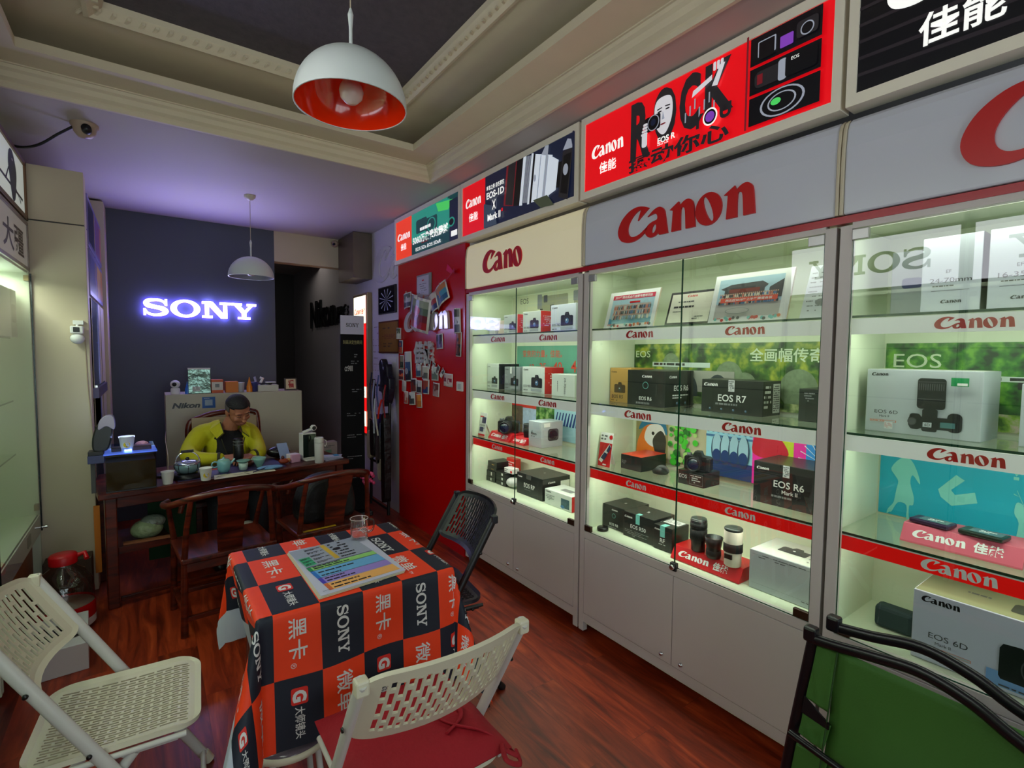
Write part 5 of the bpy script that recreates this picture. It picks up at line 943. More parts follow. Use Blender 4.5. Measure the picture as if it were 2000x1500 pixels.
t = thing('dome_camera', 'beige dome security camera on the ceiling at the upper left', 'security camera', (-.245, 3.62, 2.72)); BG = mat('beige_plastic', (176, 152, 132), .4); m = MB(); m.lathe([(.062, 0), (.062, -.012), (.052, -.02), (.048, -.045), (.030, -.068), (0, -.074)], (0, 0, 0), BG, 28); m.build('housing', t, local=True); m = MB(); m.lathe([(.0, -.04), (.022, -.036), (.022, 0)], (.012, -.048, -.045), BLACK, 20, 'y'); m.build('lens', t, local=True)
t = thing('camera_cable', 'black cable sagging from the dome camera to the left cabinets', 'cable'); m = MB(); m.tube(cat_open([(-.29, 3.65, 2.71), (-.36, 3.68, 2.66), (-.44, 3.72, 2.60), (-.52, 3.78, 2.585), (-.60, 3.8, 2.60)], 6), .007, BLACK, 8); m.build('cable', t)
t = thing('security_camera', 'white wall security camera with a ball body on the cream pillar', 'security camera', (-.342, 4.038, 1.60)); m = MB(); m.box(-.02, -.03, .06, .03, 0, .085, PAPER); m.tube([(0, -.02, .06), (0, -.03, .045)], .008, PAPER, 8); m.build('bracket', t, local=True, bevel=.003); m = MB(); m.box(-.03, -.07, .005, .03, -.012, .05, PAPER); m.build('head', t, local=True, bevel=.006); m = MB(); m.box(-.016, -.073, .014, .014, -.069, .042, BLACK); m.build('lens_window', t, local=True, bevel=.003); m = MB(); m.ball((0, -.042, -.025), (.034, .034, .032), PAPER, 20, 12); m.build('ball_base', t, local=True)
t = thing('camera_cable', 'thin white wire hanging down the pillar from the ball camera', 'cable'); m = MB(); m.tube([(-.31, 4.036, 1.57), (-.305, 4.036, 1.3), (-.29, 4.030, 1.0), (-.285, 4.03, .75)], .0025, BG, 6); m.build('cable', t)
t = thing('corner_camera', 'small beige camera in the corner above the doorway beam', 'security camera', (1.64, 5.50, 2.66)); m = MB(); m.ball((0, 0, 0), (.035, .035, .035), BG, 16, 10); m.build('housing', t, local=True); m = MB(); m.lathe([(0, -.034), (.012, -.03), (.012, 0)], (-.02, -.008, -.012), BLACK, 14, 'y'); m.build('lens', t, local=True)
def pendant(label, x, y, ztop, zrim, inner, rr_=.17):
    t = thing('pendant_lamp', label, 'lamp', (x, y, zrim)); W = mat('lamp_white_enamel', (214, 220, 218), .3); H = rr_ * .98
    prof = [(rr_ * math.cos(a), H * math.sin(a)) for a in [R(90) * k / 14 for k in range(15)]]
    m = MB(); m.lathe(prof, (0, 0, 0), W, 48, cap=False); sh = m.build('lamp_shade', t, local=True, fixn=False)
    m = MB(); m.lathe([((rr_ - .004) * math.cos(a), (H - .004) * math.sin(a)) for a in [R(90) * k / 14 for k in range(15)]], (0, 0, 0), inner, 48, cap=False); m.lathe([(rr_ - .004, 0), (rr_ - .004, -.002), (rr_, -.002), (rr_, 0)], (0, 0, 0), W, 48, cap=False); m.build('shade_lining', t, local=True, fixn=False)
    m = MB(); m.lathe([(.018, H * .98), (.018, H * .62), (.014, H * .56)], (0, 0, 0), W, 16); m.build('socket', t, local=True)
    m = MB(); m.lathe([(.013, H * .60), (.018, H * .52), (.034, H * .36), (.037, H * .27), (.033, H * .16), (.018, H * .07), (0, H * .05)], (0, 0, 0), mat('frosted_bulb', (222, 206, 204), .15), 28); m.build('bulb', t, local=True)
    m = MB(); m.tube([(0, 0, H), (0, 0, H + .07)], .0055, W, 10); m.tube([(0, 0, H + .07), (0, 0, H + .11)], [.0055, .009], W, 10); m.tube([(0, 0, H + .11), (0, 0, H + .13)], [.009, .003], W, 10); m.tube([(0, 0, H + .13), (0, 0, ztop - zrim)], .0022, mat('cord_beige', (190, 176, 150), .5), 8); m.build('cord', t, local=True)
    m = MB(); m.lathe([(.042, 0), (.040, -.014), (.020, -.034), (.006, -.04), (0, -.04)], (0, 0, ztop - zrim), mat('rosette_cream', (206, 198, 176), .4), 24); m.build('ceiling_rose', t, local=True)
pendant('big dome pendant lamp, white outside and orange-red inside, near the camera', .538, 1.62, 3.0, 2.272, mat('lamp_orange_red', (244, 48, 6), .12, coat=.6))
pendant('small-looking white dome pendant lamp in front of the dark sign wall', .675, 4.45, 2.72, 2.092, mat('lamp_grey_inside', (150, 150, 160), .4), .162)

# ================================================================== COUNTER BEHIND THE DESK
t = thing('counter_cabinet', 'cream counter cabinet with black brand letters behind the seated man', 'counter', (.65, 5.0, 0)); CB = mat('counter_cream', (190, 182, 160), .45, noise=(2, .04)); m = MB(); m.box(.105, 5.0, 0, 1.165, 5.36, 1.148, CB); m.build('counter_body', t, bevel=.004)
d = Dec((.148, 5.0, 1.034), (1, 0, 0), (0, 0, 1)); d.text('Nikon', 0, 0, .042, BLACK, w=.20, bold=.045, shear=.25); d.build('brand_lettering', t, fixn=False)
t = thing('wall_sticker', 'blue square notice stuck on the cream counter front', 'sticker', (.41, 4.998, 1.07)); d = Dec((.362, 4.999, 1.024), (1, 0, 0), (0, 0, 1)); d.rect(0, 0, .097, .095, mat('notice_blue', (10, 84, 160), .4)); d.rect(.02, .022, .076, .072, mat('notice_pale', (150, 170, 190), .4)); d.scribble(.015, .080, .08, .087, 1, PAPER, 3, 1); d.build('sheet', t, fixn=False)
t = thing('indoor_camera', 'white round-headed indoor camera at the left end of the counter top', 'camera', (.178, 5.08, 1.148)); m = MB(); m.lathe([(.034, 0), (.034, .035), (.030, .05), (0, .052)], (0, 0, 0), PAPER, 24); m.build('base', t, local=True, bevel=.002); m = MB(); m.ball((0, 0, .082), (.036, .034, .034), PAPER, 22, 14); m.build('head', t, local=True); m = MB(); m.ball((-.006, -.024, .082), (.018, .016, .018), BLACK, 16, 10); m.build('eye', t, local=True)
def cone_bottle(label, x, col, h, r=.018):
    t = thing('glue_bottle', label, 'bottle', (x, 5.06, 1.148)); M_ = mat('bottle_%s' % label.split()[0], col, .3); m = MB(); m.lathe([(r, 0), (r, h * .35), (r * .8, h * .45), (r * .35, h * .75), (.002, h)], (0, 0, 0), M_, 20); m.build('bottle', t, local=True)
cone_bottle('blue cone-tipped bottle left of the zip bag on the counter', .262, (40, 110, 210), .105)
cone_bottle('orange cone-tipped bottle between the tubs and the white box', .733, (226, 130, 24), .135, .024)
def bagf(t, w, h, mt): m = MB(); m.prism([(0, 0), (.06, 0), (.035, h * .6), (.028, h), (.022, h)], 'x', 0, w, mt); return m.build('bag_body', t, local=True, bevel=.004)
t = thing('zip_bag', 'shiny silver-green zip bag standing on the counter top', 'bag', (.268, 5.04, 1.148)); bagf(t, .165, .215, mat('foil_green', (120, 148, 136), .18, .6, noise=(9, .7), bump=(9, 1.5))); d = Dec((.03, -.001, .01), (1, 0, 0), (0, 0, 1)); d.rect(0, .01, .055, .05, PAPER); d.scribble(.003, .012, .052, .048, 5, DGREY, 4); d.build('label', t, local=True, fixn=False); m = MB(); m.box(0, .018, .205, .165, .034, .218, PAPER); m.build('zip_strip', t, local=True)
pbox2 = lambda label, x0, x1, h, col, y=5.03, d_=.12, extra=None, nm='carton_box': None
def cbox(label, x, y, z, w, d, h, mt, paint=None, name='carton_box', rz=0, cat_='box'):
    t = thing(name, label, cat_, (x, y, z + .0003), R(rz)); m = MB(); m.box(0, 0, 0, w, d, h, mt); m.build('carton', t, local=True, bevel=.0025)
    if paint: dd = Dec((0, 0, 0), (1, 0, 0), (0, 0, 1)); paint(dd, w, h); dd.build('front_print', t, local=True, fixn=False)
    return t
cbox('white and orange-edged card box right of the zip bag', .437, 5.04, 1.148, .09, .10, .115, mat('box_orange_edge', (204, 90, 44), .5), lambda d, w, h: (d.rect(.002, h * .22, w - .004, h * .82, mat('box_cream_print', (214, 206, 196), .5)), d.rect(w * .3, h * .42, w * .66, h * .68, MGREY)))
cbox('open orange cardboard box on the counter top', .545, 5.04, 1.148, .098, .11, .095, mat('box_orange', (214, 118, 34), .5))
for k, (x, c, lb) in enumerate(((.662, (196, 200, 214), 'small white tub with a dark lid right of the orange box'), (.775, (60, 66, 130), 'small blue-brown tub behind the orange bottle'))):
    t = thing('plastic_tub', lb, 'tub', (x, 5.08, 1.148)); m = MB(); m.lathe([(.022, 0), (.030, .002), (.034, .075), (.036, .078), (.036, .086), (0, .088)], (0, 0, 0), mat('tub_%d' % k, c, .3), 24); m.build('tub', t, local=True)
cbox('low white box near the right end of the counter top', .80, 5.04, 1.148, .172, .13, .058, mat('box_offwhite', (206, 202, 188), .5))
t = thing('cable_bundle', 'black and white cable bundle lying on the low white box', 'cable', (.88, 5.09, 1.2065)); m = MB(); m.tube([(.045 * math.cos(a) * (1 + .2 * math.sin(3 * a)), .03 * math.sin(a), .008 + .004 * math.sin(2 * a)) for a in [k * .35 for k in range(36)]], .005, BLACK, 6); m.build('cable_coil', t, local=True); m = MB(); m.box(-.01, -.03, .018, .075, .02, .026, PAPER); m.build('charger', t, local=True, bevel=.003)
t = thing('white_tool', 'white pistol-shaped tool lying between the tubs and the cable bundle', 'tool', (.80, 5.09, 1.206)); m = MB(); m.tube([(-.03, 0, .01), (-.01, 0, .035), (-.02, 0, .075)], .011, mat('tool_lilac', (170, 166, 206), .35), 10); m.tube([(.03, 0, .02), (.05, .01, .06), (.03, .02, .065)], .012, PAPER, 10); m.build('tool_body', t, local=True)
t = thing('framed_card', 'cream card with red character in a dark stand at the right end of the counter', 'framed picture', (1.045, 5.08, 1.148), 0, rx=R(-6)); m = MB(); m.box(-.012, 0, 0, .098, .02, .115, mat('dark_red_wood', (50, 16, 14), .4)); m.build('frame', t, local=True, bevel=.002); d = Dec((0, 0, .014), (1, 0, 0), (0, 0, 1)); d.rect(0, 0, .086, .094, mat('card_cream', (222, 196, 160), .5)); d.text('福', .018, .014, .07, mat('card_red', (170, 16, 20), .5), w=.05, bold=.04); d.build('card', t, local=True, fixn=False)

# ================================================================== WOODEN TEA DESK
ZD = .69; DR = R(8.2)
t = thing('tea_desk', 'long dark red wooden tea desk in front of the seated man', 'desk', (-.25, 3.63, 0), DR)
DW, DD = 1.50, .62
m = MB(); m.box(0, 0, ZD - .035, DW, DD, ZD, MAHOG); m.build('table_top', t, local=True, bevel=.006)
for x, y in ((.03, .03), (DW - .09, .03), (.03, DD - .09), (DW - .09, DD - .09)): m = MB(); m.box(x, y, 0, x + .055, y + .055, ZD - .036, MAHOG); m.build('leg', t, local=True, bevel=.005)
m = MB(); m.box(.086, .04, ZD - .10, DW - .092, .06, ZD - .037, MAHOG); m.box(.086, DD - .06, ZD - .10, DW - .092, DD - .04, ZD - .037, MAHOG); m.build('apron', t, local=True, bevel=.003)
m = MB(); m.box(.09, .045, .03, DW - .092, .065, .055, MAHOG); m.build('foot_rail', t, local=True, bevel=.003)
m = MB(); m.box(.09, .10, .30, .36, .50, .33, MAHOG); m.box(.09, .08, .30, .36, .10, .345, MAHOG); m.build('side_shelf', t, local=True, bevel=.003)
m = MB(); m.box(.62, .30, .05, 1.10, .32, .52, MAHOGX); m.box(.42, DD - .07, .05, DW - .10, DD - .065, .55, MAHOGX); m.build('modesty_panel', t, local=True)
for sx_ in (.40, 1.06):
    m = MB(); m.prism([(ZD - .037, 0 + sx_), (ZD - .037, .05 + sx_), (ZD - .10, .035 + sx_), (ZD - .16, .0 + sx_)], 'y', .05, .07, MAHOG) if False else m.tube([(sx_, .06, ZD - .20), (sx_ + .02, .06, ZD - .12), (sx_ + .07, .06, ZD - .07), (sx_ + .14, .06, ZD - .05)], .016, MAHOG, 8); m.build('corner_bracket', t, local=True)
ct, st_ = math.cos(DR), math.sin(DR)
def onstand(x, y): return (x, y, ZD + .0004)
t = thing('storage_crate', 'green cloth hanging under the left part of the tea desk', 'cloth', (.10, 4.05, 0)); t.name = 'green_cloth'; m = MB(); m.box(-.13, 0, .12, .14, .01, .645, mat('dark_green_cloth', (10, 58, 26), .8, noise=(6, .3))); m.build('cloth', t, local=True)
t = thing('plastic_bag', 'pale green plastic bag of stuff on the shelf under the tea desk', 'bag', (-.035, 3.86, .331)); m = MB(); m.ball((0, 0, .06), (.085, .07, .062), mat('pale_green_bag', (150, 168, 130), .3, noise=(12, .4), bump=(18, 2)), 20, 12); m.ball((.03, 0, .10), (.07, .05, .045), mat('clear_bag_grey', (120, 130, 120), .2, noise=(12, .4), bump=(22, 2)), 16, 10); m.build('bag', t, local=True)
t = thing('cardboard_piece', 'flat brown cardboard on the desk shelf below the plastic bag', 'cardboard', (-.15, 3.74, .3455)); m = MB(); m.box(0, .0, 0, .26, .03, .012, mat('cardboard', (150, 92, 56), .7)); m.build('board', t, local=True)
# aquarium
t = thing('fish_tank', 'small murky fish tank with a blue-lit lid on the left end of the tea desk', 'fish tank', (-.215, 3.645, ZD + .0005), R(3)); TW, TDp, TH = .238, .20, .218
m = MB(); TG = glass('tank_glass', (.90, .93, .91), .6, 0, .012)
m.box(0, 0, 0, TW, TDp, .008, BLACK); m.build('tank_base', t, local=True)
m = MB()
for a in ((0, 0, TW, .003), (0, TDp - .003, TW, TDp), (0, .003, .003, TDp - .003), (TW - .003, .003, TW, TDp - .003)): m.box(a[0], a[1], .008, a[2], a[3], TH, TG)
m.build('tank_glass', t, local=True)
m = MB(); m.box(.004, .004, .009, TW - .004, TDp - .013, TH * .80, mat('murky_water', (58, 38, 8), .5, spec=.1, noise=(5, .35))); m.build('water', t, local=True)
m = MB(); m.box(.004, TDp - .012, TH * .66, TW - .004, TDp - .004, TH, mat('tank_back_film', (60, 46, 26), .3, noise=(5, .7))); m.build('back_film', t, local=True)
m = MB(); m.box(-.006, -.006, TH, TW + .006, TDp + .006, TH + .007, mat('lid_blue_acrylic', (120, 150, 220), .1, emit=.35, ecol=(110, 150, 255))); m.box(-.006, -.006, TH, TW + .006, -.003, TH + .035, glass('lid_acrylic', (.7, .8, 1.0), .9)); m.box(-.006, TDp, TH, TW + .006, TDp + .004, TH + .035, glass('lid_acrylic', (.7, .8, 1.0), .9)); lid = m.build('lid', t, local=True)
m = MB(); m.box(.03, .05, TH + .008, .085, .12, TH + .032, BLACK); m.box(.13, .05, TH + .008, .22, .13, TH + .034, mat('pump_brown', (60, 30, 26), .4)); m.build('filter_pump', t, local=True, bevel=.003)
m = MB(); m.box(.09, .03, TH + .010, .125, .10, TH + .020, mat('tank_lamp', (200, 215, 255), .3, emit=8, ecol=(150, 180, 255))); m.build('tank_lamp', t, local=True)
area('tank_glow', (-.09, 3.72, ZD + .30), (-.10, 4.2, 2.2), .2, .1, .5, (.35, .45, 1.0))
def cup(label, x, y, z, r=.037, h=.082, smile=True, face=None):
    t = thing('paper_cup', label, 'cup', (x, y, z), face or 0); m = MB(); m.lathe([(r * .68, 0), (r * .70, .002), (r * .96, h - .004), (r, h - .002), (r * .99, h), (r * .93, h - .002), (r * .66, .004), (0, .004)], (0, 0, 0), PAPER, 32, cap=False); m.build('cup_wall', t, local=True)
    if smile:
        m = MB(); k = 10; Y = mat('smile_yellow', (232, 200, 30), .5)
        def P(a, b, e=.0008):
            rr2 = r * (.70 + .26 * (b / h)) + e; th = a / rr2 - math.pi / 2; return (rr2 * math.cos(th), rr2 * math.sin(th), b)
        m.face([P(a, b + h * .45) for a, b in ell(0, 0, .017, .017, 20)], Y)
        for q in (-1, 1): m.face([P(q * .006 + a, h * .5 + b, .0014) for a, b in ell(0, 0, .0018, .0022, 8)], INK)
        m.face([P(a, h * .40 + b, .0014) for a, b in [(-.008, .0), (-.004, -.004), (.004, -.004), (.008, 0), (.004, -.0022), (-.004, -.0022)]], INK); m.build('smile_print', t, local=True, fixn=False)
    return t
cup('white paper cup with yellow smiley on top of the fish tank', -.115, 3.71, ZD + TH + .0085 + .0, .040, .088)
t = thing('pink_cloth', 'crumpled pink tissue beside the cup on the fish tank', 'tissue', (-.045, 3.78, ZD + TH + .008)); m = MB(); m.ball((0, 0, .022), (.035, .03, .022), mat('pink_tissue', (206, 150, 176), .6, bump=(30, 2)), 14, 9); m.build('tissue', t, local=True)
t = thing('device_box', 'dark flat box jutting out left of the fish tank', 'box', (-.262, 3.66, ZD + .175)); m = MB(); m.box(-.03, 0, .0, .045, .09, .045, mat('box_blue_print', (60, 66, 110), .4, noise=(30, .5))); m.box(-.028, .002, .0455, .043, .088, .068, BLACK); m.build('carton', t, local=True, bevel=.002)
m = MB(); m.box(-.02, .03, -.174, .0, .06, 0, DGREY); m.build('stand', t, local=True)
t = thing('plastic_bag', 'clear bag with a black item standing on the flat box by the fish tank', 'bag', (-.235, 3.70, ZD + .2435)); m = MB(); m.prism(cat([(-.03, 0), (-.035, .07), (-.015, .14), (.02, .185), (.058, .17), (.055, .08), (.03, .0)], 4), 'y', -.02, .03, BLK2); m.build('black_item', t, local=True, bevel=.008); m = MB(); m.prism(cat([(-.005, .12), (.0, .17), (.03, .20), (.064, .19), (.066, .12), (.03, .14)], 4), 'y', -.026, .036, mat('clear_wrap', (170, 160, 190), .15)); m.build('clear_top', t, local=True, bevel=.006)
cup('plain white paper cup on the desk right of the fish tank', .078, 3.722, ZD + .0004, .037, .078, smile=False)
cup('white paper cup with yellow smiley on the desk by the teapot', .277, 3.695, ZD + .0004, .037, .080)
# electric glass kettle on warmer
t = thing('glass_kettle', 'steel and glass kettle on a black warmer at the left of the desk', 'kettle', (.188, 3.835, ZD + .0004)); STL = mat('kettle_steel', (170, 176, 196), .15, .8)
m = MB(); m.lathe([(.085, 0), (.088, .004), (.080, .028), (.060, .032), (0, .032)], (0, 0, 0), BLACK, 36); m.build('warmer_base', t, local=True)
m = MB(); m.lathe([(.040, .034), (.058, .040), (.070, .062), (.072, .085), (.068, .092)], (0, 0, 0), mat('kettle_bowl_teal', (120, 150, 156), .1, .2), 36); m.build('bowl', t, local=True)
m = MB(); m.lathe([(.071, .090), (.072, .098), (.060, .108), (.030, .116), (0, .118)], (0, 0, 0), STL, 36); m.ball((0, 0, .124), (.012, .012, .010), BLACK); m.build('lid', t, local=True)
for k in range(8): a = k * math.pi / 4; m = MB(); m.tube([(.056 * math.cos(a), .056 * math.sin(a), .038), (.0725 * math.cos(a), .0725 * math.sin(a), .070), (.0735 * math.cos(a), .0735 * math.sin(a), .09)], .002, BLACK, 6); m.build('rib', t, local=True)
m = MB(); m.tube([(.068 * math.cos(a), 0, .095 + .075 * math.sin(a)) for a in [math.pi * k / 14 for k in range(15)]], .0045, CHROME, 8); m.tube([(-.035, 0, .171), (.035, 0, .171)], .009, BLACK, 10); m.build('handle', t, local=True)
# tea things
CEL = mat('celadon_glaze', (120, 178, 186), .15, coat=.5); CEL2 = mat('celadon_green', (130, 178, 168), .15, coat=.5)
t = thing('teapot', 'pale blue celadon teapot with ring handle on the desk', 'teapot', (.395, 3.865, ZD + .0034)); m = MB(); m.lathe([(.024, 0), (.030, .002), (.038, .022), (.042, .055), (.040, .075), (.036, .080)], (0, 0, 0), CEL, 32); m.build('pot_body', t, local=True); m = MB(); m.lathe([(.037, .080), (.032, .087), (.012, .092), (.006, .093), (.008, .100), (0, .103)], (0, 0, 0), CEL2, 28); m.build('lid', t, local=True); m = MB(); m.tube([(.036, 0, .055), (.052, 0, .068), (.066, 0, .086)], [.010, .007, .005], CEL, 10); m.build('spout', t, local=True); m = MB(); m.tube([(-.052 + .019 * math.cos(a), 0, .056 + .019 * math.sin(a)) for a in [2 * math.pi * k / 16 for k in range(16)]], .005, CEL, 8, closed=True); m.build('handle', t, local=True)
t = thing('tea_strainer_cup', 'celadon strainer bowl on a white-green cup in front of the man', 'cup', (.512, 3.87, ZD + .0034)); m = MB(); m.lathe([(.020, 0), (.026, .002), (.030, .05), (.027, .05), (.02, .006), (0, .006)], (0, 0, 0), mat('cup_mint', (176, 200, 192), .15), 28); m.build('cup', t, local=True); m = MB(); m.lathe([(.014, .046), (.024, .052), (.044, .066), (.042, .068), (.022, .056), (0, .054)], (0, 0, 0), CEL2, 28); m.build('strainer', t, local=True)
t = thing('tea_bowl', 'celadon footed tea bowl right of the strainer cup', 'bowl', (.622, 3.93, ZD + .0034)); m = MB(); m.lathe([(.020, 0), (.020, .006), (.030, .02), (.040, .045), (.046, .062), (.043, .062), (.028, .022), (0, .012)], (0, 0, 0), CEL2, 30); m.build('bowl', t, local=True)
t = thing('tea_bowl', 'pale bowl with lid lying behind the celadon bowl', 'bowl', (.62, 4.07, ZD + .0034)); m = MB(); m.lathe([(.02, 0), (.03, .01), (.05, .035), (.047, .036), (.02, .012), (0, .01)], (0, 0, 0), mat('bowl_pale', (168, 184, 172), .2), 28); m.lathe([(.047, .037), (.03, .050), (0, .053)], (0, 0, 0), mat('bowl_pale', (168, 184, 172), .2), 28); m.build('bowl', t, local=True)
t = thing('wooden_dish', 'brown wooden dish held by the man behind the strainer cup', 'dish', (.545, 3.99, ZD + .0034)); m = MB(); m.lathe([(.03, 0), (.045, .012), (.062, .028), (.058, .030), (.03, .01), (0, .008)], (0, 0, 0), mat('dish_brown', (92, 42, 28), .3), 28); m.build('dish', t, local=True)
def flat(name, label, cat_, pts, z, mt, h=.0015, paint=None):
    t = thing(name, label, cat_, (sum(p[0] for p in pts) / len(pts), sum(p[1] for p in pts) / len(pts), z)); m = MB(); m.prism(pts, 'z', z, z + h, mt); m.build('sheet', t)
    if paint: paint(t)
    return t
flat('tea_mat', 'dark purple-blue tea mat across the middle of the desk', 'mat', [(.13, 3.73), (.78, 3.83), (.75, 4.20), (.10, 4.08)], ZD + .0003, mat('mat_violet', (52, 46, 92), .5, noise=(5, .4)), .0028)
def _leafprint(t):
    d = Dec((.325, 3.615 + .035, ZD + .0052), (.97, .14, 0), (-.14, .97, 0)); G1 = mat('print_leaf_olive', (96, 104, 50), .6)
    rg = random.Random(5)
    for k in range(16): u = .02 + rg.random() * .30; v = .03 + rg.random() * .09; d.poly([(u + a, v + b) for a, b in ell(0, 0, .018, .004, 8, rg.uniform(-1, 1))], G1)
    d.build('leaf_print', t, fixn=False)
flat('printed_runner', 'cream leaf-printed paper along the front edge of the desk', 'paper', [(.32, 3.665), (.69, 3.715), (.685, 3.80), (.33, 3.785)], ZD + .0034, mat('runner_cream', (214, 206, 176), .6), .0016, _leafprint)
t = thing('tea_towel', 'light blue cloth crumpled on the right of the leaf-printed paper', 'cloth', (.67, 3.80, ZD + .005)); m = MB(); m.ball((0, 0, .010), (.085, .045, .012), mat('towel_blue', (110, 156, 200), .8, bump=(22, 3)), 24, 8); m.build('cloth', t, local=True)
t = thing('pen', 'dark pen lying on the light blue cloth', 'pen', (.60, 3.745, ZD + .012)); m = MB(); m.tube([(-.05, -.03, 0), (.04, .03, .008)], .004, mat('pen_navy', (40, 44, 80), .4), 8); m.build('pen_body', t, local=True)
t = thing('red_cloth', 'red-orange paper under the man\'s sleeve beside the kettle', 'paper', (.33, 3.99, ZD + .0034)); m = MB(); m.box(-.06, -.02, 0, .06, .02, .002, mat('paper_orange', (200, 60, 24), .6)); m.build('sheet', t, local=True)
t = thing('black_pouch', 'black glossy round pouch on the desk to the right of the man', 'pouch', (.80, 4.20, ZD + .0005)); m = MB(); m.ball((0, 0, .045), (.085, .06, .045), mat('pouch_black', (18, 16, 16), .25), 26, 14); m.build('pouch', t, local=True); m = MB(); m.tube([(-.05, -.045, .062), (0, -.056, .070), (.05, -.045, .066)], .003, DGREY, 6); m.build('zip', t, local=True)
t = thing('tea_pet', 'small red-brown clay figure beside the violet mat', 'ornament', (.785, 3.93, ZD + .0034)); m = MB(); m.ball((0, 0, .018), (.036, .028, .02), mat('clay_red', (140, 50, 22), .5)); m.ball((.03, 0, .022), (.016, .014, .016), mat('clay_tan', (190, 130, 70), .5)); m.ball((-.008, 0, .045), (.012, .012, .014), mat('clay_brown', (80, 36, 24), .5)); m.build('figure', t, local=True)
t = thing('tissue_box', 'pink and white box at the foot of the black and white machine', 'box', (.865, 3.955, ZD + .0005), R(18)); m = MB(); m.box(-.035, -.02, 0, .035, .055, .058, mat('box_pinkish', (214, 160, 190), .5)); m.build('carton', t, local=True, bevel=.003); m = MB(); m.box(-.036, .0, .012, .036, .056, .0595, mat('box_pink_white', (226, 214, 222), .5)); m.build('sleeve', t, local=True, bevel=.002)
t = thing('folded_leaflet', 'pale blue leaflet standing behind the pink and white box', 'leaflet', (.835, 4.10, ZD + .0005), R(10)); m = MB(); m.hexa([(-.04, 0, 0), (.04, 0, 0), (.04, .002, 0), (-.04, .002, 0), (-.055, .04, .12), (.02, .04, .12), (.02, .042, .12), (-.055, .042, .12)], mat('leaflet_blue', (150, 166, 206), .5)); m.hexa([(.02, .04, .12), (.05, .075, 0), (.052, .075, 0), (.022, .04, .12), (-.055, .041, .12), (-.02, .075, 0), (-.018, .075, 0), (-.053, .041, .12)], mat('leaflet_blue', (150, 166, 206), .5)); m.build('sheet', t, local=True)
t = thing('coffee_machine', 'slim black and white machine with a round knob on the desk', 'appliance', (.975, 3.97, ZD + .0005), R(8)); Wp = mat('machine_white', (220, 220, 212), .3); m = MB(); m.box(-.052, 0, .012, .052, .075, .205, Wp); b = m.build('body', t, local=True, bevel=.006); m = MB(); m.box(-.048, -.003, .022, .048, .002, .197, mat('machine_dark_glass', (18, 34, 28), .06)); m.build('front_panel', t, local=True, bevel=.002); m = MB(); m.box(-.045, -.045, 0, .055, .08, .012, Wp); m.build('drip_tray', t, local=True, bevel=.004); m = MB(); m.tube([(-.040, .03, .210), (.0, .025, .224), (.035, .02, .232)], .010, Wp, 10); m.build('lever', t, local=True); m = MB(); m.lathe([(.022, 0), (.024, -.012), (.020, -.026), (.016, -.027)], (.038, .03, .240), Wp, 24, 'y'); m.lathe([(.015, -.0275), (0, -.0278)], (.038, .03, .240), BLACK, 24, 'y', cap=False); m.build('knob', t, local=True)
t = thing('thermos_bottle', 'white thermos flask with carry loop at the right of the desk', 'flask', (1.008, 3.83, ZD + .0005)); m = MB(); m.lathe([(.029, 0), (.032, .003), (.033, .15)], (0, 0, 0), mat('thermos_white', (216, 214, 212), .3), 32); m.build('flask_body', t, local=True); m = MB(); m.lathe([(.0335, .152), (.0335, .182), (.030, .190), (.024, .190), (.022, .186), (0, .186)], (0, 0, 0), mat('thermos_cap_white', (206, 204, 200), .3), 32); m.build('cap', t, local=True); m = MB(); m.tube(cat_open([(.033, 0, .168), (.050, 0, .160), (.054, 0, .138), (.044, 0, .118), (.040, 0, .13)], 5), .003, Wp, 8); m.build('carry_loop', t, local=True)
t = thing('paper_stack', 'crumpled white papers with a blue scrap at the right end of the desk', 'papers', (1.12, 3.93, ZD + .0005)); m = MB()
for k in range(4): a = .3 - k * .22; c_, s_ = math.cos(a), math.sin(a); m.hexa([(c_ * u - s_ * v, s_ * u + c_ * v, z) for z in (k * .006, k * .006 + .004) for u, v in ((-.075, -.05), (.075, -.05), (.08, .05), (-.07, .05))], mat('paper_bluish', (190, 194, 220), .6))
m.build('sheets', t, local=True); m = MB(); m.box(.02, -.03, .0245, .055, .03, .0262, mat('paper_cyan', (70, 160, 210), .5)); m.build('blue_scrap', t, local=True)
t = thing('small_tray', 'round dark coaster with a wire between the fish tank and the kettle', 'coaster', (.075, 3.96, ZD + .0005)); m = MB(); m.lathe([(.055, 0), (.060, .012), (.05, .013), (0, .011)], (0, 0, 0), mat('coaster_plum', (40, 28, 44), .3), 28); m.build('disc', t, local=True); m = MB(); m.lathe([(.033, .0135), (.030, .017), (0, .017)], (0, 0, 0), mat('coaster_blue', (50, 60, 120), .2), 24); m.build('puck', t, local=True)
t = thing('usb_cable', 'thin white cable rising from the coaster to the counter', 'cable'); m = MB(); m.tube(cat_open([(.085, 3.97, ZD + .02), (.09, 4.05, .80), (.085, 4.35, .87), (.10, 4.9, .86), (.10, 4.996, .82)], 6), .0025, BG, 6); m.build('cable', t)
cbox('white and grey carton on the dark low cupboard behind the right end of the desk', 1.17, 4.5, .60, .17, .1, .12, mat('carton_greyish', (140, 128, 128), .5), lambda d, w, h: (d.rect(w * .4, h * .2, w * .7, h * .45, mat('print_green_grey2', (90, 130, 110), .5)), d.scribble(w * .3, h * .6, w * .9, h * .8, 2, DGREY, 3)))
cbox('dark low cupboard carrying a carton beside the banner', 1.08, 4.48, 0, .28, .16, .5995, mat('cupboard_dark', (30, 22, 20), .5), None, 'low_cupboard', 0, 'cupboard')
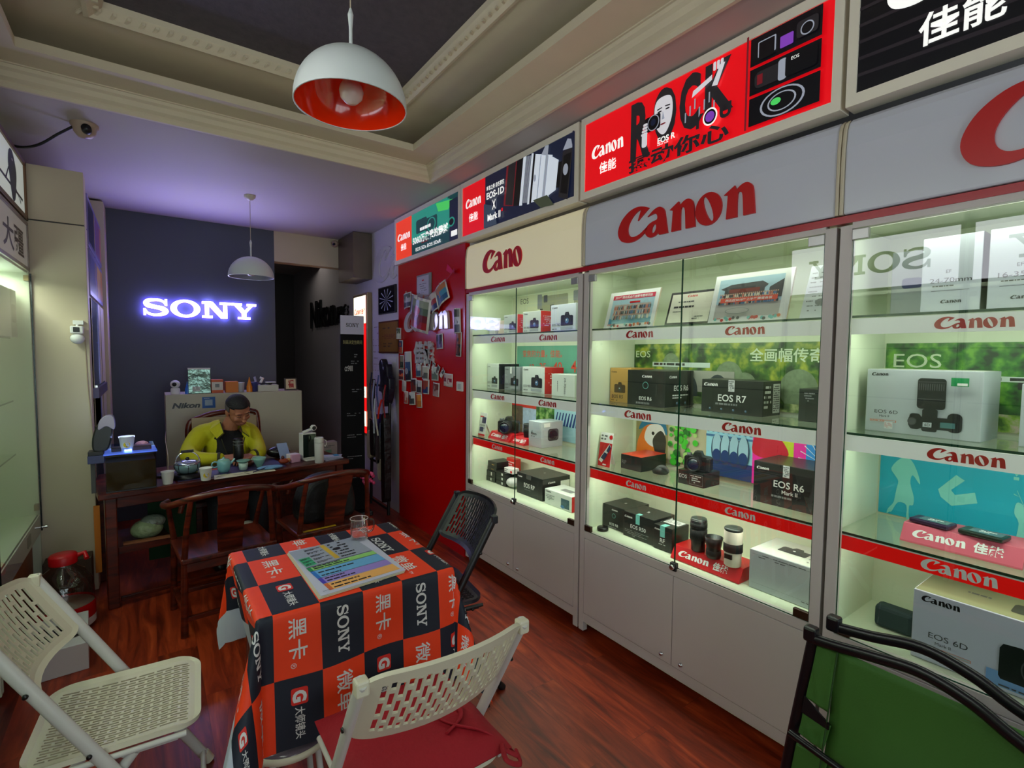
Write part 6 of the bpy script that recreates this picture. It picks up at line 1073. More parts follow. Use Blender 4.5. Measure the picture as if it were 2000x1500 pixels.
# ================================================================== LEFT SIDE SHOWCASES
XL = -.545
def left_case(label, y0, y1, ztop, zh0, zh1, sign, ub):
    t = thing('display_cabinet', label, 'cabinet', (XL, (y0 + y1) / 2, 0)); EDGE = mat('brushed_rail', (150, 140, 132), .4, .3)
    m = MB(); m.box(XL - .06, y0, .02, XL - .04, y1, .432, mat('orange_wood_base', (150, 74, 34), .5, noise=(6, .2))); m.box(XL - .39, y0, .42, XL - .002, y1, .44, WHITE); m.box(XL - .006, y0, .436, XL, y1, .530, WHITE)
    m.box(XL - .39, y0, .52, XL - .012, y1, .533, INNER); m.box(XL - .39, y0, .44, XL - .375, y1, ztop, INNER)
    m.box(XL - .375, y1 - .018, .02, XL - .002, y1 - .001, ztop, INNER); m.box(XL - .375, y0 + .001, .02, XL - .002, y0 + .018, ztop, INNER); m.box(XL - .375, y0 + .018, 1.945, XL - .01, y1 - .018, 1.96, INNER)
    m.build('cabinet_body', t)
    for z in (1.575, 1.215, .906): m = MB(); m.box(XL - .36, y0 + .02, z - .008, XL - .09, y1 - .02, z, GLASS); m.box(XL - .0905, y0 + .02, z - .008, XL - .0895, y1 - .02, z, GLASSE); m.build('glass_shelf', t, fixn=False)
    md = (y0 + y1) / 2
    for p, q in ((y0 + .012, y1 - .008),):
        m = MB(); m.face([(XL + .004, p, .432), (XL + .004, q, .432), (XL + .004, q, 1.945), (XL + .004, p, 1.945)], GLASS)
        for yy in (p, q): m.box(XL + .001, yy - .002, .432, XL + .008, yy + .002, 1.945, mat('black_door_edge', (14, 30, 26), .2))
        g = m.build('glass_door', t, fixn=False)
    m = MB(); m.tube([(XL + .006, y1 - .02, .455), (XL + .032, y1 - .02, .455)], .008, CHROME, 12); m.build('handle', t)
    m = MB(); m.box(XL - .02, y1 - .055, .565, XL + .002, y1 - .02, .60, mat('brass_hinge', (140, 120, 80), .3, .8)); m.box(XL - .02, y1 - .055, 1.90, XL + .002, y1 - .02, 1.93, mat('brass_hinge', (140, 120, 80), .3, .8)); m.build('hinge', t)
    m = MB(); m.box(XL, y1 - .42, .452, XL + .003, y1 - .33, .510, mat('dark_hinge', (70, 48, 36), .35, .5)); m.build('lock_plate', t)
    area('left_case_lamp', (XL - .12, md, 1.935), (XL - .22, md, 1.2), y1 - y0 - .2, .12, 9 if y0 > 2.9 else 4.5, LED, None, (0, 1, 0))
    m = MB(); m.box(XL - .03, y0 + .004, zh0 - .02, XL + .004, y1 - .004, zh0, EDGE); m.box(XL - .03, y0 + .004, zh1, XL + .004, y1 - .004, zh1 + .02, EDGE); m.box(XL - .03, y0 + .004, zh0, XL + .004, y0 + .03, zh1, EDGE); m.box(XL - .03, y1 - .03, zh0, XL + .004, y1 - .004, zh1, EDGE); m.build('header_frame', t, bevel=.002)
    m = MB(); m.box(XL - .025, y0 + .03, zh0, XL - .002, y1 - .03, zh1, sign[0]); hs = m.build('header_sign', t)
    d = Dec((XL - .002, y0 + .03, zh0), (0, 1, 0), (0, 0, 1), lift=.001); sign[1](d, y1 - y0 - .06, zh1 - zh0); d.build('sign_lettering', hs, fixn=False)
    if ub:
        m = MB(); a, b = zh1 + .03, ztop; BR = mat('brown_bronze_frame', (110, 78, 54), .4, .3)
        m.box(XL - .03, y0 + .004, a, XL + .006, y1 - .004, a + .025, BR); m.box(XL - .03, y0 + .004, b - .025, XL + .006, y1 - .004, b, BR); m.box(XL - .03, y0 + .004, a, XL + .006, y0 + .028, b, BR); m.box(XL - .03, y1 - .028, a, XL + .006, y1 - .004, b, BR); m.build('upper_frame', t, bevel=.002)
        m = MB(); m.box(XL - .025, y0 + .02, a + .02, XL - .004, y1 - .02, b - .02, E('upper_panel_pale', (214, 224, 214), .35)); up = m.build('upper_panel', t)
        d = Dec((XL - .004, y0 + .02, a + .02), (0, 1, 0), (0, 0, 1), lift=.001); ub(d, y1 - y0 - .04, b - a - .04); d.build('bird_picture', up, fixn=False)
    return t
SGW = mat('header_white_lit', (226, 228, 236), .3, emit=6.0); SGT = mat('sign_text_grey', (66, 66, 70), .4)
def dj(d, W, H): d.text('大疆', W - .60, H * .16, H * .62, mat('sign_text_brown', (84, 76, 66), .5), w=.50, bold=.015)
def bird(d, W, H):
    BD = mat('bird_slate', (70, 80, 96), .5); TW_ = mat('twig_slate', (80, 76, 96), .5); u = W - .30
    d.poly([(u - .30, H * .36), (u + .24, H * .36 - .02), (u + .24, H * .36 - .035), (u - .30, H * .36 - .015)], TW_); d.poly([(u - .2, H * .36 - .02), (u - .05, H * .75), (u - .04, H * .75), (u - .17, H * .36 - .02)], TW_); d.poly([(u + .05, H * .34), (u + .18, H * .14), (u + .19, H * .28), (u + .18, H * .29), (u + .17, H * .18), (u + .07, H * .34)], TW_)
    d.tri([(u + (x - u) * 1.9, y) for x, y in cat([(u - .02, .02), (u - .045, H * .40), (u - .06, H * .65), (u - .045, H * .88), (u - .01, H * .95), (u + .02, H * .86), (u + .045, H * .62), (u + .035, H * .36), (u + .015, .03)], 4)], BD); d.ell(u - .01, H * .78, .016, .007, PAPER)
left_case('glass showcase with the bird picture panel at the left edge of the photo', 2.98, 4.035, 2.575, 1.975, 2.215, (E('header_cream_faint_glow', (196, 192, 182), .12), dj), bird)  # cream sign face carries a faint emission
left_case('glass showcase with a lit sign, reflected in the middle showcase glass', 2.09, 2.97, 2.575, 1.975, 2.215, (E('header_cream_faint_glow', (196, 192, 182), .12), dj), bird)
def sonyt(d, W, H): d.sony(.14, H * .30, W * .74, SGT, H * .40)
left_case('glass showcase with a long white lit sign in grey serif letters', .965, 2.08, 2.70, 2.005, 2.365, (SGW, sonyt), None)
left_case('glass showcase with a white lit sign beside the camera position', -.25, .955, 2.70, 2.005, 2.365, (SGW, sonyt), None)
t = thing('camera_box', 'grey carton with a dark picture inside the left glass showcase', 'box', (-.70, 3.86, 1.5755)); m = MB(); m.box(-.1, -.30, 0, .10, .12, .26, LG); m.build('carton', t, local=True, bevel=.003); d = Dec((.1, -.30, 0), (0, 1, 0), (0, 0, 1)); d.rect(.27, 0, .42, .26, MGREY); d.rr(.29, .08, .40, .18, .02, DGREY); d.build('side_print', t, local=True, fixn=False)
# picture cupboard behind the pillar
t = thing('wall_cupboard', 'tall cupboard with violet-lit picture panels and a blue glass door behind the cream pillar', 'cupboard', (-.29, 4.73, 0)); LV = mat('purple_lit_trim', (130, 124, 178), .3, .3)  # purple light on the panel edges is painted into the trim colour
m = MB(); m.box(-.93, 4.165, 0, -.30, 5.295, 2.50, CREAMW); m.build('carcass', t)
pics = [((30, 32, 60), (44, 44, 84)), ((120, 80, 120), (180, 110, 110)), ((90, 90, 150), (110, 100, 140)), ((190, 150, 90), (200, 130, 40))]
for k, (ya, yb, za, zb) in enumerate(((4.18, 4.70, 2.17, 2.49), (4.72, 5.28, 2.17, 2.49), (4.18, 4.70, 1.86, 2.15), (4.72, 5.28, 1.86, 2.15))):
    m = MB(); m.box(-.30, ya, za, -.285, yb, zb, LV); p_ = m.build('picture_panel', t, bevel=.003); d = Dec((-.285, ya + .03, za + .03), (0, 1, 0), (0, 0, 1)); w, h = yb - ya - .06, zb - za - .06
    d.rect(0, 0, w * .7, h, mat('panel_pic_a%d' % k, pics[k][0], .3, noise=(5, .3))); d.rect(w * .7, 0, w, h, mat('panel_pic_b%d' % k, pics[k][1], .3, noise=(5, .3))); d.rect(w * .92, 0, w * .97, h, GOLD); d.build('picture', p_, fixn=False)
m = MB(); m.box(-.30, 4.18, .90, -.286, 4.70, 1.84, mat('blue_grey_glass', (96, 122, 160), .12, .1)); m.box(-.30, 4.68, .90, -.282, 4.71, 1.84, LV); m.box(-.30, 4.18, .90, -.284, 4.195, 1.84, mat('cream_edge', (200, 180, 130), .4)); m.build('glass_door', t)
m = MB(); m.box(-.30, 4.74, .90, -.285, 4.95, 1.84, CREAM); m.box(-.30, 4.90, .90, -.283, 4.93, 1.84, mat('olive_gold_strip', (150, 130, 60), .4)); m.box(-.30, 4.97, .90, -.285, 5.28, 1.84, CREAM); m.build('side_panels', t)
m = MB(); m.box(-.30, 4.17, 1.20, -.262, 5.0, 1.265, mat('violet_shelf_rail', (92, 84, 116), .35)); m.box(-.285, 4.20, 1.265, -.27, 4.9, 1.28, CHROME); m.build('rail', t)
m = MB(); m.box(-.30, 4.18, .05, -.286, 4.72, 1.19, mat('dark_lower_door', (44, 48, 60), .3)); m.build('lower_door', t)
t = thing('orange_board', 'narrow orange board leaning at the pillar beside the desk leg', 'board', (-.27, 4.0, .12)); m = MB(); m.box(-.030, 0, 0, .0, .02, .42, mat('orange_mdf', (216, 124, 30), .5)); m.build('board', t, local=True)
# jar, foam boxes at the left
t = thing('plastic_jar', 'big clear plastic jar with red cap and red label on the floor by the pillar', 'jar', (-.40, 3.56, .0)); CP = glass('clear_plastic', (.90, .87, .83), .9, .04); m = MB(); m.lathe([(.10, 0), (.125, .02), (.128, .18), (.122, .25), (.09, .31), (.055, .34), (.052, .37)], (0, 0, 0), CP, 40, cap=False); m.lathe([(.10, 0), (0, .001)], (0, 0, 0), CP, 40, cap=False); m.build('jar_wall', t, local=True, fixn=False); m = MB(); m.lathe([(.118, .008), (.122, .02), (.124, .13), (0, .132)], (0, 0, 0), mat('jar_content', (150, 140, 132), .3, noise=(8, .3)), 32); m.build('content', t, local=True); m = MB(); m.lathe([(.1295, .06), (.1295, .14)], (0, 0, 0), RED, 40, cap=False); m.lathe([(.1293, .02), (.1293, .06)], (0, 0, 0), PAPER, 40, cap=False); m.build('label', t, local=True, fixn=False)
m = MB(); m.lathe([(.060, .36), (.062, .40), (.055, .41), (0, .412)], (0, 0, 0), RED, 28); m.tube([(.05, 0, .39), (.09, 0, .40), (.10, -.03, .375)], .012, RED, 8); m.build('cap', t, local=True)
cbox('white foam box with a black disc on the floor behind the near white chair', -.50, 3.02, 0, .235, .38, .13, mat('foam_white', (206, 204, 206), .7), None, 'foam_box', 4)
t = thing('black_disc', 'black round lid lying on the white foam box', 'lid', (-.42, 3.22, .131)); m = MB(); m.lathe([(.06, 0), (.062, .008), (0, .014)], (0, 0, 0), BLACK, 28); m.build('disc', t, local=True)
t = thing('power_cable', 'black cable trailing over the white foam box', 'cable'); m = MB(); m.tube(cat_open([(-.50, 3.10, .138), (-.40, 3.14, .137), (-.33, 3.12, .137), (-.28, 3.16, .137)], 6), .005, BLACK, 6); m.build('cord', t)
cbox('brown low carton against the pillar behind the clear jar', -.53, 3.90, 0, .22, .12, .26, mat('carton_brown', (66, 46, 30), .6), None, 'carton_box', 0)

# ================================================================== FOLDING CHAIRS
def slab(m, S, u0, u1, v0, v1, t, mt, n=1):
    for i in range(n):
        a, b = v0 + (v1 - v0) * i / n, v0 + (v1 - v0) * (i + 1) / n
        c = [S(u0, a), S(u1, a), S(u1, b), S(u0, b)]; nn = (c[1] - c[0]).cross(c[3] - c[0]).normalized() * t
        T = [p + nn for p in c]; m.mesh([tuple(p) for p in c + T], [(0, 3, 2, 1), (4, 5, 6, 7), (0, 1, 5, 4), (1, 2, 6, 5), (2, 3, 7, 6), (3, 0, 4, 7)], mt)
def perforated(name, parent, S, nu, nv, t, mt, mu=.10, mv=.12, bar=.42, gap=.22, rr_=.12):
    """slotted plastic shell; S(u, v) on [0,1]^2, slots run along v"""
    m = MB(); U0, U1, V0, V1 = mu, 1 - mu, mv, 1 - mv; du = (U1 - U0) / (nu + (nu + 1) * bar * 0 + bar * 0 + 0); 
    for i in range(nu):
        a = U0 + (U1 - U0) * i / nu; w = (U1 - U0) / nu; sl = w * (1 - bar)
        slab(m, S, a, a + w * bar, V0, V1, t, mt, 10)
        off = .5 * (i % 2); L = (V1 - V0) / nv
        for k in range(-1, nv + 1):
            c = V0 + L * (k + off + 1) ; p, q = c - L * gap / 2, c + L * gap / 2
            if k == nv and not off: continue
            p, q = max(p, V0), min(q, V1)
            if q - p > 1e-4: slab(m, S, a + w * bar, a + w, p, q, t, mt, 1)
    slab(m, S, U1 - .0005, U1 + .012, V0, V1, t, mt, 10)
    # border ring from the slotted rectangle to a rounded outline
    N = 72; inn, out = [], []
    o = rrect(0, 0, 1, 1, rr_, 10); L = len(o)
    for p in o:
        cx, cy = .5, .5; inn.append((min(max(p[0], U0), U1), min(max(p[1], V0), V1))); out.append(p)
    # densify straight sides
    def dens(P):
        r = []
        for i in range(len(P)):
            a, b = P[i], P[(i + 1) % len(P)]; k = max(1, int(math.hypot(b[0] - a[0], b[1] - a[1]) / .09))
            for j in range(k): r.append((a[0] + (b[0] - a[0]) * j / k, a[1] + (b[1] - a[1]) * j / k))
        return r
    od = dens(out); idn = [(min(max(p[0], U0), U1), min(max(p[1], V0), V1)) for p in od]; n = len(od); rows = []
    for f_ in (0, .5, 1):
        rows.append([S(i[0] + (q[0] - i[0]) * f_, i[1] + (q[1] - i[1]) * f_) for i, q in zip(idn, od)])
    nr = []
    for r_ in range(3):
        for i in range(n):
            u, v = idn[i][0] + (od[i][0] - idn[i][0]) * r_ * .5, idn[i][1] + (od[i][1] - idn[i][1]) * r_ * .5
            nn = (S(u + .01, v) - S(u - .01, v)).cross(S(u, v + .01) - S(u, v - .01)).normalized(); nr.append(nn)
    lo = [p for r_ in rows for p in r_]; hi = [p + nn * t for p, nn in zip(lo, nr)]; lo = [p - nn * (t * .8 if k >= 2 * n else 0) for k, (p, nn) in enumerate(zip(lo, nr))]
    vs = [tuple(p) for p in lo + hi]; F = []; M = 3 * n
    for r_ in range(2):
        for i in range(n):
            a, b, c, d = r_ * n + i, r_ * n + (i + 1) % n, (r_ + 1) * n + (i + 1) % n, (r_ + 1) * n + i
            F += [(a, d, c, b), (M + a, M + b, M + c, M + d)]
    for i in range(n): F += [(2 * n + i, 2 * n + (i + 1) % n, M + 2 * n + (i + 1) % n, M + 2 * n + i), (i, (i + 1) % n, M + (i + 1) % n, M + i)]
    m.mesh(vs, F, mt, False)
    return m.build(name, parent, local=True)
def folding_chair(label, loc, rz, shell, tube, foot, group=None):
    t = thing('folding_chair', label, 'chair', loc, R(rz), group); W = .215
    bt, ft = Vector((-.22, 0, .80)), Vector((.23, 0, .008))
    for s in (-1, 1):
        m = MB(); m.tube([bt + Vector((0, s * W, 0)), bt.lerp(ft, .5) + Vector((0, s * (W + .004), 0)), ft + Vector((0, s * (W + .012), 0))], .0125, tube, 14, flat=(1.0, 1.35)); m.build('front_leg', t, local=True)
        m = MB(); m.tube([(.06, s * (W - .022), .405), (-.10, s * (W - .020), .20), (-.27, s * (W - .018), .008)], .011, tube, 12, flat=(1, 1.3)); rl = m.build('rear_leg', t, local=True)
        m = MB(); f2 = ft + Vector((0, s * (W + .012), 0)); m.tube([f2 + Vector((-.014, 0, .026)), f2 + Vector((.004, 0, -.006))], .018, foot, 12); m.tube([(-.252, s * (W - .018), .026), (-.274, s * (W - .018), .002)], .016, foot, 12); m.build('foot_cap', t, local=True)
        m = MB(); m.box(-.155, s * (W - .03), .395, -.06, s * (W - .018), .412, tube); m.box(.03, s * (W - .03), .395, .16, s * (W - .02), .412, tube); m.tube([(-.09, s * (W - .012), .40), (-.03, s * (W - .012), .335)], .010, tube, 8)
        m.build('link_bar', t, local=True, bevel=.003)
        m = MB(); 
        for p in ((-.03, .452), (-.12, .404), (-.145, .655)): m = MB(); m.lathe([(.0065, 0), (.006, .004 * s), (0, .005 * s)], (p[0], s * (W + .017 if p[1] > .42 else W - .010), p[1]), BLACK, 12, 'y'); m.build('bolt', t, local=True)
        m = MB(); q = bt.lerp(ft, .0); m.hexa([(q.x + a + .006, s * W - .016 + b, q.z + c) for c in (-.03, .006) for a, b in ((-.016, 0), (.014, 0), (.014, .030), (-.016, .030))], shell); m.build('top_bracket', t, local=True, bevel=.005)
    m = MB(); m.tube([(.215, -W - .01, .045), (.215, W + .01, .045)], .009, tube, 10); m.build('crossbar', t, local=True); m = MB(); m.tube([(-.235, -W + .02, .055), (-.235, W - .02, .055)], .009, tube, 10); m.build('crossbar', t, local=True)
    def SB(u, v):
        z = .598 + .215 * v; y = (u - .5) * 2 * (W - .006); k = 1 - (2 * u - 1) ** 2
        x = -.22 + (.80 - z) * (.45 / .792); return Vector((x - .055 * k - .012 * math.sin(math.pi * v) * k, -y, z + .012 * k * v))
    perforated('backrest', t, SB, 20, 3, .006, shell, .075, .12, .36, .20, .13)
    def SS(u, v):
        y = (u - .5) * 2 * .195; x = -.185 + .40 * v; k = 1 - (2 * u - 1) ** 2
        z = .432 - .016 * k * math.sin(math.pi * min(1, v * 1.05)) - .035 * max(0, v - .82) ** 1.3 * 6 * .5; return Vector((x, y, z))
    perforated('seat', t, lambda u, v: SS(1 - u, v), 26, 7, -.008, shell, .09, .08, .42, .15, .17)
    for s in (-1, 1): m = MB(); m.tube([(-.17, s * .20, .412), (.18, s * .20, .412)], .008, tube, 8); m.build('seat_rail', t, local=True)
    return t
WP = mat('cream_white_plastic', (214, 208, 186), .42, noise=(5, .04)); WTB = mat('white_tube', (206, 204, 200), .35)
folding_chair('cream-white slotted folding chair at the lower left, facing the checkered table', (-.105, 1.875, 0), -4, WP, WTB, WP)
folding_chair('cream-white slotted folding chair with a red cushion in the foreground', (.565, 1.245, 0), 90, WP, WTB, WP)
folding_chair('black slotted folding chair between the checkered table and the showcases', (1.015, 2.03, 0), 172, mat('black_shell', (30, 32, 40), .35), BLACK, BLACK)
# red cushion on the foreground chair
t = thing('seat_cushion', 'crimson cushion with tie strings on the foreground folding chair', 'cushion', (.565, 1.245, .438), R(90)); CR = mat('crimson_fabric', (156, 8, 30), .75, noise=(6, .12), bump=(70, .25))
m = MB(); n = 14; vs = []; fs = []
for side in (1, -1):
    for i in range(n + 1):
        for j in range(n + 1):
            u, v = i / n * 2 - 1, j / n * 2 - 1; e = max(0, 1 - abs(u) ** 5) * max(0, 1 - abs(v) ** 5)
            vs.append((.01 + u * .202, v * .205, .004 + (.034 * e ** .5 if side > 0 else 0) + (.002 * math.sin(9 * u + 4 * v) if side > 0 else 0)))
q = (n + 1) ** 2
for b, fl in ((0, False), (q, True)):
    for i in range(n):
        for j in range(n):
            f = (b + i * (n + 1) + j, b + (i + 1) * (n + 1) + j, b + (i + 1) * (n + 1) + j + 1, b + i * (n + 1) + j + 1); fs.append(f[::-1] if fl else f)
m.mesh(vs, fs, CR, True); m.build('pad', t, local=True, fixn='weld')
m = MB(); m.tube(cat_open([(-.19, -.17, .016), (-.215, -.20, .0), (-.20, -.215, -.02), (-.17, -.205, -.01), (-.13, -.15, .035), (-.07, -.09, .043), (-.02, -.07, .044), (.01, -.10, .044), (-.02, -.135, .043), (-.06, -.12, .043), (-.09, -.06, .043)], 8), .0065, CR, 8, flat=(1.2, .6)); m.tube(cat_open([(-.18, -.18, .016), (-.23, -.16, .015), (-.235, -.20, -.01), (-.20, -.212, .0)], 8), .006, CR, 8, flat=(1.2, .6)); m.build('tie_string', t, local=True)

# ================================================================== WOODEN ARMCHAIRS
def armchair(label, loc, rz, sc=1.0, cat_='chair', name='wooden_armchair'):
    t = thing(name, label, cat_, loc, R(rz)); W, Dp, H = .235 * sc, .21, .42
    m = MB(); m.box(-W, -Dp, H - .03, W, Dp, H, MAHOGX); m.build('seat', t, local=True, bevel=.008)
    for sx_ in (-1, 1):
        m = MB(); m.tube([(sx_ * W * .96, -Dp * .92, 0), (sx_ * W * .92, -Dp * .90, H), (sx_ * W * .88, -Dp * 1.0, .58), (sx_ * W * .80, -Dp * 1.14, .735)], [.018, .016, .014, .013], MAHOG, 12); m.build('rear_leg', t, local=True)
        m = MB(); m.tube([(sx_ * W * .96, Dp * .92, 0), (sx_ * W * .92, Dp * .88, H), (sx_ * W * 1.0, Dp * .70, .55), (sx_ * W * 1.06, Dp * .55, .645)], [.018, .016, .013, .012], MAHOG, 12); m.build('front_leg', t, local=True)
    P = [(-W * 1.02, Dp * .95, .635), (-W * 1.16, Dp * .5, .648), (-W * 1.12, -Dp * .3, .680), (-W * .86, -Dp * 1.06, .735), (-W * .4, -Dp * 1.33, .765), (0, -Dp * 1.40, .772)]
    P = P + [(-a, b, c) for a, b, c in P[:-1][::-1]]; pp = cat_open(P, 5)
    m = MB(); m.tube(pp, [.017 if k in (0, len(pp) - 1) else .0155 for k in range(len(pp))], MAHOG, 14, flat=(1.0, 1.15)); m.build('crest_rail', t, local=True)
    m = MB(); sp = [(-Dp * .86, H), (-Dp * .92, .52), (-Dp * 1.12, .62), (-Dp * 1.34, .70), (-Dp * 1.38, .765)]; 
    for i, (a, b) in enumerate(zip(sp, sp[1:])): p, q = .060 + .004 * i, .064 + .004 * i; m.hexa([(-p, a[0], a[1]), (p, a[0], a[1]), (p, a[0] + .012, a[1]), (-p, a[0] + .012, a[1]), (-q, b[0], b[1]), (q, b[0], b[1]), (q, b[0] + .012, b[1]), (-q, b[0] + .012, b[1])], MAHOG)
    m.build('back_splat', t, local=True)
    for s in (-1, 1): m = MB(); m.box(-W * .9, s * Dp * .95, .08, W * .9, s * Dp * .85, .105, MAHOG); m.build('stretcher', t, local=True, bevel=.003); m = MB(); m.box(s * W * .98, -Dp * .9, .11, s * W * .88, Dp * .9, .135, MAHOG); m.build('stretcher', t, local=True, bevel=.003)
    for s in (-1, 1): m = MB(); m.box(-W * .9, s * Dp * .96, H - .075, W * .9, s * Dp * .88, H - .031, MAHOG); m.build('apron', t, local=True, bevel=.003)
    return t
armchair('dark red wooden horseshoe-back armchair left in front of the tea desk', (.325, 3.30, 0), 5)
armchair('dark red wooden horseshoe-back armchair right in front of the tea desk, near the banner', (.905, 3.36, 0), 6)
t = thing('backpack', 'black bag slumped on the right-hand wooden armchair', 'bag', (.93, 3.40, .4205), R(6)); m = MB(); m.prism(cat([(-.17, 0), (-.19, .12), (-.13, .25), (0, .29), (.12, .26), (.17, .12), (.15, 0), (0, -.0)], 4), 'y', -.10, .08, mat('black_nylon', (14, 14, 16), .6, bump=(20, .8))); m.build('bag_body', t, local=True, bevel=.03, seg=3)
t = thing('yellow_ruler', 'yellow strip lying on the front edge of the right-hand wooden armchair seat', 'strip', (.83, 3.155, .4205), R(6)); m = MB(); m.box(-.10, 0, 0, .10, .014, .004, mat('yellow_strip', (200, 160, 20), .4)); m.build('strip', t, local=True)
t = thing('round_container', 'white-rimmed round container seen between the armchair slats under the desk', 'container', (.52, 3.80, .30)); m = MB(); m.lathe([(.05, -.03), (.055, .0), (.05, .004), (.035, .006), (0, .006)], (0, 0, 0), mat('container_white', (190, 186, 180), .4), 24, 'y'); m.build('lid', t, local=True); m = MB(); m.box(-.05, -.02, -.25, .05, .02, -.054, DGREY); m.build('stand', t, local=True)
# the man's own chair
t = thing('wooden_chair', 'dark wooden high-back chair with pale back panel behind the seated man', 'chair', (.49, 4.62, 0)); 
m = MB(); pts = cat_open([(-.245, .0, .42), (-.250, .02, .70), (-.245, .03, .93), (-.16, .035, .985), (-.05, .035, 1.015), (.12, .035, 1.02), (.20, .035, 1.015), (.235, .03, .97), (.245, .02, .70), (.250, 0, .42)], 5); m.tube(pts, .022, MAHOG, 12); m.build('back_frame', t, local=True)
m = MB(); m.box(-.228, .008, .44, .228, .030, .985, mat('chair_panel_beige', (170, 150, 124), .6)); m.build('back_panel', t, local=True); m = MB(); m.box(-.25, -.42, .38, .25, .02, .42, MAHOGX); m.build('seat', t, local=True, bevel=.008)
for x in (-.22, .22):
    for y in (-.38, -.01): m = MB(); m.box(x - .02, y - .02, 0, x + .02, y + .02, .379, MAHOG); m.build('leg', t, local=True, bevel=.004)
    m = MB(); m.tube(cat_open([(x * 1.12, .01, .68), (x * 1.2, -.15, .66), (x * 1.15, -.33, .64)], 5), .018, MAHOG, 10); m.tube([(x * 1.12, -.30, .41), (x * 1.15, -.31, .63)], .014, MAHOG, 10); m.build('armrest', t, local=True)

# ================================================================== CHECKERED TABLE
TX = (.245, .885); TY = (1.605, 2.205); ZT = .716
t = thing('square_table', 'small square table under the orange and black checkered cloth', 'table', (.565, 1.905, 0)); m = MB(); m.box(TX[0] + .008, TY[0] + .008, ZT - .03, TX[1] - .008, TY[1] - .008, ZT - .003, WHITE); m.build('table_top', t, bevel=.004)
for x in (TX[0] + .05, TX[1] - .05):
    for y in (TY[0] + .05, TY[1] - .05): m = MB(); m.tube([(x, y, 0), (x, y, ZT - .031)], .014, SILVER, 12); m.build('leg', t)
# cloth as a drape of flat (u, v) fabric over the top; hanging sides fold and the corners flare
def drape(u, v):
    x0, x1 = TX; y0, y1 = TY; ox = (u - x1) if u > x1 else (u - x0) if u < x0 else 0; oy = (v - y1) if v > y1 else (v - y0) if v < y0 else 0
    cx, cy = min(max(u, x0), x1), min(max(v, y0), y1); r = math.hypot(ox, oy)
    if r < 1e-9: return Vector((u, v, ZT + .002))
    dx, dy = ox / r, oy / r; rc = .012; a = min(r / rc, math.pi / 2); out = rc * math.sin(a); down = rc * (1 - math.cos(a)); h = max(0, r - rc * math.pi / 2)
    cor = 2 * min(abs(dx), abs(dy)); ang = math.atan2(dy, dx)
    fold = .016 * math.sin(v * 21 + 1.0) * (abs(dx) > .5) + .010 * math.sin(u * 17 + .5) * (abs(dy) > .5); fold *= min(1, h / .2) * (1 - min(1, cor * 2.2))
    kf = .26 if (ox < 0 and oy < 0) else .11 if oy < 0 else .05; fl = (.05 if dx > -.5 or cor > .75 else .05 - .26 * (1 - cor)) * h + cor * kf * h + .05 * cor * h * math.sin(ang * 6 + .6)
    k = out + fl + fold; zz = ZT + .002 - down - h * (1 - .10 * cor)
    return Vector((cx + dx * k, cy + dy * k, max(zz, .012)))
UB = [.28 + .1365 * k for k in range(-5, 9)]; VB = [.985, 1.18, 1.395, 1.602, 1.8365, 2.071, 2.305, 2.51, 2.70]
U0, U1, V0, V1 = -.12, 1.30, 1.18, 2.47
CO = mat('cloth_orange', (250, 64, 14), .6, noise=(40, .04), bump=(500, .05)); CK = mat('cloth_navy_black', (16, 26, 44), .6, noise=(40, .05)); CW = mat('cloth_grey_white', (196, 204, 222), .6)
def cell(u, v):
    c = math.floor((u - .28) / .1365 + 1e-6); r = sum(1 for b in VB if v >= b - 1e-6) - 4; return c, r
def cloth_mat(u, v):
    c, r = cell(u, v)
    if u < .007 or v > 2.51: return CW
    return CO if (r + c) % 2 else CK
def subdiv(B, lo, hi, st):
    o = [lo]; 
    for b in [x for x in B if lo < x < hi] + [hi]:
        a = o[-1]; k = max(1, int(round((b - a) / st))); o += [a + (b - a) * (i + 1) / k for i in range(k)]
    return o
us = subdiv(sorted(UB + list(TX) + [TX[0] - .01, TX[0] - .02, TX[1] + .01, TX[1] + .02]), U0, U1, .022); vs_ = subdiv(sorted(VB + list(TY) + [TY[0] - .01, TY[0] - .02, TY[1] + .01]), V0, V1, .022)
m = MB(); V = [tuple(drape(u, v)) for u in us for v in vs_]; b0 = len(m.v); m.v += V; nv_ = len(vs_)
for i in range(len(us) - 1):
    for j in range(nv_ - 1):
        m.f.append((i * nv_ + j, (i + 1) * nv_ + j, (i + 1) * nv_ + j + 1, i * nv_ + j + 1)); m.m.append(m.mi(cloth_mat((us[i] + us[i + 1]) / 2, (vs_[j] + vs_[j + 1]) / 2))); m.sm.append(True)
cl = m.build('tablecloth', loc=(.565, 1.905, ZT)); tag(cl, 'orange and black checkered cloth with white brand lettering over the small table', 'tablecloth')
WM[cl] = Matrix.Translation((.565, 1.905, ZT))
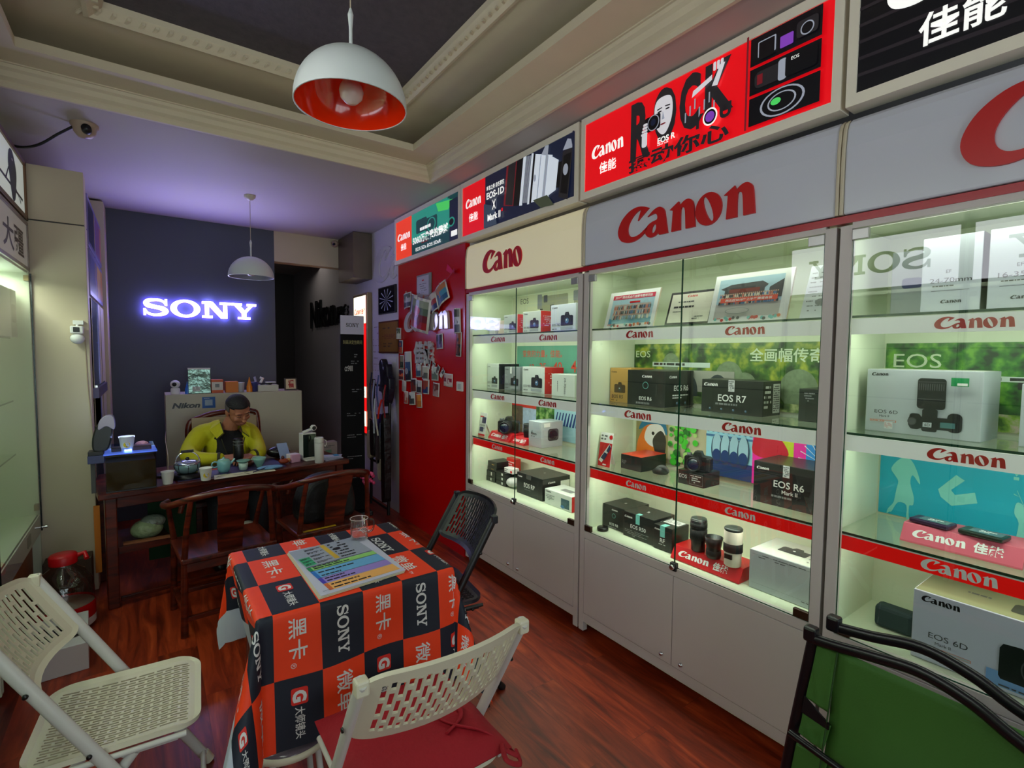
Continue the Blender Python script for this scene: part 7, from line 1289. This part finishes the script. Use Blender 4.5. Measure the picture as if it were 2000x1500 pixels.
def cloth_text(MBt, geo, uc, vc, k, ky, mt, lift=.0012, rot90=True):
    xs = [p[0] for p in geo[0]]; ys = [p[1] for p in geo[0]]; mx, my = (min(xs) + max(xs)) / 2, (min(ys) + max(ys)) / 2
    me = bpy.data.meshes.new('tmp'); me.from_pydata([((p[1] - my) * ky + uc, vc - (p[0] - mx) * k, 0) for p in geo[0]], [], geo[1]); bm = bmesh.new(); bm.from_mesh(me)
    us_ = [v.co.x for v in bm.verts]; vv = [v.co.y for v in bm.verts]
    for ax, lo, hi, edges in ((0, min(us_), max(us_), TX), (1, min(vv), max(vv), TY)):
        cuts = [e + d for e in edges for d in (-.02, -.012, -.005, 0, .005, .012, .02) if lo < e + d < hi]; x = lo + .022
        while x < hi: cuts.append(x); x += .022
        for c in cuts:
            co = (c, 0, 0) if ax == 0 else (0, c, 0); no = (1, 0, 0) if ax == 0 else (0, 1, 0)
            bmesh.ops.bisect_plane(bm, geom=bm.verts[:] + bm.edges[:] + bm.faces[:], plane_co=co, plane_no=no)
    bm.verts.index_update(); VV = []
    for v in bm.verts:
        u_, w_ = v.co.x, v.co.y; e = .0015; nn = (drape(u_ + e, w_) - drape(u_ - e, w_)).cross(drape(u_, w_ + e) - drape(u_, w_ - e)).normalized(); VV.append(tuple(drape(u_, w_) + nn * lift))
    MBt.mesh(VV, [tuple(q.index for q in f.verts) for f in bm.faces], mt); bm.free(); bpy.data.meshes.remove(me)
CT = mat('cloth_print_white', (226, 226, 228), .6); GR = mat('cloth_print_red', (222, 40, 30), .6); tm = MB()
GS = text_geo('G', .05)
for c in range(-2, 6):
    for r in range(-2, 3):
        v0, v1 = VB[r + 3], VB[r + 4]; uc = .28 + .1365 * (c + .5); vc = (v0 + v1) / 2; L = v1 - v0
        if uc < .0 or uc > 1.12: continue
        black = (r + c) % 2 == 0; odd = r % 2
        if black and odd: cloth_text(tm, logo_geo('sony'), uc, vc, L * .74 / SONY_W, .036, CT)
        elif black:
            q = tmesh([[rrect(-.026, -.024, .026, .024, .007)]]); cloth_text(tm, q, uc, vc + L * .22, 1, 1, GR); cloth_text(tm, GS, uc, vc + L * .22, .050, .050, CT, .0020); cloth_text(tm, text_geo('大师镜头', .015), uc, vc - L * .16, L * .45 / 3.95, .030, CT)
        elif odd: cloth_text(tm, text_geo('黑卡', .01), uc, vc + L * .06, L * .62 / 1.95, .056, CT); cloth_text(tm, text_geo('®', .0), uc - .014, vc - L * .33, .022, .022, CT)
        else: cloth_text(tm, text_geo('微单', .01), uc, vc + L * .06, L * .62 / 1.95, .056, CT); cloth_text(tm, text_geo('TM', .0), uc - .014, vc - L * .34, .018, .018, CT)
tm.build('printed_lettering', cl, fixn=False)
# booklet and glass
t = thing('product_brochure', 'large stapled brochure with coloured product tables on the checkered cloth', 'brochure', (.578, 1.85, ZT + .003)); m = MB(); P1 = [(.424, 2.068), (.427, 1.624), (.730, 1.655), (.722, 2.062)]
for k in range(3): m.prism([(a + .004 * (2 - k) * (-1), b - .003 * (2 - k)) for a, b in P1], 'z', ZT + .0035 + k * .003, ZT + .0035 + k * .003 + .0022, mat('brochure_pages', (214, 204, 180), .6) if k < 2 else mat('brochure_cover', (206, 208, 232), .35))
m.build('pages', t); O = Vector((.427, 1.624, ZT + .0118)); U = Vector((.303, .031, 0)); Vv = Vector((-.003, .444, 0)); d = Dec(O, U, Vv, lift=.0003, step=.00015); W, H = .304, .435
d.V = (Vv - U.normalized() * Vv.dot(U.normalized())).normalized()
# tables: columns run along the long side, colours across the short side as seen from the far end
PRL = [((200, 214, 190), 0), ((150, 210, 110), .0), ((110, 180, 230), 0), ((160, 140, 220), 0), ((250, 190, 110), 0)]
T1 = [mat('table_grey', (160, 168, 190), .4), mat('table_green', (150, 214, 120), .4), mat('table_blue', (110, 180, 232), .4), mat('table_violet', (160, 140, 224), .4), mat('table_orange', (250, 186, 106), .4), mat('table_gold', (220, 180, 60), .4), mat('table_teal', (60, 180, 130), .4)]
x0, x1 = .05, W - .012; HB = [.02, .09, .145, .205, .245, H - .012]
for k, (a, b, mt) in enumerate(((.018, .075, T1[4]), (.078, .125, T1[3]), (.128, .195, T1[2]), (.198, .232, T1[1]))):
    d.rect(x0, a, x1, b, mt); d.rect(x0 - .014, a, x0, b, (ORG, mat('table_indigo', (70, 60, 190), .4), mat('table_azure', (40, 120, 210), .4), GRN)[k])
    for q in range(2): d.scribble(x0 + .006, a + .008 + q * (b - a) * .45, x1 - .02 - .05 * ((k + q) % 3), a + .018 + q * (b - a) * .45, 1, INK, k * 5 + q, .95, .9)
d.rect(x0 - .014, .238, x1, H - .012, T1[0]); d.rect(x0 - .010, .245, x0 + .03, .33, T1[6]); d.rect(x0 + .10, .25, x0 + .118, H - .02, T1[5]); 
for q in range(5): d.scribble(x0 + .035, .25 + q * .034, x0 + .095, .268 + q * .034, 2, DGREY, q + 9, .9, .7)
for q in range(6): d.scribble(x0 + .125, .25 + q * .028, x1 - .01, .262 + q * .028, 1, INK, q + 30, .8, .8)
for q in range(3): d.scribble(x0 - .008, .25 + q * .027, x0 + .028, .265 + q * .027, 2, INK, q + 40, .8, .6)
d.rr(x0 + .13, .33, x0 + .155, .35, .004, BLACK); d.sony(.012, .012, .028, mat('brochure_ink', (60, 60, 110), .5)); d.build('printed_tables', t, fixn=False)
t = thing('glass_mug', 'clear glass mug half full of water on the far edge of the brochure', 'mug', (.695, 2.045, ZT + .0135)); GM = glass('mug_glass', (.975, .98, .98), 1.0, 0, .05); m = MB(); m.lathe([(.034, .0), (.036, .002), (.037, .085), (.0365, .087), (.0345, .086), (.0335, .006), (0, .005)], (0, 0, 0), GM, 40, cap=False); m.lathe([(.034, 0), (0, 0)], (0, 0, 0), GM, 40, cap=False); m.build('mug_wall', t, local=True, fixn=False)
m = MB(); m.lathe([(.0330, .008), (.0332, .034), (0, .034)], (0, 0, 0), glass('water', (.90, .95, .96), 1.0, 0, .03), 36, cap=False); m.build('water', t, local=True, fixn=False)
m = MB(); m.tube(cat_open([(.036, 0, .074), (.056, 0, .072), (.064, 0, .05), (.056, 0, .026), (.036, 0, .018)], 5), .0042, glass('mug_handle_glass', (.6, .62, .64), 1.0), 10); m.build('handle', t, local=True); m = MB(); m.lathe([(.0372, .0855), (.0372, .0875), (.0345, .0875), (.0345, .0855)], (0, 0, 0), mat('rim_shine', (190, 170, 170), .1), 40, cap=False); m.build('rim', t, local=True)

# ================================================================== GREEN FOLDING CHAIR IN FRONT OF THE RIGHT SHOWCASE
t = thing('camping_chair', 'folded black-framed camping chair with dark green fabric leaning at the right showcase', 'folding chair', (1.62, .3, 0)); GF = mat('dark_green_fabric', (58, 106, 36), .7, noise=(4, .25), bump=(200, .1)); BF = mat('black_frame', (14, 14, 20), .3)
def GP_(y, z, o=0): return (1.62 + (.70 - z) * -.10 + o, y, z)
for y0_, y1_ in ((.668, .735), (-.30, -.30)): m = MB(); m.tube([GP_(y0_, .66, .015), GP_((y0_ + y1_) / 2, .35, .015), GP_(y1_, .0, .015)], .014, BF, 12, flat=(1, 1.3)); m.build('frame_leg', t)
m = MB(); m.tube(cat_open([GP_(.665, .655, -.015), GP_(.59, .665, -.018), GP_(.50, .680, -.02), GP_(.40, .690, -.02), GP_(.30, .668, -.02), GP_(.21, .625, -.02), GP_(.08, .585, -.02), GP_(-.30, .57, -.02)], 6), .0125, BF, 12, flat=(1, 1.3)); m.build('top_rail', t)
m = MB(); m.tube(cat_open([GP_(.620, .695, .03), GP_(.53, .706, .035), GP_(.417, .725, .04), GP_(.313, .705, .04), GP_(.219, .665, .04), GP_(.05, .62, .04), GP_(-.30, .60, .04)], 6), .0125, BF, 12, flat=(1, 1.3)); m.build('rear_rail', t)
for y_, z_, o_ in ((.668, .668, -.012), (.625, .705, .03)): m = MB(); c_ = Vector(GP_(y_, z_, o_)); m.box(c_.x - .018, c_.y - .018, c_.z - .024, c_.x + .018, c_.y + .018, c_.z + .022, BF); m.build('corner_joint', t, bevel=.008)
def cloth_panel(P4, o, nm, wr=1.0, mt=None):
    """P4: (y, z) corners top-far, top-near, bottom-near, bottom-far"""
    m = MB(); n = 26; VV = []; FF = []
    for i in range(n + 1):
        for j in range(n + 1):
            a, b = i / n, j / n; T = [P4[0][k] + (P4[1][k] - P4[0][k]) * a for k in (0, 1)]; B = [P4[3][k] + (P4[2][k] - P4[3][k]) * a for k in (0, 1)]
            y, z = T[0] + (B[0] - T[0]) * b, T[1] + (B[1] - T[1]) * b
            VV.append(GP_(y, z, o + wr * (.016 * math.sin(5.5 * a + 4.5 * b) * math.sin(math.pi * b) - .022 * math.sin(math.pi * a) * b + .007 * math.sin(13 * a - 9 * b) * b)))
    for i in range(n):
        for j in range(n): FF.append((i * (n + 1) + j, (i + 1) * (n + 1) + j, (i + 1) * (n + 1) + j + 1, i * (n + 1) + j + 1))
    m.mesh(VV, FF, mt or GF, True); return m.build(nm, t, solid=.003)
cloth_panel(((.598, .648), (-.30, .640), (-.28, .02), (.628, .02)), -.004, 'fabric_back', 1.0)
for zt_, zb_ in ((.652, .470), (.425, .355), (.325, .06)):
    def yl(z): return .652 + (.65 - z) * .105
    cloth_panel(((yl(zt_), zt_ - .004), (.598, zt_ + .0), (.598 + (.65 - zb_) * .05, zb_ - .012), (yl(zb_), zb_)), -.002, 'fabric_strip', .12)
m = MB(); m.tube(cat_open([GP_(.70, .352, -.02), GP_(.60, .350, -.035), GP_(.45, .345, -.05), GP_(.20, .34, -.06), GP_(-.3, .34, -.06)], 6), .0105, BF, 10); m.build('lower_rail', t)
m = MB(); m.tube(cat_open([GP_(.596, .642, -.008), GP_(.606, .45, -.010), GP_(.622, .15, -.010)], 6), .0022, mat('green_seam', (34, 70, 24), .7), 6); m.build('seam', t)
m = MB(); m.hexa([GP_(y, z, o) for o in (-.012, -.006) for y, z in ((.672, .475), (.600, .432), (.600, .415), (.676, .425))], BF); m.build('strap', t)
t = thing('stool', 'round glossy grey-violet stool pushed under the front of the checkered cloth', 'stool', (.345, 1.70, 0)); m = MB(); m.lathe([(.128, .262), (.130, .275), (.118, .284), (.06, .290), (0, .291)], (0, 0, 0), mat('stool_pad_violet', (104, 92, 104), .12), 40); m.build('seat', t, local=True); m = MB(); m.lathe([(.127, .252), (.136, .258), (.136, .272), (.130, .276)], (0, 0, 0), WP, 40); m.build('rim', t, local=True)
for k in range(4): a = k * math.pi / 2 + .8; m = MB(); m.tube([(.09 * math.cos(a), .09 * math.sin(a), .262), (.12 * math.cos(a), .12 * math.sin(a), .008)], .010, WTB, 10); m.build('leg', t, local=True)
# ================================================================== THE MAN AT THE DESK
SKIN = mat('skin', (176, 112, 84), .55, noise=(14, .06)); HAIR = mat('hair_dark', (26, 24, 26), .7, bump=(90, .6)); HAIRG = mat('hair_grey_side', (92, 84, 82), .8, bump=(90, .5))
YEL = mat('yellow_jacket', (196, 190, 16), .75, noise=(9, .12), bump=(12, .3)); SHIRT = mat('black_shirt', (14, 14, 20), .85, bump=(14, .4)); PIPE = mat('jacket_dark_piping', (56, 52, 30), .7)
def skin_geo(chains, sub=2):
    """chains: [[(x, y, z, r), ...]] each a tapered limb; returns (verts, faces) of closed tubes with ball ends"""
    m = MB()
    for ch in chains:
        P = cat_open([c[:4] for c in ch], 4) if len(ch) > 2 else ch
        m.tube([p[:3] for p in P], [p[3] for p in P], SKIN, 14); m.ball(P[0][:3], P[0][3] * .995, SKIN, 14, 9); m.ball(P[-1][:3], P[-1][3] * .995, SKIN, 14, 9)
    return m
def merge(name, m, mt, voxel, smooth=6, parent=None, cut=None):
    """one continuous surface out of overlapping volumes"""
    o = m.build('raw', None); r = o.modifiers.new('r', 'REMESH'); r.mode = 'VOXEL'; r.voxel_size = voxel; r.use_smooth_shade = True
    s = o.modifiers.new('s', 'SMOOTH'); s.iterations = smooth; s.factor = .5
    me = bpy.data.meshes.new_from_object(o.evaluated_get(bpy.context.evaluated_depsgraph_get())); bpy.data.objects.remove(o)
    if cut:
        bm = bmesh.new(); bm.from_mesh(me); bmesh.ops.delete(bm, geom=[f for f in bm.faces if cut(f.calc_center_median())], context='FACES'); bm.to_mesh(me); bm.free()
    me.materials.clear(); me.materials.append(mt)
    inv = WM[parent].inverted() if parent is not None else Matrix(); me.transform(inv)
    for p in me.polygons: p.use_smooth = True; p.material_index = 0
    q = bpy.data.objects.new(name, me); COL.objects.link(q); q.parent = parent; WM[q] = WM[parent].copy(); return q
man = thing('person', 'seated man in a yellow jacket over a black shirt looking down at the desk', 'person', (.49, 4.40, 0))
HC_ = Vector((.545, 4.305, 1.062)); from mathutils import Euler
HR = Euler((R(32), R(-10), R(14))).to_matrix()       # bowed forward, turned a little to the right of the picture
def H(x, y, z): return tuple(HC_ + HR @ Vector((x, y, z)))
def hball(m, c, r, mt=SKIN, n=20, k=14):
    vs = []; 
    for i in range(k + 1):
        t_ = math.pi * i / k
        for j in range(n): a = 2 * math.pi * j / n; vs.append(H(c[0] + r[0] * math.sin(t_) * math.cos(a), c[1] + r[1] * math.sin(t_) * math.sin(a), c[2] + r[2] * math.cos(t_)))
    m.mesh(vs, [(i * n + j, (i + 1) * n + j, (i + 1) * n + (j + 1) % n, i * n + (j + 1) % n) for i in range(k) for j in range(n)], mt, True)
m = MB()
for c, r in (((0, .012, .025), (.074, .090, .088)), ((0, -.018, -.03), (.064, .070, .072)), ((0, -.038, -.072), (.044, .046, .036)), ((0, -.092, -.012), (.0105, .018, .028)), ((0, -.100, -.030), (.0165, .016, .012)), ((.0, -.078, -.062), (.024, .012, .008)), ((.0, -.075, -.073), (.020, .011, .007)), ((.076, .012, -.012), (.011, .020, .032)), ((-.076, .012, -.012), (.011, .020, .032)), ((.030, -.070, .024), (.026, .014, .009)), ((-.030, -.070, .024), (.026, .014, .009)), ((.036, -.060, -.028), (.024, .020, .022)), ((-.036, -.060, -.028), (.024, .020, .022)), ((.029, -.073, .006), (.015, .010, .009)), ((-.029, -.073, .006), (.015, .010, .009))): hball(m, c, r)
nk = H(0, .03, -.06)
for chn in [[(nk[0], nk[1], nk[2], .052), (.50, 4.40, .945, .056), (.485, 4.44, .86, .075)], [(.485, 4.46, .85, .085), (.485, 4.46, .72, .12), (.485, 4.47, .55, .13), (.485, 4.46, .50, .13)],
            [(.335, 4.43, .90, .05), (.29, 4.42, .88, .052), (.235, 4.31, .775, .042), (.262, 4.18, .742, .036), (.36, 4.12, .735, .030), (.425, 4.115, .738, .024)],
            [(.61, 4.43, .89, .05), (.645, 4.42, .86, .048), (.668, 4.30, .775, .038), (.655, 4.16, .742, .034), (.60, 4.10, .735, .028), (.585, 4.09, .736, .024)],
            [(.42, 4.42, .48, .085), (.39, 4.12, .47, .075), (.37, 3.98, .44, .058), (.36, 3.98, .15, .042), (.36, 3.96, .06, .038), (.36, 3.88, .04, .035)], [(.56, 4.42, .48, .085), (.60, 4.12, .47, .075), (.62, 3.98, .44, .058), (.62, 3.98, .15, .042), (.62, 3.96, .06, .038), (.62, 3.88, .04, .035)]]:
    P = skin_geo([chn]); m.mesh(P.v, P.f, SKIN, True)
def hand(m, wrist, aim, up, side, curl=.9, spread=1.0):
    """palm plus five separate bent fingers; aim = palm direction, up = back of the hand, side=+1/-1 where the thumb leaves"""
    a = Vector(aim).normalized(); n = Vector(up).normalized(); n = (n - a * n.dot(a)).normalized(); s = a.cross(n) * side; w = Vector(wrist)
    pc = w + a * .045
    P = MB()
    for q in (-.026, -.009, .009, .026): P.tube([w + s * q * .7, pc + s * q * 1.0 + a * .038], [.0145, .0115], SKIN, 10); P.ball(w + s * q * .7, .0143, SKIN, 10, 7); P.ball(pc + s * q + a * .038, .0113, SKIN, 10, 7)
    for i, (q, L) in enumerate(((.027, .070), (.0095, .078), (-.0085, .072), (-.026, .056))):
        p = pc + s * q + a * .040; d_ = (a + s * q * 3 * spread).normalized(); pts = [(p, .0088)]; ang = 0
        for k, l in enumerate((.42, .33, .25)):
            ang += curl * (.35, .6, .5)[k]; dd = d_ * math.cos(ang) - n * math.sin(ang); p = p + dd * L * l; pts.append((p, .0085 - .0009 * k))
        P.tube([x[0] for x in pts], [x[1] for x in pts], SKIN, 9); [P.ball(x[0], x[1] * .99, SKIN, 9, 7) for x in pts]
    p = w + s * .022 + a * .018; pts = [(p, .0125)]; d_ = (a * .55 + s * .75 - n * .3).normalized()
    for k, l in enumerate((.034, .028)): p = p + d_ * l; pts.append((p, .0105 - .001 * k)); d_ = (d_ + a * .45 - n * .25 - s * .25).normalized()
    P.tube([x[0] for x in pts], [x[1] for x in pts], SKIN, 9); [P.ball(x[0], x[1] * .99, SKIN, 9, 7) for x in pts]
    m.mesh(P.v, P.f, SKIN, True)
hand(m, (.425, 4.115, .742), (.9, -.42, .05), (-.15, -.35, .93), -1, .95)
hand(m, (.600, 4.090, .742), (-.75, -.55, .02), (.1, -.35, .93), 1, 1.0)
merge('body', m, SKIN, .0042, 3, man)
# face details and hair
m = MB()
for q in (-1, 1):
    def L_(x, y, z): return H(q * x, y, z)
    m.tube([L_(.016, -.0845, .004), L_(.029, -.0865, .000), L_(.043, -.0785, .004)], .0016, HAIR, 6); m.tube([L_(.012, -.0845, .022), L_(.030, -.0865, .030), L_(.050, -.073, .024)], [.002, .0034, .0018], HAIR, 6)
m.tube([H(-.022, -.0855, -.067), H(0, -.0905, -.0665), H(.022, -.0855, -.067)], .0016, mat('lip_shadow', (110, 54, 46), .5), 6)
for q in (-1, 1): m.ball(H(q * .007, -.109, -.038), .0028, mat('nostril', (70, 34, 26), .6), 8, 6)
m.build('face_features', man)
def hair_shell(name, mt, keep, g):
    m = MB(); n, k = 40, 28; vs = [];
    for i in range(k + 1):
        t_ = math.pi * i / k
        for j in range(n): a = 2 * math.pi * j / n; vs.append((math.sin(t_) * math.cos(a), math.sin(t_) * math.sin(a), math.cos(t_)))
    P = [(v[0] * (.076 + g), .013 + v[1] * (.0925 + g), .026 + v[2] * (.090 + g)) for v in vs]; F = []
    for i in range(k):
        for j in range(n):
            f = (i * n + j, (i + 1) * n + j, (i + 1) * n + (j + 1) % n, i * n + (j + 1) % n); c = [sum(P[x][q] for x in f) / 4 for q in range(3)]
            if keep(c): F.append(f)
    m.mesh([H(*p) for p in P], F, mt, True); return m.build(name, man, fixn='weld', solid=-.006)
hair_shell('hair_top', HAIR, lambda c: c[2] > .052 + (.018 if c[1] < -.05 else 0) and not (c[1] < -.072), .003)
hair_shell('hair_sides', HAIRG, lambda c: c[2] <= .056 and c[1] > -.018 and c[2] > -.050 + (.05 if c[1] < .0 else 0) and not (abs(c[0]) > .070 and c[2] < .012 and c[1] < .035), .001)
# black shirt under the open jacket
m = skin_geo([[(.488, 4.43, .90, .070), (.485, 4.425, .85, .120), (.485, 4.42, .72, .145), (.485, 4.44, .52, .15)]]); merge('shirt', m, SHIRT, .009, 4, man)
# jacket: one thick surface, opened at the front
m = skin_geo([[(.487, 4.445, .895, .098), (.485, 4.445, .82, .150), (.485, 4.45, .70, .168), (.485, 4.47, .50, .172)], [(.42, 4.44, .90, .085), (.55, 4.44, .90, .085)],
    [(.37, 4.44, .885, .080), (.305, 4.43, .872, .076), (.232, 4.32, .785, .064), (.228, 4.22, .752, .058), (.29, 4.15, .745, .050), (.395, 4.122, .742, .040)],
    [(.60, 4.44, .885, .074), (.640, 4.43, .862, .070), (.668, 4.31, .785, .057), (.664, 4.20, .750, .052), (.640, 4.13, .745, .045), (.618, 4.112, .742, .040)]])
def cutf(c):
    if c.z > .70 and abs(c.x - .49) < .055 and c.z > .945: return True
    w = .046 + .040 * max(0, min(1, (c.z - .70) / .25)); return c.y < 4.38 and abs(c.x - .502) < w and c.z > .52
jk = merge('jacket', m, YEL, .0075, 4, man, cutf); s_ = jk.modifiers.new('thick', 'SOLIDIFY'); s_.thickness = .005
# collar flaps, piping and cuffs
for q, dx in ((-1, 0), (1, .012)):
    m = MB()
    c0 = (.492 + q * .062, 4.37, .972); c1 = (.50 + q * .058 + dx, 4.268, .905); c2 = (.50 + q * .105 + dx, 4.262, .865); c3 = (.49 + q * .135, 4.33, .925); c4 = (.49 + q * .095, 4.43, .975)
    m.mesh([c0, c1, c2, c3, c4, tuple(Vector(c0) + Vector((0, .0, .012)))], [(0, 1, 2, 3), (0, 3, 4)], YEL, False); m.build('collar', man, solid=.008)
m = MB()
for q in (-1, 1):
    m.tube([(.492 + q * .062, 4.37, .975), (.50 + q * .06, 4.262, .905), (.50 + q * .106, 4.256, .863)], .0032, PIPE, 6); m.tube([(.502 + q * .078, 4.268, .86), (.502 + q * .062, 4.262, .80), (.502 + q * .036, 4.270, .72), (.502 + q * .03, 4.28, .62)], .0035, PIPE, 6)
m.build('zip_and_piping', man)
m = MB(); m.tube([(.385, 4.122, .744), (.402, 4.118, .744)], .0415, PIPE, 18); m.tube([(.628, 4.116, .744), (.612, 4.108, .744)], .0415, PIPE, 18); m.build('cuff', man)
d = Dec((.205, 4.255, .805), (.93, -.36, 0), (.15, .45, .88), lift=.0); d.text('▲', .0, .02, .012, PIPE); d.scribble(-.01, .0, .055, .012, 2, PIPE, 3, 1, .6)
m = skin_geo([[(.42, 4.42, .47, .10), (.39, 4.12, .465, .088), (.37, 3.97, .44, .070), (.36, 3.98, .12, .055)], [(.56, 4.42, .47, .10), (.60, 4.12, .465, .088), (.62, 3.97, .44, .070), (.62, 3.98, .12, .055)]]); merge('trousers', m, mat('dark_trousers', (24, 26, 34), .8), .010, 3, man)
for x in (.36, .62): m = MB(); m.ball((x, 3.93, .045), (.045, .11, .044), BLACK, 18, 10); m.build('shoe', man)
t = thing('black_tumbler', 'tall black cylinder the man holds upright on the desk', 'flask', (.507, 4.045, ZD + .0035)); m = MB(); m.lathe([(.030, 0), (.033, .003), (.034, .16), (.031, .165), (.031, .185), (.028, .195), (0, .196)], (0, 0, 0), BLACK, 32); m.build('tumbler_body', t, local=True); m = MB(); m.lathe([(.0345, .172), (.0345, .176)], (0, 0, 0), MGREY, 32, cap=False); m.lathe([(.0345, .150), (.0345, .153)], (0, 0, 0), MGREY, 32, cap=False); m.build('grey_bands', t, local=True, fixn=False)
